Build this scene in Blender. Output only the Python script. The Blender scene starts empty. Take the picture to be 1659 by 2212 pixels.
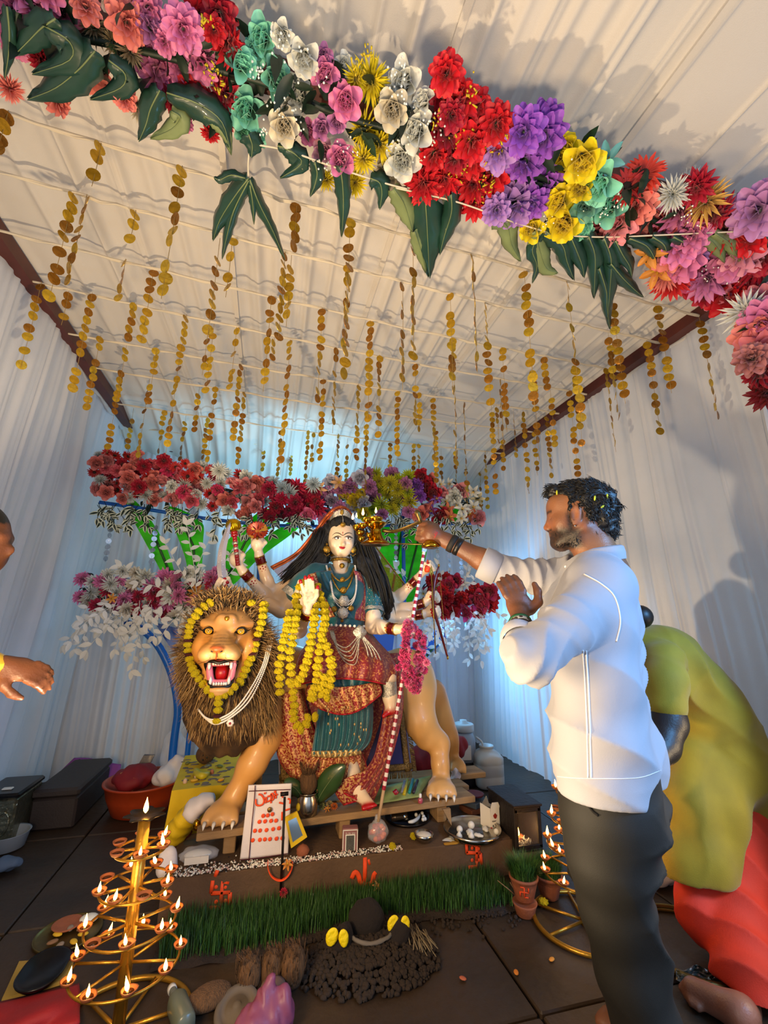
import bpy, math, random
import numpy as np
from math import sin, cos, pi, radians
from mathutils import Vector, Matrix, Quaternion
random.seed(7); np.random.seed(7)
SC = bpy.context.scene; COL = SC.collection
# ---------------------------------------------------------------- camera
W, HH, F = 1659., 2212., 942.
PP = np.array([829.5, 1106.]); CH = 1.22
def _n(v): return v/np.linalg.norm(v)
DY = _n(np.array([571-PP[0], 1337-PP[1], F]))
DZ = np.array([879-PP[0], -2685-PP[1], F]); DZ = _n(DZ-DZ.dot(_n(DY))*DY); DX = np.cross(DY, DZ)
if DX[0] < 0: DX = -DX
cd = bpy.data.cameras.new('camera'); cam = bpy.data.objects.new('camera', cd); COL.objects.link(cam)
cd.sensor_fit = 'VERTICAL'; cd.sensor_height = 36; cd.lens = 36*F/HH; cd.clip_start = .02
R_ = np.array([[DX[0], -DX[1], -DX[2]], [DY[0], -DY[1], -DY[2]], [DZ[0], -DZ[1], -DZ[2]]])
cam.matrix_world = Matrix([[*R_[0], 0], [*R_[1], 0], [*R_[2], CH], [0, 0, 0, 1]])
SC.camera = cam
# ---------------------------------------------------------------- light and exposure
vs = SC.view_settings; vs.view_transform = 'Standard'; vs.look = 'None'; vs.gamma = 1; vs.use_curve_mapping = False
vs.exposure = .70
wd = bpy.data.worlds.new('world'); SC.world = wd; wd.use_nodes = True
wd.node_tree.nodes['Background'].inputs[0].default_value = (.62, .76, 1, 1)
wd.node_tree.nodes['Background'].inputs[1].default_value = .6
def lamp(name, kind, loc, energy, color, size=.1, target=None, angle=None, blend=.5):
    l = bpy.data.lights.new(name, kind); l.energy = energy; l.color = color
    if kind == 'AREA': l.shape = 'DISK'; l.size = size
    else: l.shadow_soft_size = size
    if kind == 'SPOT': l.spot_size = radians(angle); l.spot_blend = blend
    o = bpy.data.objects.new(name, l); COL.objects.link(o); o.location = loc
    if target is not None: o.rotation_euler = (Vector(target)-Vector(loc)).to_track_quat('-Z', 'Y').to_euler()
    return o
lamp('warm_floodlight', 'AREA', (-.60, .66, 1.0), 22, (1, .70, .37), .5, (.75, 2.4, 1.3))
lamp('floor_floodlight', 'SPOT', (-.35, 1.45, .55), 70, (1, .76, .48), .035, (.75, .9, 2.85), 150, .3)
lamp('front_ceiling_floodlight', 'SPOT', (.35, .12, .75), 62, (1, .80, .58), .12, (.85, .35, 2.9), 95, .8)
lamp('right_floodlight', 'SPOT', (2.12, .95, .75), 11, (1, .72, .38), .12, (1.62, 1.55, .55), 100, .6)
lamp('blue_led_right', 'SPOT', (1.30, 3.85, 1.15), 75, (.18, .53, 1), .10, (2.25, 3.35, 1.0), 130, .8)
lamp('blue_led_back', 'SPOT', (.3, 3.72, 1.9), 34, (.28, .66, 1), .12, (.1, 4.3, 2.75), 150, .8)
lamp('blue_led_rear_wall', 'POINT', (.5, 3.85, 1.30), 9, (.25, .68, 1), .2)
lamp('tent_mouth_light', 'SPOT', (2.05, -.1, 2.0), 150, (.16, .48, 1), .35, (1.28, 1.4, 1.05), 62, .7)
# ---------------------------------------------------------------- unprojection: a pixel of the photo at a known distance
def ray(x, y):
    r = np.array([x-PP[0], y-PP[1], F]); return np.array([r@DX, r@DY, r@DZ])
O_ = np.array([0, 0, CH])
def P(x, y, Y): r = ray(x, y); return Vector(O_+r*(Y/r[1]))
def PZ(x, y, z): r = ray(x, y); return Vector(O_+r*((z-CH)/r[2]))
def PXX(x, y, X): r = ray(x, y); return Vector(O_+r*(X/r[0]))
def mpp(x, y, Y): return (P(x+1, y, Y)-P(x, y, Y)).length
# ---------------------------------------------------------------- materials
def hexc(h):
    h = h.lstrip('#'); c = [int(h[i:i+2], 16)/255 for i in (0, 2, 4)]
    return tuple(v/12.92 if v <= .04045 else ((v+.055)/1.055)**2.4 for v in c)
MATS = {}
def mat(name, color=None, rough=.6, metal=0, vary=0, scale=20, bump=0, bscale=60, src=None, color2=None, trans=0,
        emit=None, estr=1, alpha=1, transmission=0, sheen=0, coat=0, stretch=None, noise='noise', sub=0, thr=None, bdist=.01):
    if name in MATS: return MATS[name]
    m = bpy.data.materials.new(name); m.use_nodes = True; nt = m.node_tree; N = nt.nodes; L = nt.links
    b = N['Principled BSDF']
    if isinstance(color, str): color = hexc(color)
    if isinstance(color2, str): color2 = hexc(color2)
    b.inputs['Roughness'].default_value = rough; b.inputs['Metallic'].default_value = metal
    if alpha < 1: b.inputs['Alpha'].default_value = alpha
    if transmission: b.inputs['Transmission Weight'].default_value = transmission
    if sheen: b.inputs['Sheen Weight'].default_value = sheen
    if coat: b.inputs['Coat Weight'].default_value = coat
    if sub: b.inputs['Subsurface Weight'].default_value = sub; b.inputs['Subsurface Radius'].default_value = (.02, .008, .004)
    tc = N.new('ShaderNodeTexCoord'); mp = N.new('ShaderNodeMapping'); L.new(tc.outputs['Object'], mp.inputs[0])
    if stretch: mp.inputs['Scale'].default_value = stretch
    col = None
    if src == 'object': n = N.new('ShaderNodeObjectInfo'); col = n.outputs['Color']
    elif src == 'vertex': n = N.new('ShaderNodeVertexColor'); n.layer_name = 'Col'; col = n.outputs['Color']
    if col is None:
        rgb = N.new('ShaderNodeRGB'); rgb.outputs[0].default_value = (*(color or (.5, .5, .5)), 1); col = rgb.outputs[0]
    if vary or color2:
        if noise == 'voronoi': t = N.new('ShaderNodeTexVoronoi'); fo = t.outputs['Distance']
        elif noise == 'wave': t = N.new('ShaderNodeTexWave'); fo = t.outputs['Fac']; t.inputs['Distortion'].default_value = 6; t.inputs['Detail'].default_value = 3
        else: t = N.new('ShaderNodeTexNoise'); fo = t.outputs['Fac']; t.inputs['Detail'].default_value = 5
        t.inputs['Scale'].default_value = scale; L.new(mp.outputs[0], t.inputs['Vector'])
        cr = N.new('ShaderNodeValToRGB'); L.new(fo, cr.inputs[0])
        lo, hi = thr or (.3, .7)
        cr.color_ramp.elements[0].position = lo; cr.color_ramp.elements[1].position = hi
        mx = N.new('ShaderNodeMix'); mx.data_type = 'RGBA'; L.new(cr.outputs[0], mx.inputs[0])
        if color2:
            L.new(col, mx.inputs[6]); mx.inputs[7].default_value = (*color2, 1)
        else:
            hv = N.new('ShaderNodeMix'); hv.data_type = 'RGBA'; hv.blend_type = 'MULTIPLY'; hv.inputs[0].default_value = 1
            L.new(col, hv.inputs[6]); hv.inputs[7].default_value = (1-vary, 1-vary, 1-vary, 1)
            L.new(hv.outputs[2], mx.inputs[6]); L.new(col, mx.inputs[7])
        col = mx.outputs[2]
    L.new(col, b.inputs['Base Color'])
    if bump:
        t2 = N.new('ShaderNodeTexNoise'); t2.inputs['Scale'].default_value = bscale; t2.inputs['Detail'].default_value = 4
        L.new(mp.outputs[0], t2.inputs['Vector'])
        bp = N.new('ShaderNodeBump'); bp.inputs['Strength'].default_value = bump; bp.inputs['Distance'].default_value = bdist
        L.new(t2.outputs['Fac'], bp.inputs['Height']); L.new(bp.outputs[0], b.inputs['Normal'])
    if emit:
        b.inputs['Emission Color'].default_value = (*hexc(emit), 1); b.inputs['Emission Strength'].default_value = estr
    if trans:
        tr = N.new('ShaderNodeBsdfTranslucent'); L.new(col, tr.inputs[0]); ms = N.new('ShaderNodeMixShader'); ms.inputs[0].default_value = trans
        L.new(b.outputs[0], ms.inputs[1]); L.new(tr.outputs[0], ms.inputs[2]); L.new(ms.outputs[0], N['Material Output'].inputs[0])
    MATS[name] = m; return m
# ---------------------------------------------------------------- mesh builder
def V(*a): return Vector(a[0]) if len(a) == 1 else Vector(a)
def frame(d):
    d = Vector(d).normalized(); a = Vector((0, 0, 1)) if abs(d.z) < .92 else Vector((1, 0, 0))
    u = d.cross(a).normalized(); return u, d.cross(u).normalized()
class MB:
    def __init__(s): s.v = []; s.f = []; s.m = []; s.c = None
    def add(s, vs, fs, mi=0, col=None):
        o = len(s.v); s.v += [tuple(p) for p in vs]; s.f += [tuple(i+o for i in f) for f in fs]
        s.m += [mi]*len(fs)
        if col is not None:
            if s.c is None: s.c = [(1, 1, 1)]*o
            s.c += [col]*len(vs)
        elif s.c is not None: s.c += [(1, 1, 1)]*len(vs)
        return s
    def box(s, c, size, M=None, mi=0, taper=1, col=None):
        x, y, z = [d/2 for d in size]; c = Vector(c)
        pts = [Vector((sx*x*(taper if sz > 0 else 1), sy*y*(taper if sz > 0 else 1), sz*z)) for sz in (-1, 1) for sy in (-1, 1) for sx in (-1, 1)]
        if M is not None: pts = [M @ p for p in pts]
        return s.add([c+p for p in pts], [(0, 2, 3, 1), (4, 5, 7, 6), (0, 1, 5, 4), (2, 6, 7, 3), (0, 4, 6, 2), (1, 3, 7, 5)], mi, col)
    def bbox(s, c, size, b=.01, M=None, mi=0):       # box with chamfered edges
        x, y, z = [d/2 for d in size]; c = Vector(c); b = min(b, x*.9, y*.9, z*.9)
        rings = []
        for (zz, ins) in ((-z, b), (-z+b, 0), (z-b, 0), (z, b)):
            X, Y = x-ins, y-ins; k = b if ins == 0 else b*.6
            rings.append([(X-k, -Y, zz), (X, -Y+k, zz), (X, Y-k, zz), (X-k, Y, zz), (-X+k, Y, zz), (-X, Y-k, zz), (-X, -Y+k, zz), (-X+k, -Y, zz)])
        pts = [Vector(p) for r in rings for p in r]
        if M is not None: pts = [M @ p for p in pts]
        fs = [tuple(range(7, -1, -1)), tuple(range(24, 32))]
        for k in range(3):
            for i in range(8): j = (i+1) % 8; fs.append((k*8+i, k*8+j, (k+1)*8+j, (k+1)*8+i))
        return s.add([c+p for p in pts], fs, mi)
    def rings(s, rs, mi=0, closed=True, caps=(True, True), col=None):
        n = len(rs[0]); fs = []
        for k in range(len(rs)-1):
            for i in range(n if closed else n-1):
                j = (i+1) % n; fs.append((k*n+i, k*n+j, (k+1)*n+j, (k+1)*n+i))
        if caps[0] and closed: fs.append(tuple(range(n-1, -1, -1)))
        if caps[1] and closed: fs.append(tuple(range((len(rs)-1)*n, len(rs)*n)))
        return s.add([p for r in rs for p in r], fs, mi, col)
    def tube(s, pts, r, n=8, mi=0, caps=(True, True), flat=1, col=None, up=None):
        pts = [Vector(p) for p in pts]; N = len(pts); rr = r if hasattr(r, '__len__') else [r]*N
        rs = []; u = None
        for i, p in enumerate(pts):
            d = (pts[min(i+1, N-1)]-pts[max(i-1, 0)])
            d = d.normalized() if d.length > 1e-9 else Vector((0, 0, 1))
            if u is None: u = frame(d)[0] if up is None else (Vector(up)-Vector(up).dot(d)*d).normalized()
            else:
                u = u-u.dot(d)*d
                u = u.normalized() if u.length > 1e-6 else frame(d)[0]
            w = d.cross(u)
            rs.append([p+(u*cos(2*pi*k/n)+w*sin(2*pi*k/n)*flat)*rr[i] for k in range(n)])
        return s.rings(rs, mi, True, caps, col)
    def lathe(s, c, prof, n=24, axis=(0, 0, 1), mi=0, caps=(True, True), col=None, rf=None):
        c = Vector(c); d = Vector(axis).normalized(); u, w = frame(d)
        rs = [[c+d*z+(u*cos(2*pi*k/n)+w*sin(2*pi*k/n))*(r*(rf(2*pi*k/n, z) if rf else 1)) for k in range(n)] for r, z in prof]
        return s.rings(rs, mi, True, caps, col)
    def ell(s, c, r, n=12, m=8, M=None, mi=0, f=None, col=None):
        c = Vector(c); r = Vector((r, r, r)) if not hasattr(r, '__len__') else Vector(r)
        vs = [Vector((0, 0, -1))]
        for j in range(1, m):
            t = -pi/2+pi*j/m
            vs += [Vector((cos(t)*cos(2*pi*i/n), cos(t)*sin(2*pi*i/n), sin(t))) for i in range(n)]
        vs.append(Vector((0, 0, 1))); fs = []
        for i in range(n): j = (i+1) % n; fs.append((0, 1+j, 1+i))
        for k in range(m-2):
            for i in range(n): j = (i+1) % n; a = 1+k*n; fs.append((a+i, a+j, a+n+j, a+n+i))
        a = 1+(m-2)*n
        for i in range(n): j = (i+1) % n; fs.append((a+i, a+j, a+n))
        if f: vs = [v*f(v) for v in vs]
        vs = [Vector((v.x*r.x, v.y*r.y, v.z*r.z)) for v in vs]
        if M is not None: vs = [M @ v for v in vs]
        return s.add([c+v for v in vs], fs, mi, col)
    def torus(s, c, R, r, axis=(0, 0, 1), n=24, k=8, mi=0, sx=1, sy=1, u=None):
        c = Vector(c); d = Vector(axis).normalized()
        if u is None: u, w = frame(d)
        else: u = Vector(u).normalized(); w = d.cross(u)
        vs = []; fs = []
        for i in range(n):
            a = 2*pi*i/n; e = u*cos(a)*sx+w*sin(a)*sy; p = c+e*R; e = e.normalized()
            vs += [p+(e*cos(2*pi*j/k)+d*sin(2*pi*j/k))*r for j in range(k)]
        for i in range(n):
            for j in range(k):
                a, b = i*k, ((i+1) % n)*k; j2 = (j+1) % k; fs.append((a+j, b+j, b+j2, a+j2))
        return s.add(vs, fs, mi)
    def grid(s, fn, nu, nv, mi=0, colfn=None, wrap=False):
        vs = []; cols = []
        for j in range(nv+1):
            for i in range(nu if wrap else nu+1):
                vs.append(fn(i/nu, j/nv))
                if colfn: cols.append(colfn(i/nu, j/nv))
        w = nu if wrap else nu+1; fs = []
        for j in range(nv):
            for i in range(nu):
                i2 = (i+1) % w; fs.append((j*w+i, j*w+i2, (j+1)*w+i2, (j+1)*w+i))
        s.add(vs, fs, mi)
        if colfn:
            if s.c is None: s.c = [(1, 1, 1)]*len(s.v)
            s.c[-len(vs):] = cols
        return s
    def prism(s, pts, d, mi=0):          # polygon in 3D extruded by vector d
        pts = [Vector(p) for p in pts]; d = Vector(d); n = len(pts)
        fs = [tuple(range(n-1, -1, -1)), tuple(range(n, 2*n))]+[(i, (i+1) % n, n+(i+1) % n, n+i) for i in range(n)]
        return s.add(pts+[p+d for p in pts], fs, mi)
    def mesh(s, name, mats, origin=(0, 0, 0), smooth=True):
        me = bpy.data.meshes.new(name); o = Vector(origin)
        me.from_pydata([(p[0]-o.x, p[1]-o.y, p[2]-o.z) for p in s.v], [], s.f)
        for m in (mats if isinstance(mats, (list, tuple)) else [mats]): me.materials.append(m)
        me.polygons.foreach_set('material_index', s.m)
        if smooth: me.polygons.foreach_set('use_smooth', [True]*len(s.f))
        if s.c is not None:
            ca = me.color_attributes.new('Col', 'FLOAT_COLOR', 'POINT')
            ca.data.foreach_set('color', [x for c in s.c for x in (*c, 1)])
        me.update(); return me
    def build(s, name, mats, parent=None, smooth=True, label=None, cat=None, group=None, kind=None, sharp=None, origin=None):
        if origin is None: origin = parent['w0'] if parent is not None and 'w0' in parent else (0, 0, 0)
        me = s.mesh(name, mats, origin, smooth)
        if sharp: me.set_sharp_from_angle(angle=radians(sharp))
        return link(me, name, parent, (0, 0, 0) if parent is not None else origin, label, cat, group, kind)
def link(me, name, parent=None, loc=(0, 0, 0), label=None, cat=None, group=None, kind=None, rot=None, scale=None, color=None):
    o = bpy.data.objects.new(name, me); COL.objects.link(o); o.location = loc
    if rot is not None:
        if isinstance(rot, Quaternion): o.rotation_mode = 'QUATERNION'; o.rotation_quaternion = rot
        else: o.rotation_euler = rot
    if scale is not None: o.scale = (scale, scale, scale) if not hasattr(scale, '__len__') else scale
    if color is not None: o.color = (*color, 1)
    if parent is not None:
        o.parent = parent
        if 'w0' in parent: o['w0'] = list(parent['w0'])
    tag(o, label, cat, group, kind); return o
def tag(o, label=None, cat=None, group=None, kind=None):
    for k, v in (('label', label), ('category', cat), ('group', group), ('kind', kind)):
        if v: o[k] = v
    return o
def thing(name, label, cat, loc=(0, 0, 0), group=None):
    o = bpy.data.objects.new(name, None); COL.objects.link(o); o.location = loc; o['w0'] = [float(x) for x in loc]
    o.empty_display_size = .05
    return tag(o, label, cat, group)
def solo(name, mb, mats, label, cat, group=None, smooth=True, sharp=None):   # a thing of one mesh, origin at its base
    a = np.array(mb.v); c = (float(a[:, 0].mean()), float(a[:, 1].mean()), float(a[:, 2].min()))
    return mb.build(name, mats, None, smooth, label, cat, group, None, sharp, origin=c)
def spline(pts, n):
    pts = [Vector(p) for p in pts]; q = [pts[0]*2-pts[1]]+pts+[pts[-1]*2-pts[-2]]; out = []; S = len(pts)-1
    for k in range(n+1):
        t = k/n*S; i = min(int(t), S-1); t -= i; a, b, c, d = q[i:i+4]
        out.append(.5*((2*b)+(c-a)*t+(2*a-5*b+4*c-d)*t*t+(3*b-a-3*c+d)*t**3))
    return out
def lerp(a, b, t): return a+(b-a)*t
def interp(t, ks):      # ks: list of (t, value)
    for (t0, v0), (t1, v1) in zip(ks, ks[1:]):
        if t <= t1: u = max(0, (t-t0)/(t1-t0)); u = u*u*(3-2*u); return v0+(v1-v0)*u
    return ks[-1][1]
# ---------------------------------------------------------------- one continuous skin from blended volumes (surface nets)
class Body:
    def __init__(s, lo, hi, h):
        s.lo = np.array(lo, float); s.h = h; n = np.ceil((np.array(hi)-s.lo)/h).astype(int)+1
        s.D = np.full(n, 1.0, np.float32); s.n = n
    def _win(s, a, b):
        i0 = np.clip(np.floor((a-s.lo)/s.h).astype(int), 0, s.n-1); i1 = np.clip(np.ceil((b-s.lo)/s.h).astype(int)+1, 1, s.n)
        if (i1 <= i0).any(): return None
        g = np.meshgrid(*[s.lo[k]+s.h*np.arange(i0[k], i1[k]) for k in range(3)], indexing='ij')
        return tuple(slice(i0[k], i1[k]) for k in range(3)), g
    def _mix(s, sl, d, k, sub):
        D = s.D[sl]
        if sub:
            hh = np.clip(.5-.5*(D+d)/k, 0, 1); s.D[sl] = D+(-d-D)*hh+k*hh*(1-hh)
        else:
            hh = np.clip(.5+.5*(D-d)/k, 0, 1); s.D[sl] = D+(d-D)*hh-k*hh*(1-hh)
    def cap(s, a, b, ra, rb=None, k=.02, sub=False):
        rb = ra if rb is None else rb
        a = np.array(a, float); b = np.array(b, float); R = max(ra, rb)+k*1.5+s.h*2
        w = s._win(np.minimum(a, b)-R, np.maximum(a, b)+R)
        if w is None: return s
        sl, (x, y, z) = w; ab = b-a; L2 = max(ab@ab, 1e-12)
        t = np.clip(((x-a[0])*ab[0]+(y-a[1])*ab[1]+(z-a[2])*ab[2])/L2, 0, 1)
        d = np.sqrt((x-a[0]-t*ab[0])**2+(y-a[1]-t*ab[1])**2+(z-a[2]-t*ab[2])**2)-(ra+(rb-ra)*t)
        s._mix(sl, d.astype(np.float32), k, sub); return s
    def chain(s, pts, rs, k=.02):
        for i in range(len(pts)-1): s.cap(pts[i], pts[i+1], rs[i], rs[i+1], k)
        return s
    def ell(s, c, r, k=.02, M=None, sub=False):
        c = np.array(c, float); r = np.array(r, float) if hasattr(r, '__len__') else np.array([r]*3, float); R = r.max()+k*1.5+s.h*2
        w = s._win(c-R, c+R)
        if w is None: return s
        sl, (x, y, z) = w; p = [x-c[0], y-c[1], z-c[2]]
        if M is not None:
            m = np.array(M.to_3x3()); p = [m[0][i]*p[0]+m[1][i]*p[1]+m[2][i]*p[2] for i in range(3)]
        k0 = np.sqrt((p[0]/r[0])**2+(p[1]/r[1])**2+(p[2]/r[2])**2); k1 = np.sqrt((p[0]/r[0]**2)**2+(p[1]/r[1]**2)**2+(p[2]/r[2]**2)**2)
        d = k0*(k0-1)/np.maximum(k1, 1e-6); d = np.where(k0 < 1e-4, -r.min(), d)
        s._mix(sl, d.astype(np.float32), k, sub); return s
    def box(s, c, hs, k=.02, M=None, rnd=.01, sub=False):
        c = np.array(c, float); hs = np.array(hs, float); R = np.linalg.norm(hs)+k*1.5+s.h*2
        w = s._win(c-R, c+R)
        if w is None: return s
        sl, (x, y, z) = w; p = [x-c[0], y-c[1], z-c[2]]
        if M is not None:
            m = np.array(M.to_3x3()); p = [m[0][i]*p[0]+m[1][i]*p[1]+m[2][i]*p[2] for i in range(3)]
        q = [np.abs(p[i])-hs[i]+rnd for i in range(3)]
        d = np.sqrt(sum(np.maximum(v, 0)**2 for v in q))+np.minimum(np.maximum(np.maximum(q[0], q[1]), q[2]), 0)-rnd
        s._mix(sl, d.astype(np.float32), k, sub); return s
    def cut(s, pt, nrm):            # keep the side the normal points away from
        pt = np.array(pt, float); nrm = np.array(nrm, float); nrm /= np.linalg.norm(nrm)
        g = [s.lo[i]+s.h*np.arange(s.n[i]) for i in range(3)]
        d = ((g[0]-pt[0])*nrm[0])[:, None, None]+((g[1]-pt[1])*nrm[1])[None, :, None]+((g[2]-pt[2])*nrm[2])[None, None, :]
        s.D = np.maximum(s.D, d.astype(np.float32)); return s
    def mesh(s, disp=None, colfn=None, matfn=None, smooth_it=1):
        D = s.D.copy(); D[0] = D[-1] = .5; D[:, 0] = D[:, -1] = .5; D[:, :, 0] = D[:, :, -1] = .5
        ins = D < 0; n = D.shape; c = np.zeros([k-1 for k in n], np.int8); offs = [(i, j, k) for i in (0, 1) for j in (0, 1) for k in (0, 1)]
        S = lambda a, o: a[o[0]:n[0]-1+o[0], o[1]:n[1]-1+o[1], o[2]:n[2]-1+o[2]]
        for o in offs: c += S(ins, o)
        act = (c > 0) & (c < 8); I = np.argwhere(act); idx = np.full(act.shape, -1, np.int64); idx[act] = np.arange(len(I))
        vals = {o: D[I[:, 0]+o[0], I[:, 1]+o[1], I[:, 2]+o[2]] for o in offs}
        acc = np.zeros((len(I), 3)); cnt = np.zeros(len(I))
        for ax in range(3):
            for o in offs:
                if o[ax]: continue
                o2 = list(o); o2[ax] = 1; a, b = vals[o], vals[tuple(o2)]; m = (a < 0) != (b < 0)
                t = np.where(m, a/np.where(m, a-b, 1), 0); p = np.array(o, float)[None].repeat(len(I), 0); p[:, ax] += t
                acc[m] += p[m]; cnt[m] += 1
        v = (I+acc/cnt[:, None])*s.h+s.lo; F_ = []
        for ax in range(3):
            a1, a2 = [(1, 2), (2, 0), (0, 1)][ax]
            lo_ = [slice(1, k-1) for k in n]; lo_[ax] = slice(0, n[ax]-1); hi_ = list(lo_); hi_[ax] = slice(1, n[ax])
            A = ins[tuple(lo_)]; B = ins[tuple(hi_)]; E = np.argwhere(A != B); st = A[tuple(E.T)]
            E = E+np.array([0 if i == ax else 1 for i in range(3)])
            def cell(d1, d2):
                q = E.copy(); q[:, a1] += d1; q[:, a2] += d2; return idx[tuple(q.T)]
            q = np.stack([cell(-1, -1), cell(0, -1), cell(0, 0), cell(-1, 0)], 1); q[~st] = q[~st][:, ::-1]; F_.append(q)
        f = np.concatenate(F_); f = f[(f >= 0).all(1)]
        def nb_smooth(x):
            acc = np.zeros_like(x); cn = np.zeros(len(x))
            for i in range(4):
                np.add.at(acc, f[:, i], x[f[:, (i+1) % 4]]); np.add.at(cn, f[:, i], 1)
            return acc/np.maximum(cn, 1)[:, None]
        for _ in range(smooth_it): v = v*.4+nb_smooth(v)*.6
        def normals():
            fn = np.cross(v[f[:, 2]]-v[f[:, 0]], v[f[:, 3]]-v[f[:, 1]]); nr = np.zeros_like(v)
            for i in range(4): np.add.at(nr, f[:, i], fn)
            return nr/np.maximum(np.linalg.norm(nr, axis=1), 1e-12)[:, None]
        nr = normals()
        if disp is not None: v = v+nr*disp(v, nr)[:, None]; nr = normals()
        mb = MB(); mb.v = [tuple(p) for p in v.tolist()]; mb.f = [tuple(q) for q in f.tolist()]
        mb.m = matfn(v[f].mean(1)).astype(int).tolist() if matfn else [0]*len(f)
        if colfn is not None: mb.c = [tuple(c) for c in np.clip(colfn(v, nr), 0, 1).tolist()]
        return mb
def vnoise(p, sc, seed=0):          # smooth pseudo noise from sines, -1..1
    rs = np.random.RandomState(seed); o = np.zeros(len(p))
    for k in range(6):
        d = rs.normal(size=3); d /= np.linalg.norm(d); o += np.sin(p@d*sc*(.7+.25*k)+rs.rand()*6.28)
    return o/3.2
def sstep(a, b, x): t = np.clip((x-a)/(b-a), 0, 1); return t*t*(3-2*t)
# ================================================================ setting
M_CURT = mat('curtain_satin', '#d3d3d4', .42, vary=.06, scale=6, bump=.12, bscale=300, trans=.12, sheen=.2)
M_CEIL = mat('ceiling_cloth', '#d6cdbf', .7, vary=.05, scale=3, bump=.15, bscale=350, trans=.10)
M_SLAB = mat('stone_slab', '#3a2a1b', .55, vary=.6, scale=3.2, bump=.35, bscale=28)
M_DARK = mat('dark_joint', '#0e0a08', .9)
M_BEAM = mat('red_brown_beam', '#5a2318', .45, vary=.4, scale=9)
M_CORD = mat('cream_cord', '#d9cdb6', .8)
fl = MB(); fl.box((.6, 2.2, -.045), (6.4, 6.4, .05)); fl.build('floor', M_DARK, smooth=False, kind='structure')
floor = bpy.data.objects['floor']
xs = [-2.6, -1.82, -.9, .025, .95, 1.87, 2.8, 3.6]; ys = [-.9, -.1, .72, 1.555, 2.39, 3.22, 4.05, 4.9]
for i in range(len(xs)-1):
    for j in range(len(ys)-1):
        m = MB(); g = .005; dz = random.uniform(-.003, .001)
        m.bbox(((xs[i]+xs[i+1])/2, (ys[j]+ys[j+1])/2, -.012+dz), (xs[i+1]-xs[i]-2*g, ys[j+1]-ys[j]-2*g, .024), .005)
        m.build('floor_slab', M_SLAB, floor, smooth=False)
# pleats: sum of narrow folds at irregular places
def folds(n, lo, hi, seed, wmin=.012, wmax=.05):
    r = random.Random(seed); return [(r.uniform(lo, hi), r.uniform(wmin, wmax), r.uniform(.4, 1)) for _ in range(n)]
def fold_sum(x, fs): return sum(a*math.exp(-((x-c)/w)**2) for c, w, a in fs)
CF = folds(46, -1.4, 1.0, 3, .008, .03)+folds(14, .9, 2.1, 4, .006, .016)+folds(16, 1.98, 2.2, 5, .008, .014)
_cx = [fold_sum(-1.5+.005*i, CF) for i in range(800)]
def cfold(x): k = (x+1.5)/.005; i = max(0, min(798, int(k))); return _cx[i]+(_cx[i+1]-_cx[i])*(k-i)
def ceil_fn(u, v):
    y = -.7+5.25*v; x0, x1 = -1.36, 2.205; x = x0+(x1-x0)*u
    z = 2.945-.022*cfold(x+.02*sin(y*1.3))*(1 if x < .95 else .75)
    z -= .028*(sin(pi*((x+1.3) % 1.16)/1.16))*.6
    b = max(0, (y-3.55)/.95); z -= .34*b**1.6*(1+.25*sin(x*2.3+1)+.10*sin(x*9)); z -= .02*b*sin(x*30+3*sin(y*4))
    if u in (0, 1): z -= .03
    return V(x, y, z)
m = MB(); m.grid(ceil_fn, 520, 60); ceiling = m.build('ceiling', M_CEIL, kind='structure')
for x in (-.28, .43, 1.14):         # seam ribbons stitched along the cloth
    t = MB(); t.grid(lambda u, v, x=x: V(x-.012+.024*u, -.6+4.2*v, 2.945-.022*cfold(x)-.030), 1, 24); t.build('ceiling_seam', M_CEIL, ceiling)
def curtain(name, fn, n, nv, seed, depth=.035, lo=0, hi=1, dens=24):
    fs = folds(int(dens*(hi-lo)), lo, hi, seed, .006, .045); tab = [fold_sum(lo+(hi-lo)*i/1500, fs) for i in range(1501)]
    m = MB()
    def f(u, v):
        s = lo+(hi-lo)*u; k = (s-lo)/(hi-lo)*1500; i = min(1499, int(k)); fo = tab[i]+(tab[i+1]-tab[i])*(k-i)
        fo += .30*sin(s*9+1.3*sin(v*2+s)+2*sin(s*3.1)); p, nn = fn(s, v); w = .55+.75*(1-v)
        return p+nn*(depth*fo*w+.012*sin(v*7+s*5))
    m.grid(f, n, nv); return m.build(name, M_CURT, kind='structure')
def lw(s, v):
    y = s; z = 2.9*v; return V(-1.335-.20*(1-v)**1.3-.03*sin(s*2), y, z), V(1, 0, 0)
curtain('wall_left', lw, 560, 36, 11, .022, -.6, 4.35)
curtain('wall_right', lambda s, v: (V(2.255+.03*sin(s*2.1)+(1-v)*.24*min(1, max(0, (3.1-s)/1.2)), s, 2.9*v), V(-1, 0, 0)), 560, 36, 12, .018, 1.16, 4.75)
def bw(s, v):
    t = (s+1.4)/3.75; y = 4.36+.30*t; pinch = 0
    return V(s, y-.05*(1-v), 2.86*v), V(0, -1, 0)
curtain('wall_back', bw, 560, 36, 13, .028, -1.75, 2.45)
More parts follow.
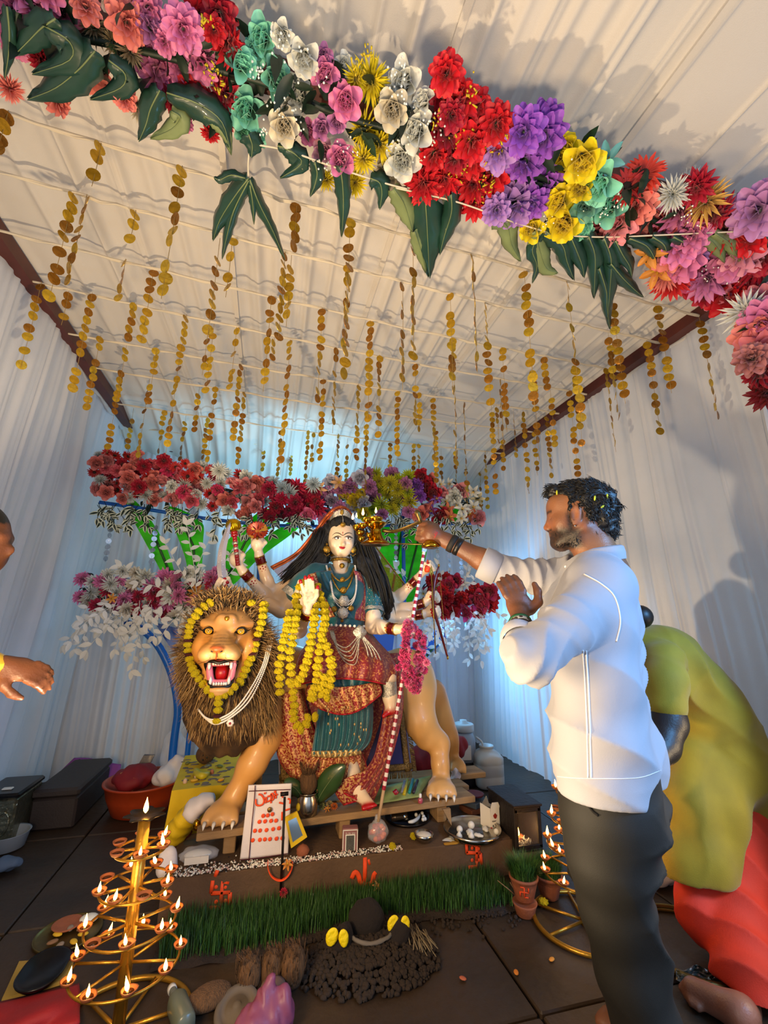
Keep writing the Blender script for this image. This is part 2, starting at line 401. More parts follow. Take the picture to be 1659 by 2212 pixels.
# timber rails the cloth hangs from, hems folded over them
def rail(name, a, b):
    a, b = Vector(a), Vector(b); d = (b-a); m = MB(); u = Vector((0, 0, 1)); w = d.normalized().cross(u)
    pts = [a+w*sx*.033+u*sz*.036 for sx, sz in ((-1, -1), (1, -1), (1, 1), (-1, 1))]
    m.prism(pts, d); return m.build(name, M_BEAM, smooth=False, kind='structure')
rail('trim_1', (-1.285, -.6, 2.88), (-1.285, 4.35, 2.88)); rail('trim_2', (2.2, -.6, 2.88), (2.2, 4.7, 2.88))
rail('trim_3', (-1.29, 4.33, 2.80), (2.2, 4.62, 2.84)); rail('trim_4', (-1.6, 1.05, 2.86), (2.5, 1.05, 2.86))
for nm, x in (('trim_5', -1.335), ('trim_6', 2.245)):
    h = MB(); h.tube([(x+.004*sin(i), -.5+i*.105, 2.845+.012*sin(i*1.7)) for i in range(48)], [.014+.004*sin(i*2.1) for i in range(48)], 8); h.build(nm, M_CURT, kind='structure')
# second, lavender-blue drape beside the right post
def drape2(u, v):
    x = 2.03+.32*u; return V(x, 1.24+.03*sin(u*26)+.02*sin(u*61+v*3), 2.62*v)
m = MB(); m.grid(drape2, 70, 16); m.build('wall_front', M_CURT, kind='structure')
# ---------------------------------------------------------------- cords and hanging discs
CORDZ = 2.855
rows = [PZ(830, y, CORDZ).y for y in (482, 585, 685, 760, 830, 885, 945, 985)]; rows[-1] = min(rows[-1], 4.25)
def row_y(k, x): return rows[k]+.10*(x-.43)*(1 if k < 4 else .4)*.5
def cord_z(k, x): t = (x+1.28)/3.48; return CORDZ-.035*sin(pi*t)-.0*k
M_KNOT = M_CORD
for k in range(len(rows)):
    c = MB(); r = random.Random(k)
    pts = []
    for i in range(61):
        x = -1.28+3.48*i/60; pts.append(V(x, row_y(k, x)+r.uniform(-.004, .004), cord_z(k, x)+r.uniform(-.003, .003)))
    c.tube(pts, .0055, 6); c.tube([p+V(0, .007*sin(i), .006*cos(i)) for i, p in enumerate(pts)], .0035, 5)
    o = c.build('ceiling_cord', M_CORD, None, label=None, cat='cord', group='cords stretched under the cloth ceiling', origin=pts[30])
    nth = ('nearest', 'second', 'third', 'fourth', 'fifth', 'sixth', 'seventh', 'farthest')[k]
    o['label'] = f'cream cord stretched across under the ceiling cloth, {nth} from the flower swag'
    kn = MB()
    for _ in range(2):
        kn = MB(); x = r.uniform(-1, 2); q = V(x, row_y(k, x), cord_z(k, x)); kn.ell(q, (.014, .01, .012), 7, 5); kn.tube([q, q+V(.01, 0, -.03), q+V(.02, .005, -.045)], [.006, .009, .004], 6); kn.build('knot', M_KNOT, o)
    
def disc_mat(n, a, b):
    return mat(n, a, .30, .55, vary=.45, scale=40, bump=.25, bscale=90)
DM = [disc_mat('gold_disc', '#d3a424', 0), disc_mat('bright_gold_disc', '#e6bc30', 0), disc_mat('bronze_disc', '#ad7420', 0)]
DISC = []
for i in range(3):
    d = MB(); d.lathe((0, 0, 0), [(.0225, -.0005), (.0225, .0005)], 14, (0, 1, 0)); d.v = [(x, y+.0018*sin(x*90+i), z) for x, y, z in d.v]; DISC.append(d.mesh('disc', DM[i], smooth=False))
M_THREAD = mat('gold_thread', '#a98b4a', .7)
STR = [(25,215,330),(222,295,410),(190,410,610),(160,415,650),(92,600,797),(295,445,525),(397,340,650),(275,540,645),(332,582,742),(293,640,735),(202,620,842),
(148,632,708),(223,697,885),(470,557,740),(447,730,815),(429,850,935),(503,510,648),(460,720,848),(468,815,995),(405,665,760),(393,735,985),(342,730,870),(320,840,995),
(272,752,865),(265,785,982),(512,700,835),(522,770,955),(530,830,1000),(400,910,990),(642,430,540),(617,535,740),(628,575,712),(588,622,850),(592,735,778),(627,735,1028),
(757,460,810),(752,530,740),(697,655,865),(700,805,990),(727,740,940),(800,685,910),(793,880,1070),(820,750,945),(775,820,990),(732,917,1055),(667,910,1062),(572,947,1015),
(892,505,770),(897,780,920),(870,610,845),(859,835,1000),(905,830,930),(936,860,1000),(972,625,855),(978,720,1015),(1002,870,1095),(1020,550,810),(1048,655,880),(1084,745,935),
(1080,820,990),(1073,880,965),(1132,585,890),(1150,800,1000),(1175,772,842),(1190,860,962),(1225,610,920),(1240,790,970),(1230,845,1030),(1322,655,875),(1315,730,905),(1308,795,980),
(1420,660,855),(1397,740,942),(1520,695,900),(1130,890,1070),(1180,900,1035),(1110,905,990),(1062,890,1070),(1047,960,1100),(1252,935,1025),(904,945,1080),(893,950,1033),(843,955,1070),
(941,930,1043),(953,985,1078),(984,975,1040),(1036,1000,1120),(1006,1005,1095),(607,930,1028),(631,960,1035),(449,900,993),(750,960,1048),(677,930,1005),(285,905,996),(356,880,985),(1085,950,1020)]
random.seed(21); ZCH = ['left edge', 'left', 'centre', 'right', 'right edge']
placed = []
ORD = 'first second third fourth fifth sixth seventh eighth ninth tenth eleventh twelfth thirteenth fourteenth fifteenth sixteenth seventeenth eighteenth nineteenth twentieth twenty-first twenty-second'.split()
for (xt, yt, yb) in STR:
    p = PZ(xt, yt, CORDZ-.02); k = min(range(len(rows)), key=lambda i: abs(row_y(i, p.x)-p.y))
    if p.y > 4.3 or yt > 940: q = P(xt, yt, min(max(p.y, 3.2), 3.9)); k = min(range(len(rows)), key=lambda i: abs(row_y(i, q.x)-q.y)); p = q
    y = row_y(k, p.x) if k > 6 else row_y(k, p.x)*.8+.2*p.y; y = min(y, 4.25); p = P(xt, yt, y); p.x = min(2.17, max(-1.25, p.x)); top = V(p.x, y, min(cord_z(k, p.x), 2.85)); zb = P(xt, yb, y).z
    # the bottom pixel lies on the vertical through the top
    best = min((abs((lambda c: (c[1]/c[2]*F+PP[1]))([DX[1]*p.x+DY[1]*y+DZ[1]*(z-CH), DX[1]*p.x+DY[1]*y+DZ[1]*(z-CH), DX[2]*p.x+DY[2]*y+DZ[2]*(z-CH)])-yb), z) for z in np.arange(1.2, 2.85, .01))
    zb = best[1]; placed.append((k, top, min(p.z, top.z-.005), zb))
placed.sort(key=lambda t: (t[0], t[1].x)); cnt = {}
for (k, top, z1, zb) in placed:
    nth = ('nearest', 'second', 'third', 'fourth', 'fifth', 'sixth', 'seventh', 'farthest')[k]; cnt[k] = cnt.get(k, 0)+1
    L_ = top.z-zb; num = cnt[k]
    t = thing('disc_string', f'{"long" if L_ > .7 else "short" if L_ < .4 else "middling"} string of gold foil discs, {ORD[num-1]} from the left on the {nth} ceiling cord', 'hanging garland', tuple(top), 'gold disc strings under the ceiling')
    th = MB(); th.tube([top+V(0, 0, .004), top+V(.002, 0, -(top.z-zb)*.5), V(top.x, top.y, zb+.01)], .0011, 4, caps=(False, False)); th.build('thread', M_THREAD, t)
    z = z1-.02; ph = random.uniform(0, 6.28)
    while z > zb:
        ph += random.uniform(-.9, .9)
        link(random.choice(DISC), 'disc', t, (random.uniform(-.004, .004), random.uniform(-.004, .004), z-top.z), rot=(random.uniform(-.3, .3), random.uniform(-.15, .15), 1.0*sin(ph)))
        z -= random.choice((.044, .046, .047, .047, .075)) if random.random() > .06 else .11
# ================================================================ artificial flowers
def petal_mat():
    m = bpy.data.materials.new('petal_cloth'); m.use_nodes = True; nt = m.node_tree; N, L = nt.nodes, nt.links; b = N['Principled BSDF']
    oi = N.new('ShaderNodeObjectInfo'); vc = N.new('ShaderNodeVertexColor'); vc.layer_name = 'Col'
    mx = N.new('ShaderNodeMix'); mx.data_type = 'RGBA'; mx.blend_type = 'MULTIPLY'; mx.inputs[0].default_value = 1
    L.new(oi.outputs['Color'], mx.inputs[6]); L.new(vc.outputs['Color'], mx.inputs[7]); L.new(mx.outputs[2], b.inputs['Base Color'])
    b.inputs['Roughness'].default_value = .55; b.inputs['Sheen Weight'].default_value = .15
    tr = N.new('ShaderNodeBsdfTranslucent'); L.new(mx.outputs[2], tr.inputs[0]); ms = N.new('ShaderNodeMixShader'); ms.inputs[0].default_value = .18
    L.new(b.outputs[0], ms.inputs[1]); L.new(tr.outputs[0], ms.inputs[2]); L.new(ms.outputs[0], N['Material Output'].inputs[0]); return m
M_PETAL = petal_mat()
M_FLEAF = mat('cloth_leaf_green', '#1e3d22', .5, vary=.5, scale=8)
M_YELC = mat('flower_centre_yellow', '#d8b02a', .7)
M_DARKC = mat('flower_centre_dark', '#2a1208', .8)
def petal(mb, r0, Lp, w, el, az, cup=.25, curl=.4, z0=0, ruff=0, tip=.25, nu=4, nv=4, mi=0):
    ph = random.uniform(0, 6.28); rows_ = []
    for j in range(nv+1):
        t = j/nv; e = el-curl*t*t*1.2; 
        # walk along the petal
        r = r0; z = z0; 
        for k in range(j):
            tt = (k+.5)/nv; ee = el-curl*tt*1.4; r += cos(ee)*Lp/nv; z += sin(ee)*Lp/nv
        ww = w*(sin(pi*min(.97, .12+.72*t))**.8)*(1-tip*t**4)
        for i in range(nu+1):
            s = 2*i/nu-1; x = s*ww/2; lift = cup*ww*s*s*.6+ruff*Lp*t*sin(s*7+ph); back = -.10*Lp*s*s*t
            e2 = el-curl*t*1.4; rr = r-sin(e2)*lift+cos(e2)*back; zz = z+cos(e2)*lift+sin(e2)*back
            rows_.append((rr, x, zz, t))
    ca, sa = cos(az), sin(az); w_ = nu+1
    vs = [(r*ca-x*sa, r*sa+x*ca, z) for r, x, z, t in rows_]
    fs = [(j*w_+i, j*w_+i+1, (j+1)*w_+i+1, (j+1)*w_+i) for j in range(nv) for i in range(nu)]
    if mb.c is None: mb.c = [(1, 1, 1)]*len(mb.v)
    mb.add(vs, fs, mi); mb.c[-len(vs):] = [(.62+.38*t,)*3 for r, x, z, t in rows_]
def flower_mesh(kind, seed):
    random.seed(seed); m = MB(); m.c = []
    def layer(n, r0, L_, w, el, cup, curl, z0=0, ruff=0, tip=.2, off=0, mi=0, nu=4):
        for k in range(n): petal(m, r0, L_*random.uniform(.9, 1.08), w*random.uniform(.9, 1.1), el+random.uniform(-.1, .1), off+2*pi*k/n+random.uniform(-.12, .12), cup, curl, z0, ruff, tip, nu, 4, mi)
    if kind == 'rose':
        for k in range(3): petal(m, .03, .42, .40, 1.5, k*2.1, 1.3, -.25, .12, 0, .1)
        layer(3, .07, .46, .42, 1.5, 1.5, -.1, .10, .01, .1, .5); layer(4, .12, .52, .52, 1.36, 1.2, .10, .05, .02, .1, 1); layer(5, .17, .56, .58, 1.12, .95, .42, .0, .03, .1, .2); layer(5, .19, .58, .62, .85, .7, .7, -.06, .03, .1, .8)
    elif kind == 'peony':
        layer(5, .03, .40, .26, 1.4, .8, .2, .1, .05); layer(8, .07, .44, .30, 1.1, .5, .4, .08, .05, off=.3); layer(9, .10, .50, .34, .75, .4, .5, .04, .06, off=.1); layer(9, .10, .52, .36, .35, .3, .5, 0, .05, off=.5); layer(8, .08, .50, .36, .0, .2, .3, -.05, .05, off=.2)
    elif kind == 'mum':
        for k, (el, n) in enumerate(((1.35, 9), (1.05, 14), (.7, 17), (.38, 18), (.05, 16))): layer(n, .03+.02*k, .46+.02*k, .085, el, .9, .15, .06-.03*k, 0, .75, k*.37, nu=2)
    elif kind == 'gerbera':
        layer(20, .10, .42, .11, .22, .4, .35, 0, 0, .4, nu=2); layer(18, .09, .38, .10, .5, .4, .3, .02, 0, .4, .15, nu=2)
        m.lathe((0, 0, 0), [(.03, -.02), (.13, .03), (.10, .08), (.02, .09)], 12, mi=1); m.c = m.c+[(1, 1, 1)]*(len(m.v)-len(m.c))
    elif kind == 'dahlia':
        for k, (el, n) in enumerate(((1.3, 6), (1.0, 9), (.7, 11), (.35, 12), (.05, 11))): layer(n, .03+.02*k, .42+.025*k, .19, el, 1.0, .2, .08-.035*k, 0, .55, k*.3, nu=2)
    elif kind == 'lily':
        layer(6, .05, .52, .24, .55, .5, .8, 0, .03, .5); layer(4, .02, .22, .06, 1.1, .2, .2, .03, 0, .3, mi=1)
    # calyx
    o = len(m.v); m.lathe((0, 0, 0), [(.02, -.30), (.05, -.16), (.14, -.06), (.13, 0)], 8, mi=2); m.c = m.c+[(1, 1, 1)]*(len(m.v)-len(m.c))
    return m.mesh(kind+'_flower', [M_PETAL, M_DARKC if kind == 'gerbera' else M_YELC, M_FLEAF])
FL = {k: [flower_mesh(k, 5+i) for i in range(2)] for k in ('rose', 'peony', 'mum', 'gerbera', 'dahlia', 'lily')}
def face_quat(n, roll=0): return Vector((0, 0, 1)).rotation_difference(Vector(n).normalized()) @ Quaternion((0, 0, 1), roll)
CAMP = Vector((0, 0, CH))
def put_flower(par, kind, p, size, color, wob=.5, bias=None):
    n = (CAMP-p).normalized()+Vector((random.gauss(0, wob), random.gauss(0, wob), random.gauss(0, wob)))
    if bias: n += Vector(bias)
    c = hexc(color) if isinstance(color, str) else color; j = random.uniform(.88, 1.1); c = tuple(min(1, v*j) for v in c)
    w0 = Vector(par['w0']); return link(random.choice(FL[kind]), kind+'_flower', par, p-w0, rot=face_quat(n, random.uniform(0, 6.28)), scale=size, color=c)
def leaf_blade(mb, L_=1, w=.4, fold=.25, droop=.3, mi=0, mi2=None, nv=5, wav=0):
    vs = []; rows_ = 5
    for j in range(nv+1):
        t = j/nv; ww = w*max(.02, sin(pi*min(1, .06+.94*t))**.75)*(1-.25*t); z = -droop*L_*t*t
        for i in range(rows_):
            s = (i-2)/2; vs.append((L_*t, s*ww/2, z+fold*abs(s)*ww/2+wav*sin(t*14+s*3)*abs(s)))
    fs = []; ms = []
    for j in range(nv):
        for i in range(4): fs.append((j*5+i, j*5+i+1, (j+1)*5+i+1, (j+1)*5+i)); ms.append(mi2 if (mi2 is not None and i in (0, 3)) else mi)
    o = len(mb.v); mb.v += vs; mb.f += [tuple(k+o for k in f) for f in fs]; mb.m += ms
M_WEDGE = mat('leaf_white_edge', '#cfd6c0', .6)
M_WLEAF = mat('white_cloth_leaf', '#e6e4dc', .6, trans=.15)
M_DLEAF = mat('dark_cloth_leaf', '#12291a', .5, vary=.4, scale=9)
def lm(mats, **k):
    b = MB(); leaf_blade(b, **k); return b.mesh('leaf', mats)
L_DARK = [lm([M_DLEAF], w=.42, droop=d, nv=4) for d in (.15, .45)]
L_GREEN = [lm([M_FLEAF], w=.5, droop=d, nv=4) for d in (.1, .4)]
L_VAR = [lm([M_DLEAF, M_WEDGE], w=.55, droop=.2, mi2=1, nv=4)]
L_WHITE = [lm([M_WLEAF], w=.55, droop=d, nv=4) for d in (.1, .35)]
def put_leaf(par, meshes, p, size, d, up=(0, 0, 1), name='leaf'):
    d = Vector(d).normalized(); u = Vector(up); s = u.cross(d)
    if s.length < .05: s = Vector((0, 1, 0)).cross(d)
    s.normalize(); n = d.cross(s); q = Matrix((d, s, n)).transposed().to_quaternion()
    return link(random.choice(meshes), name, par, Vector(p)-Vector(par['w0']), rot=q, scale=size)
def rvec(s=1): return Vector((random.gauss(0, s), random.gauss(0, s), random.gauss(0, s)))
PK, SA, RD, CR, MN, WH, CM, YE, PU, LV, BE, OR, MV = '#e885b8', '#f28b80', '#d40f22', '#b50f30', '#8fe0c6', '#eceee6', '#f0e6cc', '#f2dc12', '#9d55cc', '#b889d6', '#9c8a68', '#f0a040', '#c87fb8'
p_, r_, m_, g_, d_, l_ = 'peony', 'rose', 'mum', 'gerbera', 'dahlia', 'lily'
FRONT = [(70,10,95,p_,PK),(135,28,90,p_,PK),(100,-20,90,p_,PK),(25,25,80,p_,PK),(185,18,75,p_,SA),(240,12,100,r_,CM),(272,48,100,p_,SA),(318,15,75,p_,PK),(322,60,75,p_,MV),(205,62,80,m_,BE),(245,92,60,m_,BE),(282,115,65,m_,BE),
(395,62,100,p_,PK),(335,150,100,p_,PK),(437,128,95,p_,PK),(392,150,70,p_,PK),(430,32,80,p_,RD),(475,28,85,p_,CR),(490,95,95,d_,RD),(462,66,60,p_,RD),(412,200,80,p_,RD),(447,225,75,d_,RD),(455,285,50,d_,RD),(490,205,85,d_,CR),(485,250,65,d_,CR),
(20,190,75,m_,SA),(120,215,75,p_,SA),(200,160,90,p_,SA),(270,212,60,p_,SA),(300,240,55,m_,CM),(165,130,70,p_,RD),(400,267,40,p_,PK),(35,85,90,p_,PK),(90,130,70,d_,CR),(355,90,60,p_,PK),(370,215,60,d_,CR),
(570,85,85,r_,MN),(612,72,60,r_,WH),(520,142,80,r_,MN),(547,112,60,r_,MN),(590,170,80,r_,MN),(535,240,90,r_,MN),(660,120,78,r_,WH),(648,205,80,r_,WH),(615,272,78,r_,CM),(552,302,50,r_,MN),(525,285,45,r_,MN),
(705,165,68,r_,PK),(700,122,45,r_,MV),(748,216,78,r_,PK),(665,285,55,r_,PK),(695,277,48,r_,MV),(727,262,48,r_,MV),(735,346,70,r_,PK),(697,327,55,r_,'#e8b0c8'),(800,175,92,m_,YE),(768,172,60,m_,YE),(788,280,75,m_,YE),(822,312,72,m_,YE),(785,342,65,m_,YE),(767,395,60,m_,YE),(706,390,48,m_,YE),
(878,175,82,r_,WH),(850,235,78,r_,CM),(917,222,50,r_,WH),(903,285,82,r_,WH),(870,345,82,r_,WH),(835,372,72,r_,CM),(838,296,60,m_,YE),(742,140,45,r_,WH),
(965,160,72,p_,RD),(955,203,60,p_,CR),(992,222,85,p_,RD),(1022,232,72,p_,RD),(1072,268,75,p_,RD),(1040,268,60,p_,CR),(960,288,75,p_,CR),(937,330,70,p_,RD),(1018,303,80,p_,RD),(1020,340,75,p_,RD),(915,395,88,d_,RD),(962,385,82,d_,RD),(1065,375,82,p_,RD),(1025,437,75,d_,RD),(1020,400,75,d_,RD),(1047,312,60,p_,CR),(975,250,60,p_,CR),(985,340,60,p_,CR),
(1132,285,85,p_,PU),(1177,292,85,p_,PU),(1175,262,70,p_,PU),(1135,345,80,p_,PU),(1077,325,80,p_,LV),(1172,395,75,p_,PU),(1110,440,98,p_,LV),(1152,435,65,p_,PU),(1095,382,62,p_,LV),(1072,452,62,p_,LV),(1130,400,55,p_,PU),
(1220,332,66,r_,YE),(1258,342,78,r_,YE),(1256,405,52,r_,YE),(1200,415,72,r_,YE),(1212,437,60,r_,YE),(1220,480,75,r_,YE),(1150,495,55,r_,YE),(1300,392,82,r_,MN),(1312,350,70,l_,'#86d2cc'),(1317,450,70,r_,MN),(1268,440,60,r_,'#6fae9c'),(1255,490,50,r_,MN),
(1390,378,85,g_,'#e23a22'),(1353,405,82,g_,'#e02c24'),(1377,440,75,p_,SA),(1372,472,70,p_,SA),(1340,487,70,p_,'#f29aa4'),(1295,502,72,p_,'#f27f8c'),(1420,485,78,r_,'#f27478'),(1465,455,85,d_,PK),(1455,500,60,m_,OR),(1405,548,60,l_,OR),(1525,437,75,m_,'#e2b45c'),(1453,420,60,m_,WH),(1487,405,52,m_,WH),(1505,405,62,d_,CR),(1540,460,66,d_,CR),(1565,495,75,m_,'#b81a18'),(1590,475,65,d_,MV),(1640,455,85,p_,'#c88cc8'),(1495,508,62,p_,PK),(1512,532,60,d_,LV),(1605,540,80,p_,'#f2a0bc'),(1645,552,66,p_,CR),(1468,532,72,p_,PK),
(1453,542,72,p_,SA),(1422,582,70,l_,OR),(1437,592,66,m_,SA),(1478,562,75,p_,PK),(1492,587,75,r_,'#e85c84'),(1450,608,82,g_,'#d81c1c'),(1530,602,80,d_,'#d884bc'),(1555,622,76,p_,'#f291b0'),(1567,640,70,p_,RD),(1605,592,78,m_,CR),(1640,572,75,m_,CR),(1640,627,66,p_,SA),(1580,565,66,p_,PK),(1520,640,40,p_,CR),(1500,610,55,p_,CR),(1622,515,60,p_,RD),
(1645,660,72,p_,'#f28c98'),(1612,676,75,m_,WH),(1650,692,75,p_,PK),(1638,720,80,p_,SA),(1648,752,80,p_,'#f28a94'),(1625,777,60,p_,'#c88080'),(1648,802,70,d_,CR),(1655,850,60,d_,'#8c1420')]
def front_pt(x, y, jz=0):
    if y > 646 and x > 1590: return P(x, y, 1.12+random.uniform(-.03, .03))
    return PZ(x, y, 2.74+jz)
random.seed(5)
sw = thing('flower_swag', 'long swag of big artificial flowers in colour blocks tied along the front rail overhead', 'flower swag', (.3, 1.03, 2.7))
for x, y, d, k, c in FRONT:
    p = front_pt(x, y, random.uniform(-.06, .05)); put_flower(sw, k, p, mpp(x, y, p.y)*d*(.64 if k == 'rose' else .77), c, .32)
path = [(-40,20),(100,70),(220,90),(350,120),(470,150),(580,180),(700,235),(800,270),(900,290),(1000,310),(1110,360),(1210,400),(1310,420),(1400,470),(1500,520),(1580,560),(1640,600),(1640,700),(1655,800)]
def on_path(path, s): 
    k = s*(len(path)-1); i = min(int(k), len(path)-2); t = k-i; return path[i][0]+(path[i+1][0]-path[i][0])*t, path[i][1]+(path[i+1][1]-path[i][1])*t
for i in range(285):
    s = random.random(); x, y = on_path(path, s); hw = interp(s, [(0, 95), (.3, 100), (.55, 105), (.75, 75), (1, 40)])
    dx = random.uniform(-1, 1)*hw; x += dx*.25; y += dx*.95
    p = front_pt(x, y, random.uniform(-.04, .06)); q = (CAMP-p).normalized()*.5+rvec(.9)
    put_leaf(sw, L_DARK if random.random() < .75 else L_GREEN, p, random.uniform(.06, .10), q)
bb = MB(); yy = MB()
for (x, y) in [(605,85),(640,110),(560,160),(690,180),(600,225),(640,260),(575,280),(860,150),(870,215),(930,265),(940,290),(895,320),(850,320),(1250,370),(1300,470),(1260,460),(1190,480),(1330,440),(1530,580),(1480,470),(1580,590),(700,360),(745,330)]:
    for _ in range(15):
        p = front_pt(x+random.gauss(0, 13), y+random.gauss(0, 15), -.05+random.uniform(-.04, .03)); bb.ell(p, .0034, 5, 4)
for (x, y) in [(935,260),(960,250),(990,300),(985,370),(1010,290),(1080,345),(1045,330),(1000,360),(1035,420),(960,190),(1055,390),(1020,200),(1090,300),(445,45),(470,180),(460,150),(800,110),(775,140),(1590,560)]:
    for _ in range(12):
        p = front_pt(x+random.gauss(0, 9), y+random.gauss(0, 11), -.06); q = p+rvec(.006); yy.tube([p, q], [.0015, .003], 5)
bb.build('white_filler_blossom', mat('white_filler', '#eef2ea', .7), sw, kind='stuff'); yy.build('yellow_filler_sprig', mat('yellow_filler', '#c8b018', .7), sw, kind='stuff')
rp = MB(); rp.tube([front_pt(*on_path(path, i/60)) for i in range(61)], .010, 7); rp.build('stem_bundle', M_DLEAF, sw)
# ---------------------------------------------------------------- the stand behind the statue: swags, foliage, leaf boards
DY_ = 3.5
def band_swag(name, label, path, hw, n, zone, seed, Y=DY_, size=30, bulk=.10):
    size *= .9
    random.seed(seed); x0, y0 = path[len(path)//2]; t = thing(name, label, 'flower swag', tuple(P(x0, y0, Y)))
    c = MB(); c.tube([P(*on_path(path, i/30), Y+.06) for i in range(31)], .02, 7); c.build('stem_bundle', M_DLEAF, t)
    pts = []
    for i in range(n*14):
        if len(pts) >= n: break
        s = random.random(); x, y = on_path(path, s); y += random.uniform(-1, 1)*(hw(s) if callable(hw) else hw); x += random.uniform(-8, 8)
        if any((x-a)**2+(y-b)**2 < (size*.56)**2 for a, b in pts): continue
        pts.append((x, y)); k, cl = random.choice(zone(x)); sz = random.uniform(.8, 1.15)*size*(1.15 if k in ('mum', 'dahlia', 'gerbera') else 1)
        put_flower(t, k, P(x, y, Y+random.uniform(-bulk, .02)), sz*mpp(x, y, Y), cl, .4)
    for i in range(min(n, 170)):
        s = random.random(); x, y = on_path(path, s); y += random.uniform(-1.1, 1.1)*(hw(s) if callable(hw) else hw); p = P(x, y, Y+.01); put_leaf(t, L_DARK, p, random.uniform(.06, .10), (CAMP-p).normalized()*.6+rvec(.8))
    return t
def zone_top(x):
    if x < 360: return [(r_, SA), (p_, '#e86a78'), (g_, '#c81c1c'), (r_, '#e89090'), (p_, CR), (m_, WH)]
    if x < 560: return [(r_, '#e86478'), (r_, '#f08878'), (g_, '#d01c1c'), (m_, WH), (p_, '#e83c70'), (r_, '#f09a9a'), (p_, WH)]
    if x < 690: return [(p_, CR), (p_, '#c01848'), (d_, '#c8184a'), (r_, '#e8709a'), (p_, CR), (m_, '#d0e0e8')]
    if x < 790: return [(p_, MV), (r_, '#d8d8e8'), (r_, YE), (p_, '#c87aa8'), (l_, '#e0b080'), (p_, '#9a8aa8')]
    if x < 885: return [(m_, '#cdd824'), (m_, '#d8d028'), (m_, '#cdd824'), (p_, MV)]
    if x < 950: return [(l_, PU), (l_, '#9a6ad8'), (p_, PU), (r_, CR), (r_, SA)]
    return [(l_, WH), (l_, '#e07048'), (l_, '#e88058'), (r_, '#f0a0a8'), (l_, '#e8d8a8'), (p_, WH)]
band_swag('flower_swag', 'pink, red, white and yellow flower swag along the top of the stand behind the statue', [(207,1020),(290,1035),(400,1042),(500,1062),(600,1085),(700,1085),(790,1068),(880,1068),(960,1078),(1030,1095)], lambda s: interp(s, [(0, 48), (.5, 40), (.8, 46), (1, 34)]), 265, zone_top, 31, size=31)
zl = lambda x: [(d_, PK), (d_, '#d87aa0'), (d_, '#b81c44'), (d_, WH), (l_, OR), (m_, WH), (d_, '#e0d8c8'), (d_, PK)]
band_swag('flower_swag', 'pink, cream and crimson dahlia swag low on the left of the stand, behind the lion', [(180,1275),(250,1275),(330,1290),(400,1285),(470,1265)], lambda s: interp(s, [(0, 28), (.3, 46), (.8, 44), (1, 34)]), 78, zl, 32, size=34)
zr = lambda x: [(p_, '#c81420'), (p_, RD), (r_, '#c83058'), (p_, '#c81420'), (l_, WH)]
band_swag('flower_swag', 'red carnation and white leaf swag low on the right of the stand', [(920,1275),(960,1290),(1010,1300),(1062,1300)], lambda s: interp(s, [(0, 30), (.5, 42), (1, 22)]), 34, zr, 33, size=30)
def spray(name, label, cat, roots, meshes, size, stem_mat, seed, Y=DY_-.06, nl=9, step=14, group=None):
    random.seed(seed); t = thing(name, label, cat, tuple(P(roots[0][0], roots[0][1], Y)), group); st = MB(); tot = 0
    for (x, y, ang, L_) in roots:
        p = P(x, y, Y+random.uniform(-.06, .04)); d = Vector((cos(ang), random.uniform(-.45, .1), sin(ang))).normalized(); pts = [p]; n = int(L_/.045)
        for i in range(n):
            d = (d+Vector((0, 0, -.05))+rvec(.09)).normalized(); p = p+d*.045; pts.append(p)
            if tot < 300:
                s = d.cross(Vector((0, 1, 0))).normalized()*(1 if i % 2 else -1); put_leaf(t, meshes, p, size*random.uniform(.75, 1.2), s*.9+d*.6+rvec(.25), up=(0, -1, .3)); tot += 1
        if tot < 300: put_leaf(t, meshes, p, size, d, up=(0, -1, .3)); tot += 1
        st.tube(pts, .0022, 5)
    st.build('stem', stem_mat, t); return t
U, D_, R_d = pi/2, -pi/2, 0
def roots(xs, y, jy, ang, ja, L0, L1, n, seed):
    r = random.Random(seed); return [(r.uniform(*xs), y+r.uniform(-jy, jy), ang+r.uniform(-ja, ja), r.uniform(L0, L1)) for _ in range(n)]
spray('trailing_foliage', 'dark leaf trailer with white leaf edges hanging under the left end of the top flower swag', 'foliage', roots((205, 420), 1090, 8, D_, .8, .10, .24, 27, 1), L_VAR, .055, M_DLEAF, 41)
spray('trailing_foliage', 'dark leaf trailer with white leaf edges hanging beside the mace and discus, under the top swag', 'foliage', roots((420, 660), 1105, 8, D_, .8, .10, .22, 26, 2), L_VAR, .055, M_DLEAF, 42)
spray('trailing_foliage', 'dark leaf trailer with white leaf edges hanging behind the brass lamp and the hand', 'foliage', roots((790, 1030), 1115, 8, D_, .8, .10, .24, 28, 3), L_VAR, .055, M_DLEAF, 43)
spray('white_leaf_spray', 'spray of white cloth leaves spilling below the left dahlia swag', 'foliage', roots((190, 460), 1310, 22, D_, 1.0, .15, .42, 36, 4), L_WHITE, .062, M_WLEAF, 44)
spray('white_leaf_spray', 'tall thin spray of white leaves standing up left of the sword', 'foliage', [(420,1280,2.2,.42),(425,1280,1.75,.50),(440,1285,1.2,.45),(455,1290,.9,.35),(400,1290,2.5,.3),(380,1290,2.3,.3),(290,1270,1.9,.18),(410,1260,1.4,.4)], L_WHITE, .066, M_WLEAF, 45)
spray('white_leaf_spray', 'spray of white cloth leaves falling below the red carnation swag on the right', 'foliage', roots((915, 1065), 1325, 18, D_, .9, .15, .38, 26, 6), L_WHITE, .062, M_WLEAF, 46)
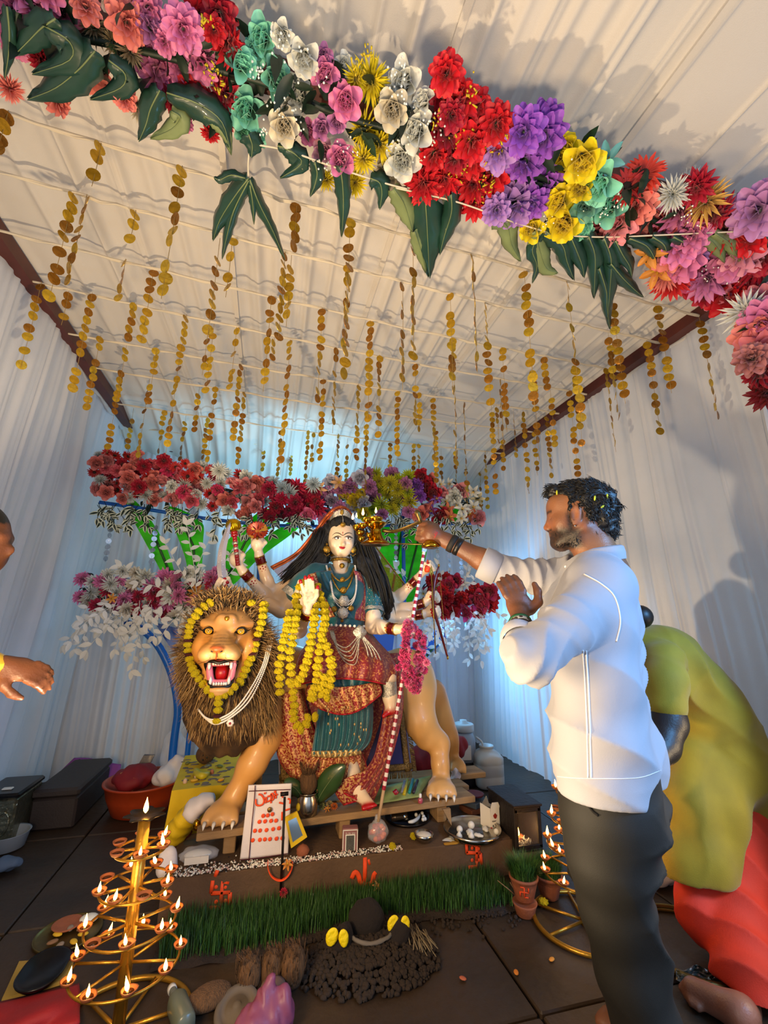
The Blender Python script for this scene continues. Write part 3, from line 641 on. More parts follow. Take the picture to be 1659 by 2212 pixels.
spray('white_leaf_spray', 'spray of white leaves standing up behind the bow on the right', 'foliage', [(990,1275,1.2,.3),(1010,1270,1.0,.34),(1000,1275,1.6,.26),(1040,1280,.8,.25),(960,1275,1.9,.25),(880,1250,2.4,.2),(875,1255,2.0,.15)], L_WHITE, .062, M_WLEAF, 47)
M_GRN = mat('leaf_board_green', '#6cff34', .5, trans=.6, vary=.35, scale=5, stretch=(1, 1, 3)); M_GRND = mat('leaf_board_rib', '#2a5a20', .6); M_BLU = mat('blue_enamel', '#0f63c8', .35, vary=.15, scale=4)
dst = thing('decor_stand', 'backdrop stand of green leaf boards, blue panels and blue pipe legs behind the statue', 'stand', tuple(P(600, 1690, DY_)))
def board(poly, ribs, m=M_GRN, Y=DY_+.12, name='leaf_board'):
    pts = spline([P(x, y, Y) for x, y in poly+poly[:1]], len(poly)*5)[:-1] if name == 'leaf_board' else [P(x, y, Y) for x, y in poly]
    b = MB(); b.prism(pts, (0, .02, 0)); o = b.build(name, m, dst, smooth=False)
    if ribs: r = MB(); r.tube([P(x, y, Y-.004) for x, y in ribs], .010, 6); r.build('rib', M_GRND, o)
board([(262,1078),(292,1082),(330,1130),(362,1190),(380,1260),(374,1315),(352,1245),(310,1165)], [(280,1085),(330,1150),(368,1240)])
board([(360,1092),(390,1100),(436,1128),(438,1170),(432,1255),(412,1265),(400,1205),(376,1140)], [(385,1110),(418,1180),(422,1250)])
board([(565,1100),(602,1100),(600,1128),(540,1175),(505,1250),(478,1275),(478,1190),(520,1140)], [(590,1110),(530,1170),(490,1250)])
board([(622,1128),(645,1140),(560,1205),(505,1262),(492,1250),(540,1185)], None)
board([(818,1140),(897,1136),(885,1195),(850,1300),(832,1300),(822,1226)], [(868,1145),(845,1290)])
board([(866,1190),(902,1130),(927,1150),(908,1250),(868,1350),(846,1345)], [(905,1160),(870,1300)], Y=DY_+.16)
board([(955,1085),(990,1085),(985,1130),(960,1120)], None)
board([(335,1345),(415,1365),(404,1425),(372,1405),(352,1375)], None, M_BLU, name='blue_panel')
board([(795,1360),(853,1362),(848,1405),(795,1412)], None, M_BLU, name='blue_panel')
board([(880,1405),(955,1352),(972,1372),(918,1425),(902,1470),(884,1460)], [(900,1440),(950,1385)], M_BLU, name='blue_panel')
for pts, r in (([(270,1345),(310,1362),(345,1400),(372,1460),(384,1530),(376,1600),(368,1690)], .026), ([(450,1300),(425,1440),(412,1560),(402,1660)], .018), ([(470,1400),(455,1540),(450,1680)], .018), ([(560,1100),(560,1690)], .016), ([(870,1100),(880,1690)], .016), ([(215,1085),(600,1135),(1030,1130)], .014)):
    b = MB(); q = [P(x, y, DY_+.07) for x, y in pts]
    if q[-1].z < .6: q[-1].z = .0
    b.tube(spline(q, 24), r, 10); b.build('pipe', M_BLU, dst)
M_SILV = mat('silver_sequin', '#c8d4e0', .2, .9)
ds = MB(); ds.lathe((0, 0, 0), [(.019, -.0005), (.019, .0005)], 14, (0, 1, 0)); SEQ = ds.mesh('sequin', M_SILV, smooth=False)
random.seed(9)
for (x, y0, y1, lab) in [(247,1120,1215,'silver sequin strand hanging at the far left of the stand'),(340,1140,1222,'silver sequin strand beside the narrow green leaf board'),(421,1108,1160,'short silver sequin strand before the broad green leaf board'),(820,1120,1240,'dull silver sequin strand beside the veil edge'),(856,1110,1242,'silver sequin strand left of the trident'),(944,1160,1240,'silver sequin strand under the wrist'),(995,1195,1238,'silver sequin strand right of the bow, under the forearm'),(970,1200,1240,'dim silver sequin strand between two brighter ones')]:
    top = P(x, y0-25, DY_); t = thing('sequin_strand', lab, 'strand', tuple(top), 'silver sequin strands of the stand'); z = P(x, y0, DY_).z; zb = P(x, y1, DY_).z
    b = MB(); b.tube([top, V(top.x, top.y, zb)], .001, 4); b.build('thread', M_SILV, t)
    while z > zb: link(SEQ, 'sequin', t, (0, 0, z-top.z), rot=(random.uniform(-.2, .2), 0, random.uniform(-.6, .6))); z -= .042
# ---------------------------------------------------------------- fresh leaf toran along the swag
M_TOR = mat('fresh_leaf', '#1f4437', .42, vary=.35, scale=10, coat=.2); M_TORU = mat('fresh_leaf_underside', '#7d8c5a', .55, vary=.25, scale=10)
def big_leaf(par, pts, w, fold=.5, twist=0, Y=None, vein=True, jag=.12, pale=False):
    q = [front_pt(x, y, -.08) if Y is None else P(x, y, Y) for x, y in pts]; C = spline(q, 12); m = MB(); vs = []; n = len(C)
    W_ = w*mpp(pts[0][0], pts[0][1], C[0].y)
    for i, p in enumerate(C):
        t = i/(n-1); d = (C[min(i+1, n-1)]-C[max(i-1, 0)]).normalized(); vdir = (CAMP-p).normalized(); s = d.cross(vdir).normalized(); nn = s.cross(d)
        a = twist*(t-.3); s2 = s*cos(a)+nn*sin(a); n2 = nn*cos(a)-s*sin(a)
        ww = W_*max(.03, sin(pi*(.10+.88*t))**.8)*(1-.3*t)*(1+jag*sin(i*2.4))
        for j in range(7):
            u = (j-3)/3; vs.append(p+s2*u*ww*.5*(1-.35*fold*abs(u))+n2*(-fold*abs(u)**1.5*ww*.55+.04*W_*sin(t*9+u*4)))
    fs = [(i*7+j, i*7+j+1, (i+1)*7+j+1, (i+1)*7+j) for i in range(n-1) for j in range(6)]
    m.add(vs, fs); o = m.build('mango_leaf', M_TORU if pale else M_TOR, par); md = o.modifiers.new('t', 'SOLIDIFY'); md.thickness = .0012
    if vein:
        b = MB(); b.tube([vs[i*7+3]+(CAMP-p).normalized()*.001 for i, p in enumerate(C)], [.0024*(1-.7*i/(n-1)) for i in range(n)], 5); b.build('midrib', M_TORU, o)
    return o
def toran(label, leaves, string=None):
    t = thing('leaf_toran', label, 'leaf garland', tuple(front_pt(*leaves[0][0][0], -.08)), 'fresh leaf bunches hung below the front flower swag')
    for lf in leaves: big_leaf(t, *lf[:2], **(lf[2] if len(lf) > 2 else {}))
    if string:
        b = MB(); b.tube(spline([front_pt(x, y, -.07) for x, y in string], 30), .003, 5); b.build('string', M_CORD, t)
random.seed(3)
toran('huge folded dark leaves over the pink flowers at the left end', [([(95,55),(150,90),(150,130),(70,160)], 95, dict(fold=.3)), ([(205,110),(170,150),(120,190),(60,215)], 110, dict(fold=.5)), ([(15,15),(20,70),(18,120),(10,170)], 45, dict(fold=.5)), ([(235,130),(270,160),(260,190),(195,215)], 75, dict(fold=.4)), ([(120,40),(90,60),(60,90),(30,120)], 80, dict(fold=.4))])
toran('broad torn leaves hanging under the red peonies, left of the mint roses', [([(345,195),(325,235),(315,270),(300,305)], 75, dict(fold=.5)), ([(360,200),(430,225),(480,265),(498,330)], 95, dict(fold=.6)), ([(370,240),(390,255),(370,280),(325,300)], 60, dict(pale=True, fold=.3)), ([(440,250),(470,265),(490,295),(500,335)], 45, dict(pale=True))])
toran('drooping five leaf bunch on a cord, hanging lowest under the mint roses', [([(537,290),(545,315),(543,340)], 62, dict(fold=.3)), ([(537,385),(510,420),(475,475),(460,520)], 62, dict(fold=.6)), ([(540,388),(560,440),(590,500),(616,562)], 48, dict(fold=.8)), ([(537,390),(505,455),(490,510),(480,560)], 42, dict(fold=.7)), ([(530,385),(500,378),(475,388),(462,383)], 30, dict()), ([(540,400),(546,440),(549,485)], 22, {})], [(538,330),(536,360),(538,390)])
toran('short curled leaves under the pink roses and yellow mums', [([(615,320),(640,335),(650,355),(605,385)], 60, {}), ([(680,350),(685,375),(680,400),(670,425)], 50, dict(fold=.7)), ([(735,358),(740,400),(742,450),(738,512)], 50, dict(fold=.5)), ([(800,385),(820,395),(825,420),(820,452)], 55, dict(fold=.5)), ([(600,315),(625,322),(645,340)], 40, {})], [(540,310),(620,325),(720,360),(830,395),(880,408)])
toran('three long pointed leaves under the red peonies, midway along the swag', [([(850,408),(872,440),(885,480),(890,500)], 62, dict(pale=True, fold=.6)), ([(918,420),(922,480),(925,540),(928,600)], 92, dict(fold=.35)), ([(975,420),(975,460),(960,510),(950,550)], 62, dict(fold=.7)), ([(895,500),(910,545),(920,590)], 40, dict(pale=True))], [(850,405),(920,420),(1000,440),(1110,480)])
toran('pale curled leaf alone under the purple peonies', [([(1060,465),(1095,490),(1105,530),(1125,565)], 62, dict(pale=True, fold=.7))])
toran('crowded row of long dark leaves strung below the yellow and mint roses', [([(1155,500),(1165,540),(1180,580),(1205,590)], 50, dict(pale=True)), ([(1180,500),(1215,530),(1225,565),(1240,605)], 62, dict(fold=.7)), ([(1230,505),(1245,540),(1258,575),(1262,600)], 50, dict(fold=.7)), ([(1272,512),(1285,550),(1285,600),(1283,645)], 52, dict(fold=.7)), ([(1305,515),(1320,560),(1318,620),(1312,690)], 52, dict(fold=.7)), ([(1330,520),(1345,550),(1360,575),(1365,598)], 42, dict(fold=.8)), ([(1295,580),(1310,630),(1312,670),(1318,712)], 40, dict(fold=.8)), ([(1320,570),(1345,600),(1370,625),(1390,642)], 36, dict(fold=.8)), ([(1168,505),(1150,540),(1160,575),(1150,612)], 34, {})], [(1110,480),(1200,505),(1300,512),(1420,508),(1659,497)])
toran('wide spaced row of leaves strung before the pink flowers at the right end', [([(1360,515),(1395,530),(1410,550),(1418,572)], 36, dict(fold=.8)), ([(1410,512),(1435,530),(1442,560),(1445,595)], 38, dict(fold=.8)), ([(1455,512),(1485,530),(1490,555),(1495,585)], 36, dict(fold=.8)), ([(1515,508),(1540,525),(1558,550),(1565,568)], 38, dict(fold=.8, pale=True)), ([(1545,505),(1575,525),(1590,550),(1605,575)], 34, dict(fold=.8, pale=True)), ([(1640,500),(1655,515),(1665,540)], 40, {})])
# ================================================================ lion statue
M_TAN = mat('painted_tan', None, .45, src='vertex', bump=.08, bscale=40, coat=.15)
M_MANE = mat('mane_hair', None, .8, src='vertex', vary=.35, scale=30)
M_CLAW = mat('claw_white', '#e8e2d4', .35)
def lerpc(a, b, t): return a[None]*(1-t[:, None])+b[None]*t[:, None]
def HC(h): return np.array(hexc(h))
PLZ = .275                                    # top of the plank the statue stands on
lion = thing('lion_statue', 'painted roaring lion statue with a shaggy brown mane, carrying the goddess', 'statue', (.25, 2.6, PLZ))
def L(x, y, Y): return np.array(P(x, y, Y))
def paw_at(x, y, z=PLZ): return np.array(PZ(x, y, z))
B = Body((-.32, 2.28, PLZ-.02), (1.32, 3.22, 1.2), .010)
B.chain([L(520,1490,2.72), L(600,1480,2.82), L(730,1480,2.88), L(860,1475,2.86)], [.20, .215, .20, .19], .08)
B.ell(L(885,1480,2.83), (.15, .20, .21), .08)
B.chain([L(500,1430,2.68), L(520,1500,2.66)], [.17, .19], .06)
pw = paw_at(478, 1782); print('paw', pw)
Y1 = pw[1]+.06
B.chain([L(585,1530,2.66), L(572,1590,2.60), L(545,1650,2.56), L(505,1725,Y1+.02), L(490,1752,Y1)], [.115, .088, .064, .046, .052], .05)
def paw(B, c, s, yaw=0):
    c = np.array(c); f = np.array([-sin(yaw), -cos(yaw), 0]); r = np.array([cos(yaw), -sin(yaw), 0])
    B.ell(c+f*.02*s+np.array([0, 0, .042*s]), np.array([.07, .09, .045])*s, .02)
    for k in range(4):
        o = (k-1.5)*.036*s; B.cap(c+f*.05*s+r*o+np.array([0, 0, .042*s]), c+f*(.095-.008*abs(k-1.5))*s+r*o*1.15+np.array([0, 0, .026*s]), .024*s, .022*s, .012)
p1 = np.array([*L(485,1760,Y1)[:2], PLZ]); paw(B, p1+np.array([0, -.0, 0]), 1.02, .15)
p2 = paw_at(945, 1722); Y2 = p2[1]+.05
B.chain([L(885,1500,2.76), L(905,1555,2.70), L(925,1590,2.70)], [.135, .088, .072], .06)
B.chain([L(925,1590,2.70), L(948,1606,Y2+.10), L(950,1650,Y2+.05), L(955,1695,Y2+.02)], [.068, .058, .046, .052], .035)
B.cap(L(905,1540,2.70), L(943,1596,Y2+.1), .05, .04, .03)
paw(B, [L(952,1715,Y2)[0], Y2-.01, PLZ], 1.02, .35)
B.chain([L(930,1500,3.0), L(970,1600,3.0), L(985,1650,3.0), L(985,1690,2.98)], [.11, .07, .05, .05], .05); paw(B, [L(990,1690,2.96)[0], 2.94, PLZ], .95, .2)
B.chain([L(640,1520,2.98), L(640,1600,2.95), L(630,1690,2.92)], [.11, .075, .05], .05); paw(B, [L(628,1700,2.9)[0], 2.88, PLZ], .95, 0)
def tan_col(v, n):
    a, b, c = HC('#d49a52'), HC('#b97a36'), HC('#e6bd80'); t = sstep(-.4, .6, vnoise(v, 9, 2)); o = lerpc(a, b, t)
    low = sstep(.42, .28, v[:, 2]); o = o*(1-low[:, None]*.35)+c[None]*low[:, None]*.35
    return o*(1-.22*sstep(.3, .9, vnoise(v*np.array([3, 3, .6]), 14, 5)))[:, None]
def musc(v, n): return .006*vnoise(v*np.array([1.6, 1, .5]), 13, 4)
B.mesh(musc, tan_col).build('body', M_TAN, lion)
cl = MB()
def claws(c, s, yaw):
    f = Vector((-sin(yaw), -cos(yaw), 0)); r = Vector((cos(yaw), -sin(yaw), 0))
    for k in range(4):
        o = (k-1.5)*.036*s*1.15; a = Vector(c)+f*.108*s+r*o+Vector((0, 0, .028)); b = MB(); b.tube([a, a+f*.018+V(0, 0, -.006), a+f*.026+V(0, 0, -.02)], [.010, .007, .001], 7); b.build('claw', M_CLAW, lion)
claws(p1, 1.02, .15); claws((L(952,1715,Y2)[0], Y2-.01, PLZ), 1.02, .35)
# ---- head
HXc, HYc, HYY = 487, 1385, 2.47; hs = mpp(HXc, HYc, HYY); HC0 = P(HXc, HYc, HYY)
def h_(dx, dy, d): return np.array([HC0.x+dx*hs, HC0.y-d, HC0.z-dy*hs])
hr = lambda a, d, c: (a*hs, d, c*hs)
H = Body(h_(-92, 118, .34), h_(92, -92, -.20), .0055)
H.ell(h_(4,-22,-.02), hr(64,.15,60), .03).ell(h_(5,-42,.07), hr(46,.08,28), .04)
H.ell(h_(-42,14,.05), hr(26,.10,34), .04).ell(h_(50,12,.05), hr(26,.10,34), .04)
H.cap(h_(0,-30,.12), h_(-5,6,.21), 20*hs, 17*hs, .04).ell(h_(-4,14,.17), hr(34,.09,20), .03)
H.ell(h_(-24,22,.19), hr(22,.075,18), .02).ell(h_(18,22,.19), hr(22,.075,18), .02)
H.ell(h_(-6,10,.262), hr(13,.022,7), .012)
for k, yy in enumerate((-14, -7, 0)):         # snarl folds over the bridge
    H.chain([h_(-30+3*k,yy+4,.135), h_(-16,yy-2,.19+.012*k), h_(-5,yy+2,.205+.015*k), h_(8,yy-2,.19+.012*k), h_(24-3*k,yy+4,.135)], [.008]*5, .008)
for sx in (-1, 1):
    H.cap(h_(4+sx*14,-30,.155), h_(4+sx*48,-40,.10), .020, .022, .02).ell(h_(2+sx*33,-24,.142), hr(15,.022,9), .010, sub=True)
    H.ell(h_(3+sx*10,-48,.15), hr(11,.02,12), .02)
    H.cap(h_(4+sx*38,30,.05), h_(4+sx*26,84,.10), 13*hs, 12*hs, .03)
H.ell(h_(4,92,.12), hr(30,.085,11), .02).ell(h_(2,99,.13), hr(20,.06,9), .01)
H.box(h_(3,57,.17), (25*hs, .13, 25*hs), .012, rnd=.02, sub=True)
H.box(h_(3,44,.2), (28*hs, .10, 10*hs), .012, rnd=.02, sub=True)
for sx in (-1, 1):
    e = h_(4+sx*54,-66,.0); H.ell(e, hr(16,.03,17), .012); H.ell(e+np.array([0, -.028, 0]), hr(10,.02,11), .008, sub=True)
def head_col(v, n):
    u = (v[:, 0]-HC0.x)/hs; w = (HC0.z-v[:, 2])/hs; d = HC0.y-v[:, 1]
    base = lerpc(HC('#d39346'), HC('#b0742f'), sstep(-.3, .6, vnoise(v, 16, 3)))
    top = sstep(-5, -45, w)*.55; base = base*(1-top[:, None])+HC('#8f6a42')[None]*top[:, None]
    br = np.exp(-((u+3)/22)**2)*sstep(-40, -10, w)*sstep(16, 0, w); base = base*(1-.5*br[:, None])+HC('#80582e')[None]*.5*br[:, None]
    pad = np.exp(-((np.abs(u+3)-22)/16)**2-((w-24)/12)**2)*sstep(.12, .2, d); base = base*(1-.7*pad[:, None])+HC('#efc98c')[None]*.7*pad[:, None]
    ch = np.exp(-((np.abs(u-4)-48)/18)**2-((w-6)/26)**2); base = base*(1-.45*ch[:, None])+HC('#e8963c')[None]*.45*ch[:, None]
    nose = np.exp(-((u+6)/13)**4-((w-11)/7)**4)*sstep(.2, .25, d); base = base*(1-nose[:, None])+HC('#d8521c')[None]*nose[:, None]
    chin = sstep(88, 94, w)*sstep(118, 90, w); base = base*(1-.7*chin[:, None])+HC('#e6c08a')[None]*.7*chin[:, None]
    wr = sstep(.35, .8, np.sin(w*1.05+.6*np.cos(u*.22)))*np.exp(-((u+3)/30)**2)*sstep(-22, -12, w)*sstep(10, 2, w); base = base*(1-.45*wr[:, None])
    mouth = (np.abs(u-3) < 29)*(w > 31)*(w < 84)*(d < .21)*(n[:, 1] > -.6+.0*u); m = np.where((np.abs(u-3) < 27) & (w > 33) & (w < 82) & (d < .20), 1., 0.)*.9
    return base*(1-m[:, None])+HC('#d86a72')[None]*m[:, None]
H.mesh(None, head_col).build('head', M_TAN, lion)
M_BLK = mat('black_paint', '#0b0806', .35); M_EYE = mat('eye_amber', '#e89a1c', .15, coat=.5); M_TOOTH = mat('tooth_white', '#efe9dc', .25); M_TNG = mat('tongue_red', '#b80f12', .35, vary=.3, scale=30); M_GUM = mat('gum_pink', '#e07a86', .35)
for sx in (-1, 1):
    c = Vector(h_(2+sx*33,-24,.135)); e = MB(); e.ell(c, (13*hs, .018, 8*hs), 16, 10); e.build('eye_outline', M_BLK, lion)
    b = MB(); b.ell(c+V(0, -.008, 0), (8*hs, .015, 7*hs), 14, 10); eo = b.build('eye', M_EYE, lion)
    b = MB(); b.torus(c+V(0, -.0215, 0), 3.8*hs, .0012, (0, 1, 0), 14, 5); b.ell(c+V(0, -.022, 0), (1.8*hs, .0025, 1.8*hs), 8, 6); b.build('pupil', M_BLK, eo)
    b = MB(); b.tube(spline([h_(2+sx*20,-22,.152), h_(2+sx*33,-31,.152), h_(2+sx*46,-25,.135), h_(2+sx*53,-29,.12)], 10), [.002, .003, .004, .004, .004, .004, .004, .003, .003, .002, .001], 6); b.build('eyelid_line', M_BLK, lion)
nt_ = MB(); nt_.ell(h_(-14,14,.268), (.008, .008, .005), 10, 6); nt_.build('nostril', M_BLK, lion); nt_ = MB(); nt_.ell(h_(2,14,.268), (.008, .008, .005), 10, 6); nt_.build('nostril', M_BLK, lion)
nt_ = MB(); nt_.tube([h_(-6,16,.275), h_(-6,30,.262)], .0025, 6); nt_.build('lip_cleft', mat('painted_orange', '#e04a10', .4), lion)
lip = MB(); lp = [h_(-28,36,.185), h_(-14,36,.20), h_(-2,39,.205), h_(14,35,.20), h_(32,34,.175), h_(33,45,.16), h_(28,64,.15), h_(24,84,.175), h_(4,88,.19), h_(-16,85,.175), h_(-22,64,.15), h_(-29,46,.165)]
lip.tube(spline([Vector(p) for p in lp+lp[:1]], 48), .0075, 7); lip.build('lip_line', M_BLK, lion)
g = MB(); g.tube(spline([Vector(h_(x*.84+.5, 58+(y-58)*.86, .155)) for x, y in ((-28,38),(0,38),(31,36),(30,50),(24,80),(4,84),(-17,81),(-25,58),(-28,38))], 40), .016, 8); g.build('gum', M_GUM, lion)
tg = MB(); tg.ell(Vector(h_(3,62,.10)), (15*hs, .06, 21*hs), 16, 12, f=lambda v: 1-.12*math.exp(-(v.x*6)**2)*(1 if v.y < 0 else 0)); tg.build('tongue', M_TNG, lion)
def tooth(x, y, d, dy, r):
    t = MB(); a = Vector(h_(x, y, d)); t.tube([a, a+V(0, -.004, -dy*hs*.6), a+V(0, 0, -dy*hs)], [r, r*.8, r*.12], 7); t.build('tooth', M_TOOTH, lion)
for x in (-21, 22): tooth(x, 40, .178, 15, .0085)
for x in (-13, -8, -3, 2, 7, 12, 16): tooth(x, 39, .186, 6, .0062)
for x in (-16, 20): tooth(x, 82, .170, -16, .0085)
for x in (-9, -4, 1, 6, 11, 15): tooth(x, 83, .178, -6, .0062)
wk = MB()
for sx in (-1, 1):
    for k in range(5): wk.tube(spline([h_(-3+sx*14,18+k*3,.262), h_(-3+sx*28,20+k*4,.235), h_(-3+sx*40,17+k*6,.19)], 8), .0011, 4)
wk.build('whisker_line', mat('whisker_paint', '#6a431c', .6), lion, kind='stuff')
tk = MB(); tk.lathe(h_(4,-50,.165), [(.010, 0), (.012, .006), (.004, .010)], 12, (0, -1, 0)); tk.build('brow_jewel', mat('brass', '#c9952c', .25, .9), lion)
for dx in (-32, 42): d = MB(); d.ell(h_(dx,-42,.125), (.008, .006, .008), 8, 6); d.build('sandal_dot', M_TOOTH, lion)
# ---- mane: a body under thousands of locks
random.seed(12)
MC = P(495, 1450, 2.60)
def mane_r(a):     # outline radius in px about (495,1450) by angle, 0 = right, anticlockwise
    k = a % (2*pi); return interp(k, [(0, 112), (.6, 118), (1.1, 128), (1.57, 158), (2.0, 140), (2.6, 108), (3.14, 100), (3.7, 100), (4.2, 122), (4.71, 146), (5.2, 132), (5.7, 118), (6.2832, 112)])
Mn = Body((-.55, 2.30, .52), (.28, 3.0, 1.40), .012)
for a in np.arange(0, 2*pi, .26):
    R = mane_r(a)-26; Mn.ell(L(495+R*.70*cos(a), 1450-R*.70*sin(a), 2.58), (.10, .12, .10), .06)
Mn.ell(L(495,1520,2.60), (.22, .20, .24), .06).ell(L(500,1560,2.52), (.15, .13, .14), .06).ell(L(498,1440,2.68), (.25, .17, .32), .06)
def mane_col(v, n):
    t = sstep(-.5, .6, vnoise(v*np.array([1, 1, .5]), 26, 8)); return lerpc(HC('#7a5a34'), HC('#3c2814'), t)
Mn.mesh(lambda v, n: .012*vnoise(v*np.array([1, 1, .35]), 60, 9), mane_col).build('mane', M_MANE, lion)
lk = MB(); lk.c = []
mc = [hexc(c) for c in ('#a07c48', '#7c5a30', '#553a1e', '#c39a60', '#b08a50')]
def lock(root, d, L_, r, grav=.5):
    p = Vector(root); d = Vector(d).normalized(); pts = [p]
    for i in range(4):
        d = (d+V(0, 0, -grav*.35)+rvec(.16)).normalized(); p = p+d*L_/4; pts.append(p)
    c = random.choice(mc); j = random.uniform(.8, 1.15); lk.tube(pts, [r, r*1.1, r*.9, r*.6, .0006], 4, flat=.45, col=tuple(v*j for v in c))
for i in range(5600):
    a = random.uniform(0, 2*pi); t = random.random()**.6; R = mane_r(a); q = lerp(62, R-20, t)
    x, y = 492+q*cos(a), 1440-q*sin(a)*1.0
    if t < .5: x, y = lerp(x, 490+76*cos(a), .5), lerp(y, 1400-92*sin(a), .5)
    if y > 1560 or x < 385: continue
    dep = 2.40+.11*t+random.uniform(-.02, .05)-(.03 if y > 1500 else 0)
    out = V(cos(a), -.5+.2*t, sin(a)*.9)+rvec(.25); lock(P(x, y, dep), out, random.uniform(.06, .13), random.uniform(.0018, .0046), .35 if sin(a) > .2 else .8)
for i in range(500):      # fringe over the brow and around the ears
    x = random.uniform(428, 556); y = 1312-18*sin(pi*(x-428)/128)+random.uniform(-8, 10); lock(P(x, y, 2.43), V((x-490)/90, -.4, .9)+rvec(.3), random.uniform(.05, .09), random.uniform(.003, .006), .2)
for i in range(1500):      # long beard under the chin
    x = random.uniform(420, 590); y = random.uniform(1490, 1558); lock(P(x, y, 2.38+random.uniform(0, .05)+abs(x-495)*.0006), V((x-495)/260, -.25, -1)+rvec(.16), random.uniform(.07, .12), random.uniform(.002, .005), .6)
for i in range(500):
    a = random.uniform(0, 2*pi); lock(h_(4+60*cos(a), -2-64*sin(a)+20*(sin(a) < 0), .03+random.uniform(0, .03)), V(cos(a), -.15, sin(a))+rvec(.3), random.uniform(.05, .10), random.uniform(.003, .006), .4)
lk.build('mane_lock', M_MANE, lion, kind='stuff')
# ================================================================ marigold garlands
M_MG = mat('marigold_petal', '#ffe20a', .6, vary=.08, scale=6, bump=.7, bscale=9, bdist=.08, trans=.15)
M_MRN = mat('maroon_petal', '#5a0a12', .7, bump=.8, bscale=120)
def marigold(seed):
    random.seed(seed); m = MB(); ph = [random.uniform(0, 6) for _ in range(4)]
    def f(v): a = math.atan2(v.y, v.x); return 1+.09*sin(a*7+ph[0]+v.z*5)+.07*sin(a*11+ph[1])*cos(v.z*9+ph[2])+.05*sin(v.z*14+ph[3])
    m.ell((0, 0, 0), (1, 1, .66), 26, 16, f=lambda v: f(v)*random.uniform(.90, 1.07)); return m.mesh('marigold_flower', M_MG, smooth=False)
MG = [marigold(i) for i in range(4)]
m = MB(); m.ell((0, 0, 0), (1, 1, .42), 18, 10, f=lambda v: 1+.10*sin(math.atan2(v.y, v.x)*9+v.z*6)); MRN = m.mesh('maroon_flower', M_MRN)
def garland(name, label, strands, Yf, spacers=(), r=9.5, group=None, cat='garland'):
    p0 = strands[0][0]; t = thing(name, label, cat, tuple(P(p0[0], p0[1], Yf(*p0))), group); w0 = Vector(t['w0']); st = MB()
    for s in strands:
        W_ = [P(x, y, Yf(x, y)) for x, y in s]; (st.tube(spline(W_, len(W_)*3), .002, 4) if len(W_) > 1 else None)
        for i, p in enumerate(W_):
            d = W_[min(i+1, len(W_)-1)]-W_[max(i-1, 0)] if len(W_) > 1 else V(0, 0, 1); x, y = s[i]
            link(random.choice(MG), 'marigold_flower', t, p-w0, rot=face_quat(d, random.uniform(0, 6)), scale=r*mpp(x, y, p.y)*random.uniform(.93, 1.1))
    for (x, y, dx, dy) in spacers: link(MRN, 'maroon_flower', t, P(x, y, Yf(x, y))-w0, rot=face_quat(V(dx, 0, dy)), scale=r*1.02*mpp(x, y, 2.35))
    st.build('thread', M_THREAD, t); return t
R7 = lambda l: [(340+x/3.95, 1250+y/3.95) for x, y in l]
def lionY(x, y): return 2.345+.10*max(0, (1330-y)/60)**1+(.0009*max(0, abs(x-487)-60) if y < 1450 else 0)-(.045 if y > 1480 else 0)
garland('marigold_garland', 'yellow marigold garland with maroon spacers hung round the lion\'s face', [R7([(450,205),(400,238),(350,280),(325,322),(290,362),(275,406),(270,450),(262,495),(258,562),(260,612),(275,682),(285,727),(300,768),(325,808),(355,852),(390,897),(430,945),(470,982),(525,1012),(520,1064),(518,1122)]), R7([(800,205)]), R7([(910,222),(905,270),(900,320),(890,375),(875,425),(860,475),(840,557),(820,606),(800,677),(775,722),(755,775),(735,825),(705,880),(660,922),(620,960),(575,992)]), R7([(510,1212)])], lionY, [(*R7([(260,528)])[0], 0, 1), (*R7([(266,648)])[0], .1, 1), (*R7([(847,518)])[0], -.1, 1), (*R7([(806,643)])[0], -.2, 1), (*R7([(512,1172)])[0], 0, 1)], r=9.6)
M_PRL = mat('pearl', '#e9e0d0', .2, coat=.4)
pn = thing('pearl_necklace', 'three strand pearl necklace with a jewelled pendant slung across the lion\'s mane', 'necklace', tuple(P(500, 1555, 2.30))); pb = MB()
for k in range(3):
    pts = spline([P(x+k*4*(1 if i < 3 else .2), y+k*5*(0 if i < 2 else 1 if i < 5 else .3), Y) for i, (x, y, Y) in enumerate([(581,1380,2.44),(566,1440,2.36),(533,1500,2.315),(500,1538,2.295),(466,1554,2.30),(444,1550,2.33),(428,1532,2.40)])], 110)
    for p in pts: pb.ell(p, .0046, 5, 4)
pb.build('pearl_strand', M_PRL, pn, kind='stuff')
b = MB(); c = P(497, 1562, 2.285); b.lathe(c, [(.004, .004), (.017, .002), (.015, -.004), (.004, -.006)], 14, (0, 1, .1), rf=lambda a, z: 1+.12*cos(a*8)); b.build('pendant', M_PRL, pn); b = MB(); b.ell(c+V(0, -.006, 0), .006, 8, 6); b.build('pendant_stone', mat('red_stone', '#a00c28', .1, coat=.6), pn)
from mathutils.bvhtree import BVHTree
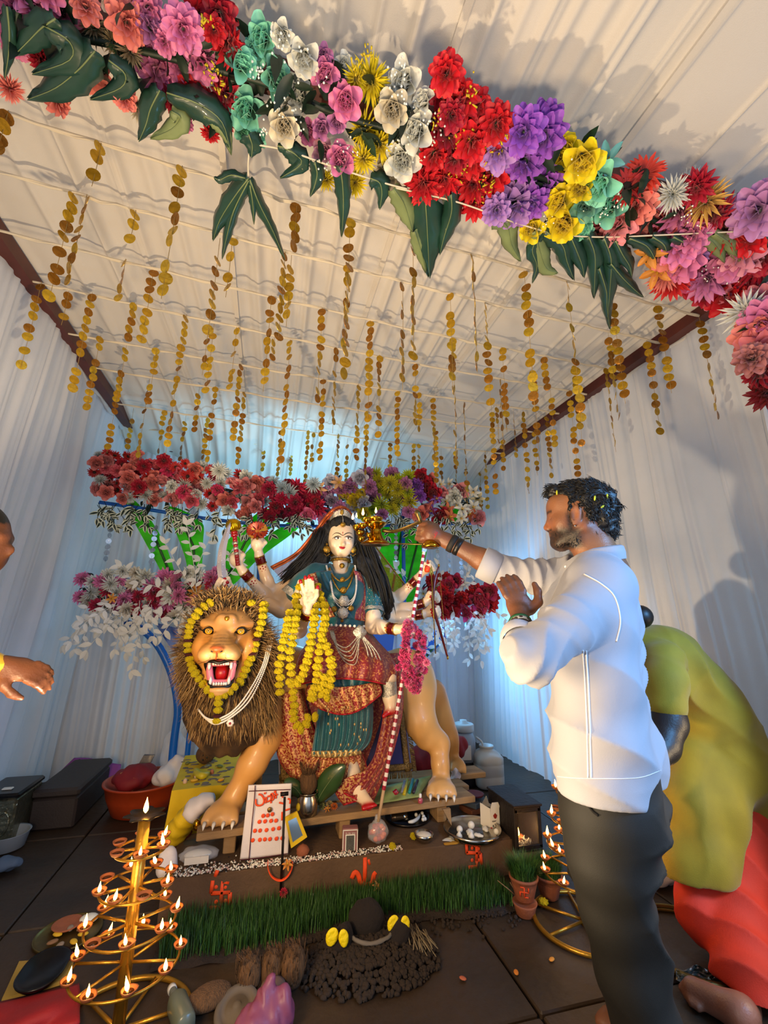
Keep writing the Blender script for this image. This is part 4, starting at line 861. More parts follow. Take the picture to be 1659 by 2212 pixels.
# ================================================================ goddess statue
M_SKIN = mat('painted_cream_skin', None, .35, src='vertex', coat=.25)
M_HAIR = mat('black_wig', '#0a0807', .5, vary=.3, scale=60, bump=.6, bscale=120, stretch=(4, 4, .6))
M_TEAL = mat('teal_silk', '#045660', .33, vary=.25, scale=10, bump=.2, bscale=200, sheen=.3)
M_GOLD = mat('gold_jewel', '#c79a3c', .28, .9, vary=.4, scale=60, bump=.5, bscale=150)
M_SILV2 = mat('silver_jewel', '#cfc8b8', .28, .8, vary=.4, scale=70, bump=.6, bscale=160)
M_BROC = mat('maroon_brocade', '#7c0f1c', .42, color2='#b8733c', scale=85, thr=(.52, .60), bump=.25, bscale=160, sheen=.2)
M_BROG = mat('gold_brocade_border', '#8c1a20', .38, color2='#cf9a5c', scale=100, thr=(.44, .54), metal=.25, bump=.3, bscale=160)
M_REDH = mat('crimson_piping', '#a50f22', .5)
M_BANG = mat('maroon_bangle', '#6a0f10', .18, .35, vary=.3, scale=30, coat=.5); M_BANGB = mat('blue_bangle', '#16184e', .2, .4, coat=.4)
M_NAIL = mat('red_paint', '#a30a14', .25, coat=.3)
dev = thing('goddess_statue', 'many armed goddess statue in teal and maroon sari seated side saddle on the lion', 'statue', (.45, 2.7, .30))
G = lambda x, y, Y: np.array(P(x, y, Y)); gs = mpp(738, 1250, 2.7); FY = 2.62   # face plane
S = Body((-.42, 2.20, .26), (1.16, 2.98, 1.93), .0056)
fc = G(736.5, 1160, FY+.085)
S.ell(fc+np.array([0, .0, .02]), (29*gs, .10, 36*gs), .02)                         # cranium
S.ell(G(737, 1173, FY+.05), (27*gs, .075, 29*gs), .03).ell(G(739, 1192, FY+.03), (14*gs, .04, 9*gs), .03)   # face, chin
S.cap(G(741, 1164, FY-.012), G(741.5, 1175, FY-.032), .008, .011, .012).ell(G(741.5, 1176.5, FY-.028), (.014, .012, .008), .008)
S.ell(G(739, 1184, FY-.010), (.020, .012, .009), .010)
for sx in (-1, 1): S.ell(G(738+sx*15, 1176, FY+.012), (.026, .03, .03), .02); S.ell(G(737+sx*28, 1170, FY+.08), (.008, .02, .03), .008)
S.cap(G(735, 1195, FY+.09), G(735, 1238, FY+.11), .045, .050, .02)
S.chain([G(735, 1272, FY+.11), G(738, 1296, FY+.10), G(745, 1350, FY+.12)], [.11, .112, .12], .04)
S.cap(G(684, 1256, FY+.11), G(790, 1256, FY+.11), .05, .05, .03)
def fist(c, d, up, s=1.0, side=1, tips=None):
    """closed hand: c palm centre, d from wrist to knuckles, up the side the thumb is on"""
    c, d, up = Vector(c), Vector(d).normalized(), Vector(up); up = (up-up.dot(d)*d).normalized(); n = d.cross(up)*side
    S.ell(c, (.030*s, .030*s, .030*s), .02); S.ell(c+d*.012*s, (.034*s, .034*s, .034*s), .02)
    for k in range(4):
        o = up*((1.5-k)*.0185*s); l = (.96, 1.05, 1, .82)[k]*s; a = c+d*.026*s+o+n*.008*s; b = a+d*.020*l+n*.022*l; e = b-d*.020*l+n*.020*l; g = e-d*.020*l-n*.008*l
        S.chain([a, b, e, g], [.0105*s, .0102*s, .0095*s, .0085*s], .006)
        if tips is not None: tips.append((g, (g-e).normalized(), .0088*s))
    a = c-d*.006*s+up*.030*s; b = a+up*.016*s+n*.016*s+d*.014*s; e = b+n*.020*s+d*.012*s-up*.008*s; S.chain([a, b, e], [.0135*s, .0115*s, .0095*s], .008)
    if tips is not None: tips.append((e, (e-b).normalized(), .009*s))
TIPS = []; BANG = []; DOTS = []
def arm(sh, el, wr, hand, r=(.052, .045, .034, .024), up=(0, -.3, 1), side=1, s=1.0, bm=0, dots=True):
    sh, el, wr, hand = map(Vector, (sh, el, wr, hand)); S.chain([sh, el], [r[0], r[1]], .02); S.chain([el, lerp(el, wr, .35), wr], [r[1]*.95, r[2]*1.12, r[3]], .02); S.cap(wr, hand, r[3], r[3]*1.05, .02)
    fist(hand, hand-wr, up, s, side, TIPS); BANG.append((lerp(el, wr, .90), (wr-el).normalized(), r[3]*1.22, bm)); 
    if dots: DOTS.append((lerp(el, wr, .70), (wr-el).normalized(), r[3]*1.15))
shL, shR = G(655, 1262, FY+.16), G(815, 1262, FY+.16)
arm(shL, G(607,1318,FY+.12), G(520,1281,FY+.0), G(487,1266,FY-.01), up=(.1,-.2,1), side=-1, bm=1)
arm(shL, G(590,1306,FY+.16), G(526,1236,FY+.06), G(511,1211,FY+.05), up=(.8,-.4,.3), side=1)
arm(G(648,1252,FY+.2), G(586,1285,FY+.20), G(560,1201,FY+.12), G(556,1178,FY+.11), up=(1,-.2,0), side=1)
arm(shR, G(848,1303,FY+.22), G(899,1252,FY+.12), G(920,1228,FY+.11), up=(-.5,-.3,.6), side=1)
arm(shR, G(848,1322,FY+.17), G(915,1303,FY+.08), G(930,1292,FY+.07), up=(0,-.4,1), side=1)
arm(shR, G(843,1338,FY+.14), G(913,1327,FY+.03), G(931,1321,FY+.02), up=(0,-.4,1), side=1)
arm(G(808,1260,FY+.09), G(806,1352,FY-.0), G(853,1359,FY-.13), G(879,1359,FY-.17), up=(0,-.5,1), side=1, r=(.056,.046,.036,.026))
# raised right hand, palm to the front
S.chain([G(655,1262,FY+.08), G(645,1360,FY-.03)], [.055, .048], .02); S.chain([G(645,1360,FY-.03), G(662,1325,FY-.20)], [.044, .027], .02)
hb = G(668, 1292, FY-.22); S.cap(G(662,1325,FY-.20), G(665,1308,FY-.215), .026, .024, .02); S.ell(hb, (.036, .017, .040), .015)
for k, (bx, by, tx, ty) in enumerate(((656,1279,650,1258), (663,1275,660,1250), (670,1274,668,1248), (677,1277,675,1252))):
    a, b = G(bx, by, FY-.222), G(tx, ty, FY-.225); S.cap(a, b, .0102, .0085, .005); TIPS.append((Vector(b), Vector(b-a).normalized(), .0088))
a, b, c = G(677,1298,FY-.225), G(684,1286,FY-.235), G(686,1271,FY-.235); S.chain([a, b, c], [.015, .012, .009], .01); TIPS.append((Vector(c), Vector(c-b).normalized(), .009))
BANG.append((Vector(G(663,1325,FY-.20)), Vector(G(665,1308,FY-.215)-G(645,1360,FY-.03)).normalized(), .033, 0))
DOTS.append((Vector(G(657,1338,FY-.13)), Vector((0, 0, 1)), .034))
# feet
ft = G(782, 1722, 2.44); toe = []
S.chain([G(757,1660,2.55), G(768,1698,2.50), G(775,1712,2.475)], [.05, .040, .036], .02); S.cap(G(775,1712,2.475), G(796,1738,2.40), .034, .028, .02); S.ell(G(772,1716,2.50), (.034, .04, .03), .02)
for k in range(5): c = G(786+k*6.5, 1746-k*1.6, 2.372-.004*abs(k-1)); S.cap(G(786+k*4.2, 1738-k*1, 2.40), c, .0135-.001*k, .0125-.0012*k, .006); toe.append(Vector(c))
S.chain([G(838,1450,2.55), G(842,1505,2.50), G(845,1532,2.485)], [.05, .038, .032], .02)
for k in range(5): c = G(829+k*6, 1545-k*2.5+2*(k == 0), 2.47); S.cap(G(836+k*3.2, 1534, 2.485), c, .0125, .0115, .006); toe.append(Vector(c))
palm = np.array(hb)
def skin_col(v, n):
    b = lerpc(HC('#ecd3b2'), HC('#e2bf97'), sstep(-.2, .8, vnoise(v, 12, 2)))
    ck = np.zeros(len(v))
    for sx in (-1, 1): ck += np.exp(-(((v-G(738+sx*16, 1178, FY+.0))/.018)**2).sum(1))
    b = b*(1-.22*ck[:, None])+HC('#e89a80')[None]*.22*ck[:, None]
    pk = np.exp(-(((v-palm)/np.array([.040, .03, .055]))**2).sum(1)*1.2)*(n[:, 1] < -.2); ln = sstep(.1, .5, vnoise(v, 260, 3)); w = pk*(.35+.55*ln)
    b = b*(1-w[:, None])+HC('#b04a3c')[None]*w[:, None]
    for t in toe:
        w = np.exp(-((v-np.array(t))**2).sum(1)/.017**2)[:, None]; w = np.clip(w*1.8, 0, 1); b = b*(1-w)+HC('#b00a12')[None]*w
    sole = ((np.abs(v-G(784,1738,2.43)) < np.array([.09, .09, .012])).all(1))*.8; b = b*(1-sole[:, None])+HC('#b00a12')[None]*sole[:, None]
    return b
smesh = S.mesh(None, skin_col); smesh.build('body', M_SKIN, dev); strees = BVHTree.FromPolygons([Vector(p) for p in smesh.v], smesh.f)
def on(x, y, off=0.):
    d = Vector(ray(x, y)).normalized(); r = strees.ray_cast(CAMP, d); return r[0]-d*off if r[0] is not None else Vector(G(x, y, FY))
for p, d, r in TIPS: m = MB(); m.ell(p+d*.003, (r*1.16, r*1.16, r*1.75), 8, 6, face_quat(d).to_matrix()); m.build('red_fingertip', M_NAIL, dev)
for c, d, r, bm in BANG:
    b = MB(); b.lathe(c, [(r*.9, -.022), (r*1.08, -.020), (r*1.02, -.012), (r*1.08, -.004), (r*1.02, .004), (r*1.08, .012), (r*1.08, .020), (r*.9, .022)], 18, d, caps=(False, False)); b.build('bangle_stack', M_BANGB if bm else M_BANG, dev)
    b = MB(); b.torus(c+d*.024, r*1.02, .0035, d, 18, 6); b.torus(c-d*.024, r*1.04, .0035, d, 18, 6); b.build('gold_bangle', M_GOLD, dev, kind='stuff')
dt = MB()
for c, d, r in DOTS:
    v = (CAMP-c).normalized(); v = (v-v.dot(d)*d).normalized(); s = d.cross(v)
    for k in range(6):
        o = (d*cos(k*1.2566)+s*sin(k*1.2566))*(.015 if k < 5 else 0); dt.ell(c+o+v*(r*.99-.010*abs(o.dot(s))/.015*.35), (.0056, .0056, .0056), 7, 5)
dt.build('painted_dot', M_NAIL, dev, kind='stuff')
# ---- face paint
M_WHT = mat('eye_white', '#ece6dc', .2); M_BRN = mat('iris_brown', '#3a1d10', .15); M_LIP = mat('lip_red', '#a8040e', .25, coat=.4)
for ex in (729.4, 751.7):
    sx = 1 if ex > 740 else -1; c = on(ex, 1163, -.0015); e = MB(); e.ell(c, (.0205, .0062, .0092), 14, 8); e.build('eye_liner', M_BLK, dev)
    b = MB(); b.ell(c+V(0, -.0032, -.0003), (.0175, .0052, .0070), 14, 8); eo = b.build('eye', M_WHT, dev)
    b = MB(); b.ell(c+V(.001, -.0066, .0004), (.0066, .0030, .0066), 10, 8); b.build('iris', M_BRN, eo)
    b = MB(); b.tube(spline([on(ex-sx*8, 1160.5, .002), on(ex, 1158, .002), on(ex+sx*7, 1160.5, .002), on(ex+sx*11, 1163.5, .002)], 9), [.001, .002, .0026, .0028, .0028, .0028, .0026, .002, .0015, .001], 5); b.build('eyelash_line', M_BLK, dev)
    b = MB(); b.tube(spline([on(ex-sx*10.5, 1157, .001), on(ex-sx*3, 1152, .001), on(ex+sx*5, 1151.5, .001), on(ex+sx*12, 1157, .001)], 12), [.001, .0018, .0024, .0026, .0026, .0026, .0024, .0024, .002, .002, .0016, .0012, .0008], 5); b.build('eyebrow', M_BLK, dev)
lq = on(739, 1183, 0); b = MB(); b.ell(lq+V(0, 0, .0028), (.021, .006, .0048), 14, 8, f=lambda v: 1-.25*math.exp(-(v.x*5)**2)*(v.z > 0)); b.ell(lq+V(0, -.001, -.004), (.016, .0065, .0058), 14, 8); b.build('lips', M_LIP, dev)
b = MB(); b.ell(on(740.5, 1151), (.0028, .002, .007), 8, 6); b.ell(on(740.5, 1156), (.0032, .002, .0032), 8, 6); b.build('brow_mark', M_NAIL, dev, kind='stuff')
# ---- wig
random.seed(8)
Hh = Body((-.05, 2.52, 1.08), (.98, 3.02, 1.98), .010)
Hh.ell(fc+np.array([0, .035, .03]), (36*gs, .095, 40*gs), .03)
Hh.ell(G(737,1130,FY+.055), (27*gs, .078, 21*gs), .02)
for sx in (-1, 1):
    Hh.chain([G(736+sx*31, 1142, FY+.07), G(736+sx*36, 1180, FY+.10)], [.030, .040], .03)
Hh.chain([G(703,1180,FY+.13), G(680,1210,FY+.17), G(650,1238,FY+.2), G(622,1258,FY+.22)], [.06, .065, .055, .02], .04)
Hh.chain([G(690,1210,FY+.14), G(668,1236,FY+.16)], [.06, .04], .03)
Hh.chain([G(770,1180,FY+.12), G(790,1220,FY+.07), G(812,1262,FY+.06), G(833,1300,FY+.07), G(836,1330,FY+.09)], [.055, .066, .058, .046, .022], .04)
Hh.ell(G(737, 1167, FY-.02), (25*gs, .075, 31*gs), .010, sub=True); Hh.ell(G(738, 1205, FY-.02), (18*gs, .09, 40*gs), .02, sub=True)
Hh.mesh(lambda v, n: .007*vnoise(v*np.array([1, 1, .25]), 120, 4)+.004*vnoise(v*np.array([1, 1, .3]), 260, 6), None).build('hair', M_HAIR, dev)
hl = MB()
def strand(pts, r): hl.tube(spline(pts, 8), [r*.6, r, r, r, r, r, r*.9, r*.6, .0006], 4)
for i in range(240):
    t = random.random(); o = rvec(.014)
    if random.random() < .5: pts = [(772+t*14,1150,FY+.07-.05*t), (785+t*22,1200,FY+.03), (805+t*26,1255,FY+.0), (822+t*24,1318+random.uniform(-14,14),FY+.05)]
    else: pts = [(704-t*16,1150,FY+.07), (690-t*26,1192,FY+.09), (664-t*26,1222,FY+.12), (640-t*36,1250+random.uniform(-8,10),FY+.16)]
    strand([P(*q)+o+rvec(.006) for q in pts], random.uniform(.003, .006))
hl.build('hair_strand', M_HAIR, dev, kind='stuff')
# ---- tiara, tikka, earrings, choker, necklaces
b = MB(); arc = spline([P(712.5,1123,FY+.02), P(722,1114,FY-.02), P(739,1109,FY-.03), P(752,1113,FY-.02), P(760,1122,FY+.02)], 24)
for i in range(24):
    hgt = .011+.012*sin(pi*i/24)+.004*(i % 2); b.prism([arc[i]-V(0, 0, hgt*.5), arc[i+1]-V(0, 0, hgt*.5), arc[i+1]+V(0, -.004, hgt), arc[i]+V(0, -.004, hgt)], (0, .008, 0))
b.build('tiara', M_SILV2, dev, smooth=False)
b = MB(); b.ell(P(739,1106,FY-.035), (.012, .008, .018), 8, 6); b.build('tiara_crest', M_GOLD, dev)
def jewel(x, y, Y, r, name='pendant', mt=None, n=10):
    b = MB(); c = P(x, y, Y); b.lathe(c, [(r*.3, .004), (r, .002), (r*.9, -.003), (r*.45, -.007), (r*.2, -.010)], 20, (0, 1, 0), rf=lambda a, z: 1+.10*cos(a*n)); return b.build(name, mt or M_GOLD, dev)
jewel(741,1133,FY-.03,.017,'forehead_pendant'); b = MB(); b.tube([P(739,1112,FY-.036), P(741,1122,FY-.036), P(741,1130,FY-.034)], .002, 5); b.build('forehead_chain', M_SILV2, dev)
for ex in (706, 762.5):
    jewel(ex, 1187, FY+.035, .024, 'earring', n=12); b = MB()
    for k in range(5): b.ell(P(ex-5+k*2.5, 1197+2*(2-abs(k-2)), FY+.03), .004, 6, 5)
    b.ell(P(ex, 1176, FY+.045), (.007, .006, .009), 8, 6); b.build('earring_drop', M_GOLD, dev, kind='stuff')
b = MB(); b.torus(P(751,1178,FY-.012), .016, .0014, (0, 1, .1), 18, 5); b.build('nose_ring', M_GOLD, dev); b = MB(); b.tube(spline([P(753,1183,FY-.012), P(763,1182,FY+.01), P(772,1170,FY+.05), P(775,1165,FY+.06)], 12), .0016, 5); b.build('nose_chain', M_SILV2, dev)
cn = Vector(G(735.5, 1208, FY+.095))
for k in range(3): b = MB(); b.torus(cn+V(0, -.004*k, .020-.017*k), .0555+.0015*k, .0085, (0, .12, 1), 40, 6); b.v = [(x, y, z+.0015*sin(x*900)) for x, y, z in b.v]; b.build('choker_band', M_SILV2 if k == 1 else M_GOLD, dev)
jewel(739,1222,FY+.03,.017)
def necklace(pts, r, mt, name='necklace', beads=None):
    q = spline([P(*p) for p in pts], 36); b = MB()
    if beads:
        for p in spline([P(*p) for p in pts], beads): b.ell(p, r, 6, 5)
        b.build(name, mt, dev, kind='stuff')
    else: b.tube(q, r, 6, flat=.5); b.build(name, mt, dev)
TY = FY-.045
necklace([(709,1228,FY+.03),(722,1246,TY+.01),(739,1256,TY),(756,1246,TY+.01),(765,1228,FY+.03)], .006, M_GOLD); jewel(740,1252,TY-.004,.016)
necklace([(712,1226,FY+.03),(722,1258,TY),(741,1280,TY-.008),(758,1256,TY),(764,1226,FY+.03)], .005, M_GOLD); jewel(742,1275,TY-.014,.021)
for k in range(3): necklace([(706-k,1222,FY+.04),(716-k*1.5,1260,TY+.01),(722,1288+k*4,TY-.008),(744,1303+k*6,TY-.016),(764,1290+k*4,TY-.008),(769+k,1262,TY+.01),(766+k,1222,FY+.04)], .0034, M_PRL, 'pearl_necklace_strand', 90)
jewel(743,1298,TY-.024,.034,'pendant',M_SILV2,14); jewel(741,1324,TY-.028,.034,'pendant',M_SILV2,12); jewel(722,1316,TY-.016,.018); jewel(758,1314,TY-.016,.018); jewel(739,1341,TY-.02,.010)
# ---- blouse with spotted sleeves, lace cuffs
T = Body((-.02, 2.42, .98), (1.02, 2.98, 1.60), .0075)
T.chain([G(736,1262,FY+.11), G(739,1292,FY+.10), G(745,1352,FY+.12)], [.122, .122, .125], .05); T.ell(G(722,1278,FY+.03), (.075, .065, .075), .05); T.ell(G(760,1278,FY+.03), (.075, .065, .075), .05)
T.chain([G(795,1244,FY+.10), G(808,1262,FY+.09), G(806,1316,FY+.045)], [.074, .072, .064], .03); T.chain([G(676,1246,FY+.11), G(655,1262,FY+.11), G(640,1276,FY+.10)], [.074, .072, .066], .03); T.cap(G(690,1238,FY+.11), G(780,1238,FY+.11), .060, .060, .04)
T.cap(G(735,1200,FY+.09), G(736,1226,FY+.07), .058, .050, .012, sub=True); T.ell(G(738,1228,FY+.02), (.042, .06, .03), .015, sub=True)
T.cut(G(735,1236,FY), (0, -.15, 1)) if False else None
T.mesh(lambda v, n: .004*vnoise(v, 40, 3)+.003*vnoise(v*np.array([1, 1, .4]), 80, 5), None).build('blouse', M_TEAL, dev)
def lace(a, d, r, name='lace_cuff'):
    b = MB(); b.lathe(a, [(r*1.02, -.018), (r*1.06, -.006), (r*1.10, .010), (r*1.14, .024)], 36, d, caps=(False, False), rf=lambda t, z: 1+(.05*cos(t*12) if z > .02 else .01*cos(t*18))); b.build(name, mat('silver_lace', '#c9c2b0', .45, .3, vary=.5, scale=60, bump=1, bscale=120), dev)
lace(G(806,1318,FY+.045), Vector(G(806,1352,FY))-Vector(G(806,1316,FY+.045)), .062); lace(G(634,1280,FY+.10), Vector(G(607,1318,FY+.12))-Vector(G(640,1272,FY+.10)), .060)
sp = MB(); sa = Vector(G(806,1258,FY+.09)); sb = Vector(G(806,1310,FY+.045)); ax = (sb-sa).normalized(); u, w = frame(ax); hh = (sb-sa).length
for i in range(9):
    for j in range(16):
        a = 2*pi*(j+.5*(i % 2))/16; c = lerp(sa, sb, i/8); e = u*cos(a)+w*sin(a); sp.ell(c+e*.0655, .0034, 5, 4)
sp.build('silver_spot', M_SILV2, dev, kind='stuff')
# ---- sari cloths
def cloth(name, rowsL, rowsR, Y0, bulge, m, pleat=0, npl=10, sag=0, nu=60, nv=26, fan=0, th=.004, sh=.6, edge=None, parent=None):
    """draped panel between a left and a right edge (pixel traces at real depth), rounded towards the viewer, with pleats"""
    Ls = [Vector((x, y, 0)) for x, y in rowsL]; Rs = [Vector((x, y, 0)) for x, y in rowsR]; a = spline(Ls, nv); c = spline(Rs, nv)
    def fn(u, v):
        k = v*nv; i = min(nv-1, int(k)); f = k-i; l = lerp(a[i], a[i+1], f); r = lerp(c[i], c[i+1], f); q = lerp(l, r, u)
        y = q.y+sag*sin(pi*u)*(.3+.7*v); Yd = (Y0(u, v) if callable(Y0) else Y0)-bulge*sin(pi*min(1, max(0, u)))**sh+bulge
        Yd -= pleat*(.35+.65*v)*sin(u*npl*2*pi+1.2*sin(v*4+u*5)); return P(q.x, y, Yd)
    mb = MB(); mb.grid(fn, nu, nv); o = mb.build(name, m, dev if parent is None else parent)
    md = o.modifiers.new('thick', 'SOLIDIFY'); md.thickness = th; md.offset = 0
    if edge:
        e = MB(); e.tube([fn(i/nu, 1)+V(0, -.003, 0) for i in range(nu+1)], edge[1], 6); e.tube([fn(1, j/nv) for j in range(nv+1)], edge[1]*.8, 6); e.tube([fn(0, j/nv) for j in range(nv+1)], edge[1]*.8, 6); e.build('sari_piping', edge[0], o)
    return fn
ED = (M_REDH, .0045)
cloth('sari_back_fall', [(640,1420),(612,1480),(600,1540),(597,1610),(612,1655),(650,1695)], [(868,1410),(872,1480),(868,1550),(852,1620),(832,1680),(800,1712)], 2.60, .10, M_BROC, .012, 7, edge=ED)
cloth('sari_shoulder_drape', [(650,1240),(640,1262),(640,1300)], [(712,1232),(690,1280),(668,1330)], lambda u, v: FY+.06-.05*v-.05*u, .03, M_BROC, .005, 3)
cloth('sari_sash', [(682,1236),(690,1262),(704,1296),(722,1332)], [(716,1232),(732,1270),(752,1306),(778,1340)], lambda u, v: TY+.028-.020*sin(pi*min(1, u))+.02*v, .02, M_TEAL, .004, 4, nu=30)
cloth('sari_sash_border', [(668,1240),(674,1264),(688,1296),(706,1336)], [(684,1237),(692,1262),(706,1296),(724,1332)], lambda u, v: TY+.030+.02*(1-v), .01, M_BROG, .003, 2, nu=14)
cloth('sari_front_border', [(764,1232),(770,1262),(768,1300),(764,1338)], [(778,1236),(788,1262),(790,1300),(788,1342)], lambda u, v: TY+.035+.02*u, .01, M_BROC, .003, 2, nu=14)
WB = cloth('waist_belt', [(700,1334),(700,1346),(702,1356)], [(792,1338),(793,1350),(794,1360)], TY+.06, .075, mat('maroon_belt', '#7a2a22', .4, .2, vary=.4, scale=60, bump=.6, bscale=150), 0, 1, nu=30, nv=6)
cloth('sari_lap', [(700,1352),(668,1385),(645,1420),(640,1452),(648,1478)], [(792,1356),(815,1385),(846,1420),(858,1450),(852,1482)], lambda u, v: 2.62-.215*sin(pi/2*min(1, v*1.25)), .13, M_BROC, .010, 6, sag=-14, edge=ED)
cloth('sari_pleat', [(690,1500),(684,1560),(676,1610),(672,1632)], [(802,1490),(806,1550),(800,1600),(778,1626)], 2.46, .06, M_TEAL, .013, 9, sag=4)
cloth('sari_pleat_hem', [(672,1628),(645,1650),(640,1672),(655,1700)], [(780,1622),(790,1650),(792,1680),(770,1705)], 2.50, .07, M_BROG, .015, 9, sag=6, edge=ED)
cloth('sari_gold_line', [(673,1622),(672,1634)], [(779,1617),(781,1629)], 2.450, .06, mat('gold_zari', '#d9b878', .35, .5, vary=.5, scale=90), .013, 9, sag=5, nv=4)
cloth('sari_left_border', [(600,1500),(597,1560),(600,1630),(625,1672),(650,1695)], [(652,1488),(668,1550),(690,1610),(700,1650),(706,1690)], lambda u, v: 2.55-.03*u, .06, M_BROG, .010, 4, nu=34, edge=ED)
cloth('sari_apron', [(652,1452),(662,1480),(680,1510)], [(822,1452),(812,1475),(795,1500)], lambda u, v: 2.44-.02*v, .07, M_TEAL, .010, 8, sag=18, nv=12)
cloth('sari_apron_hem', [(668,1478),(660,1498),(676,1520),(690,1530)], [(806,1474),(818,1478),(824,1492),(822,1500)], 2.398, .07, M_BROG, .010, 8, sag=26, nv=10, edge=ED)
cloth('sari_right_border', [(826,1450),(830,1530),(818,1600),(800,1650),(742,1712)], [(868,1430),(870,1520),(858,1590),(836,1660),(800,1742)], lambda u, v: 2.54-.10*v, .04, M_BROC, .008, 3, nu=34, edge=ED)
cloth('sari_hem_point', [(722,1690),(725,1712),(742,1738)], [(802,1660),(812,1690),(796,1722)], 2.46, .03, M_BROG, .006, 4, nu=26, nv=10, edge=ED)
mt = MB()
for i in range(26):
    x = random.uniform(700, 792); y = random.uniform(1525, 1610); c = P(x, y, 2.385+.03*abs(x-742)/50); mt.ell(c, (.0045, .003, .008), 6, 5)
mt.build('gold_motif', mat('gold_zari'), dev, kind='stuff')
an = MB(); an.torus(G(772,1704,2.49), .043, .008, (.25, -.5, 1), 20, 6); an.build('anklet', M_SILV2, dev); an = MB(); an.lathe(G(841,1488,2.50), [(.042, -.04), (.043, 0), (.040, .04)], 16, (0, 0, 1), caps=(False, False)); an.build('anklet', M_SILV2, dev)
# ---- silver hip chains
hk = MB(); hub = P(777, 1366, 2.405)
for k in range(5):
    pts = spline([P(712+k*2, 1362, 2.45), P(722+k*4, 1385+k*9, 2.41), P(748+k*5, 1398+k*9, 2.385), P(777, 1370+k*3, 2.40)], 26)
    hk.tube(pts, .0045+.001*(k % 2), 6, flat=.5)
for k in range(4):
    hk.tube(spline([hub, P(790+k*7, 1395+k*3, 2.42), P(796+k*9, 1418+k*3, 2.43)], 10), .004, 5)
hk.build('hip_chain', M_SILV2, dev, kind='stuff'); jewel(777,1366,2.40,.036,'hip_brooch',M_SILV2,16)
for i in range(9): b = MB(); b.ell(P(706+i*10, 1350+.4*i, 2.475-.02*sin(pi*i/8)), .008, 8, 6); b.build('belt_pearl', M_PRL, dev)
# ---- veil: orange net from the crown to both sides
M_VEIL = mat('orange_net', '#c8641e', .4, color2='#e0b060', scale=70, thr=(.62, .66), alpha=.42, trans=.3); M_VEILE = mat('orange_veil_hem', '#b8541a', .4, .2, vary=.3, scale=40)
def vl(u, v):
    t = spline([Vector(q) for q in ((760,1112,FY+.03), (748,1098,FY+.05), (730,1096,FY+.05), (708,1112,FY+.08), (680,1148,FY+.12), (640,1195,FY+.17), (585,1226,FY+.2))], 30)
    k = u*30; i = min(29, int(k)); q = lerp(t[i], t[i+1], k-i); b2 = lerp(Vector((770,1130,FY+.10)), Vector((618,1262,FY+.26)), u); e = lerp(q, b2, v*.96); return P(e.x, e.y, e.z+.01*sin(u*40+v*6)+.04*sin(pi*v))
mb = MB(); mb.grid(vl, 44, 10); mb.build('veil', M_VEIL, dev); b = MB(); b.tube([vl(i/44, 0) for i in range(45)], .009, 6, flat=.5); b.tube([vl(i/44, .12)+V(0, -.004, 0) for i in range(45)], .006, 6, flat=.5); b.build('veil_hem', M_VEILE, dev)
def vr(u, v):
    a = lerp(Vector((772,1130,FY+.08)), Vector((874,1262,FY+.24)), u); c = lerp(Vector((778,1140,FY+.16)), Vector((850,1300,FY+.32)), u); e = lerp(a, c, v); return P(e.x, e.y, e.z+.008*sin(u*26+v*5))
mb = MB(); mb.grid(vr, 30, 8); mb.build('veil', M_VEIL, dev); b = MB(); b.tube([vr(i/30, 0) for i in range(31)], .006, 6); b.build('veil_hem', M_GOLD, dev)
# ---- blue velvet saddle cloth on the lion
M_VEL = mat('blue_velvet', '#0a0a50', .8, vary=.3, scale=8, sheen=.5); M_TRIM = mat('antique_gold_trim', '#8a6a34', .4, .5, vary=.6, scale=80, bump=1, bscale=120)
sc = thing('saddle_cloth', 'dark blue velvet saddle cloth with gold fringe hanging over the lion\'s flank', 'cloth', tuple(P(745, 1680, 2.66)))
sfn = cloth('velvet', [(596,1470),(597,1560),(602,1640),(604,1686)], [(866,1430),(874,1520),(882,1600),(890,1664)], 2.625, .05, M_VEL, .004, 5, parent=sc)
def trim(pa): b = MB(); b.tube(pa, .018, 6, flat=.22, up=(1, 0, 0)); b.build('gold_trim', M_TRIM, sc)
trim([sfn(.965, j/20)+V(0, -.008, 0) for j in range(21)]); trim([sfn(.035, j/20)+V(0, -.008, 0) for j in range(21)])
b = MB(); b.tube([sfn(i/30, .95)+V(0, -.008, 0) for i in range(31)], .018, 6, flat=.22, up=(0, 0, 1)); b.build('gold_trim', M_TRIM, sc)
fr = MB()
for i in range(150): p = sfn(i/150, 1); fr.tube([p, p+V(random.gauss(0, .004), -.004, -.035)], [.0018, .0024], 4)
for j in range(110): p = sfn(1, j/110); fr.tube([p, p+V(.028, -.004, -.012+random.gauss(0, .004))], [.0018, .0024], 4)
fr.build('fringe', M_TRIM, sc, kind='stuff')
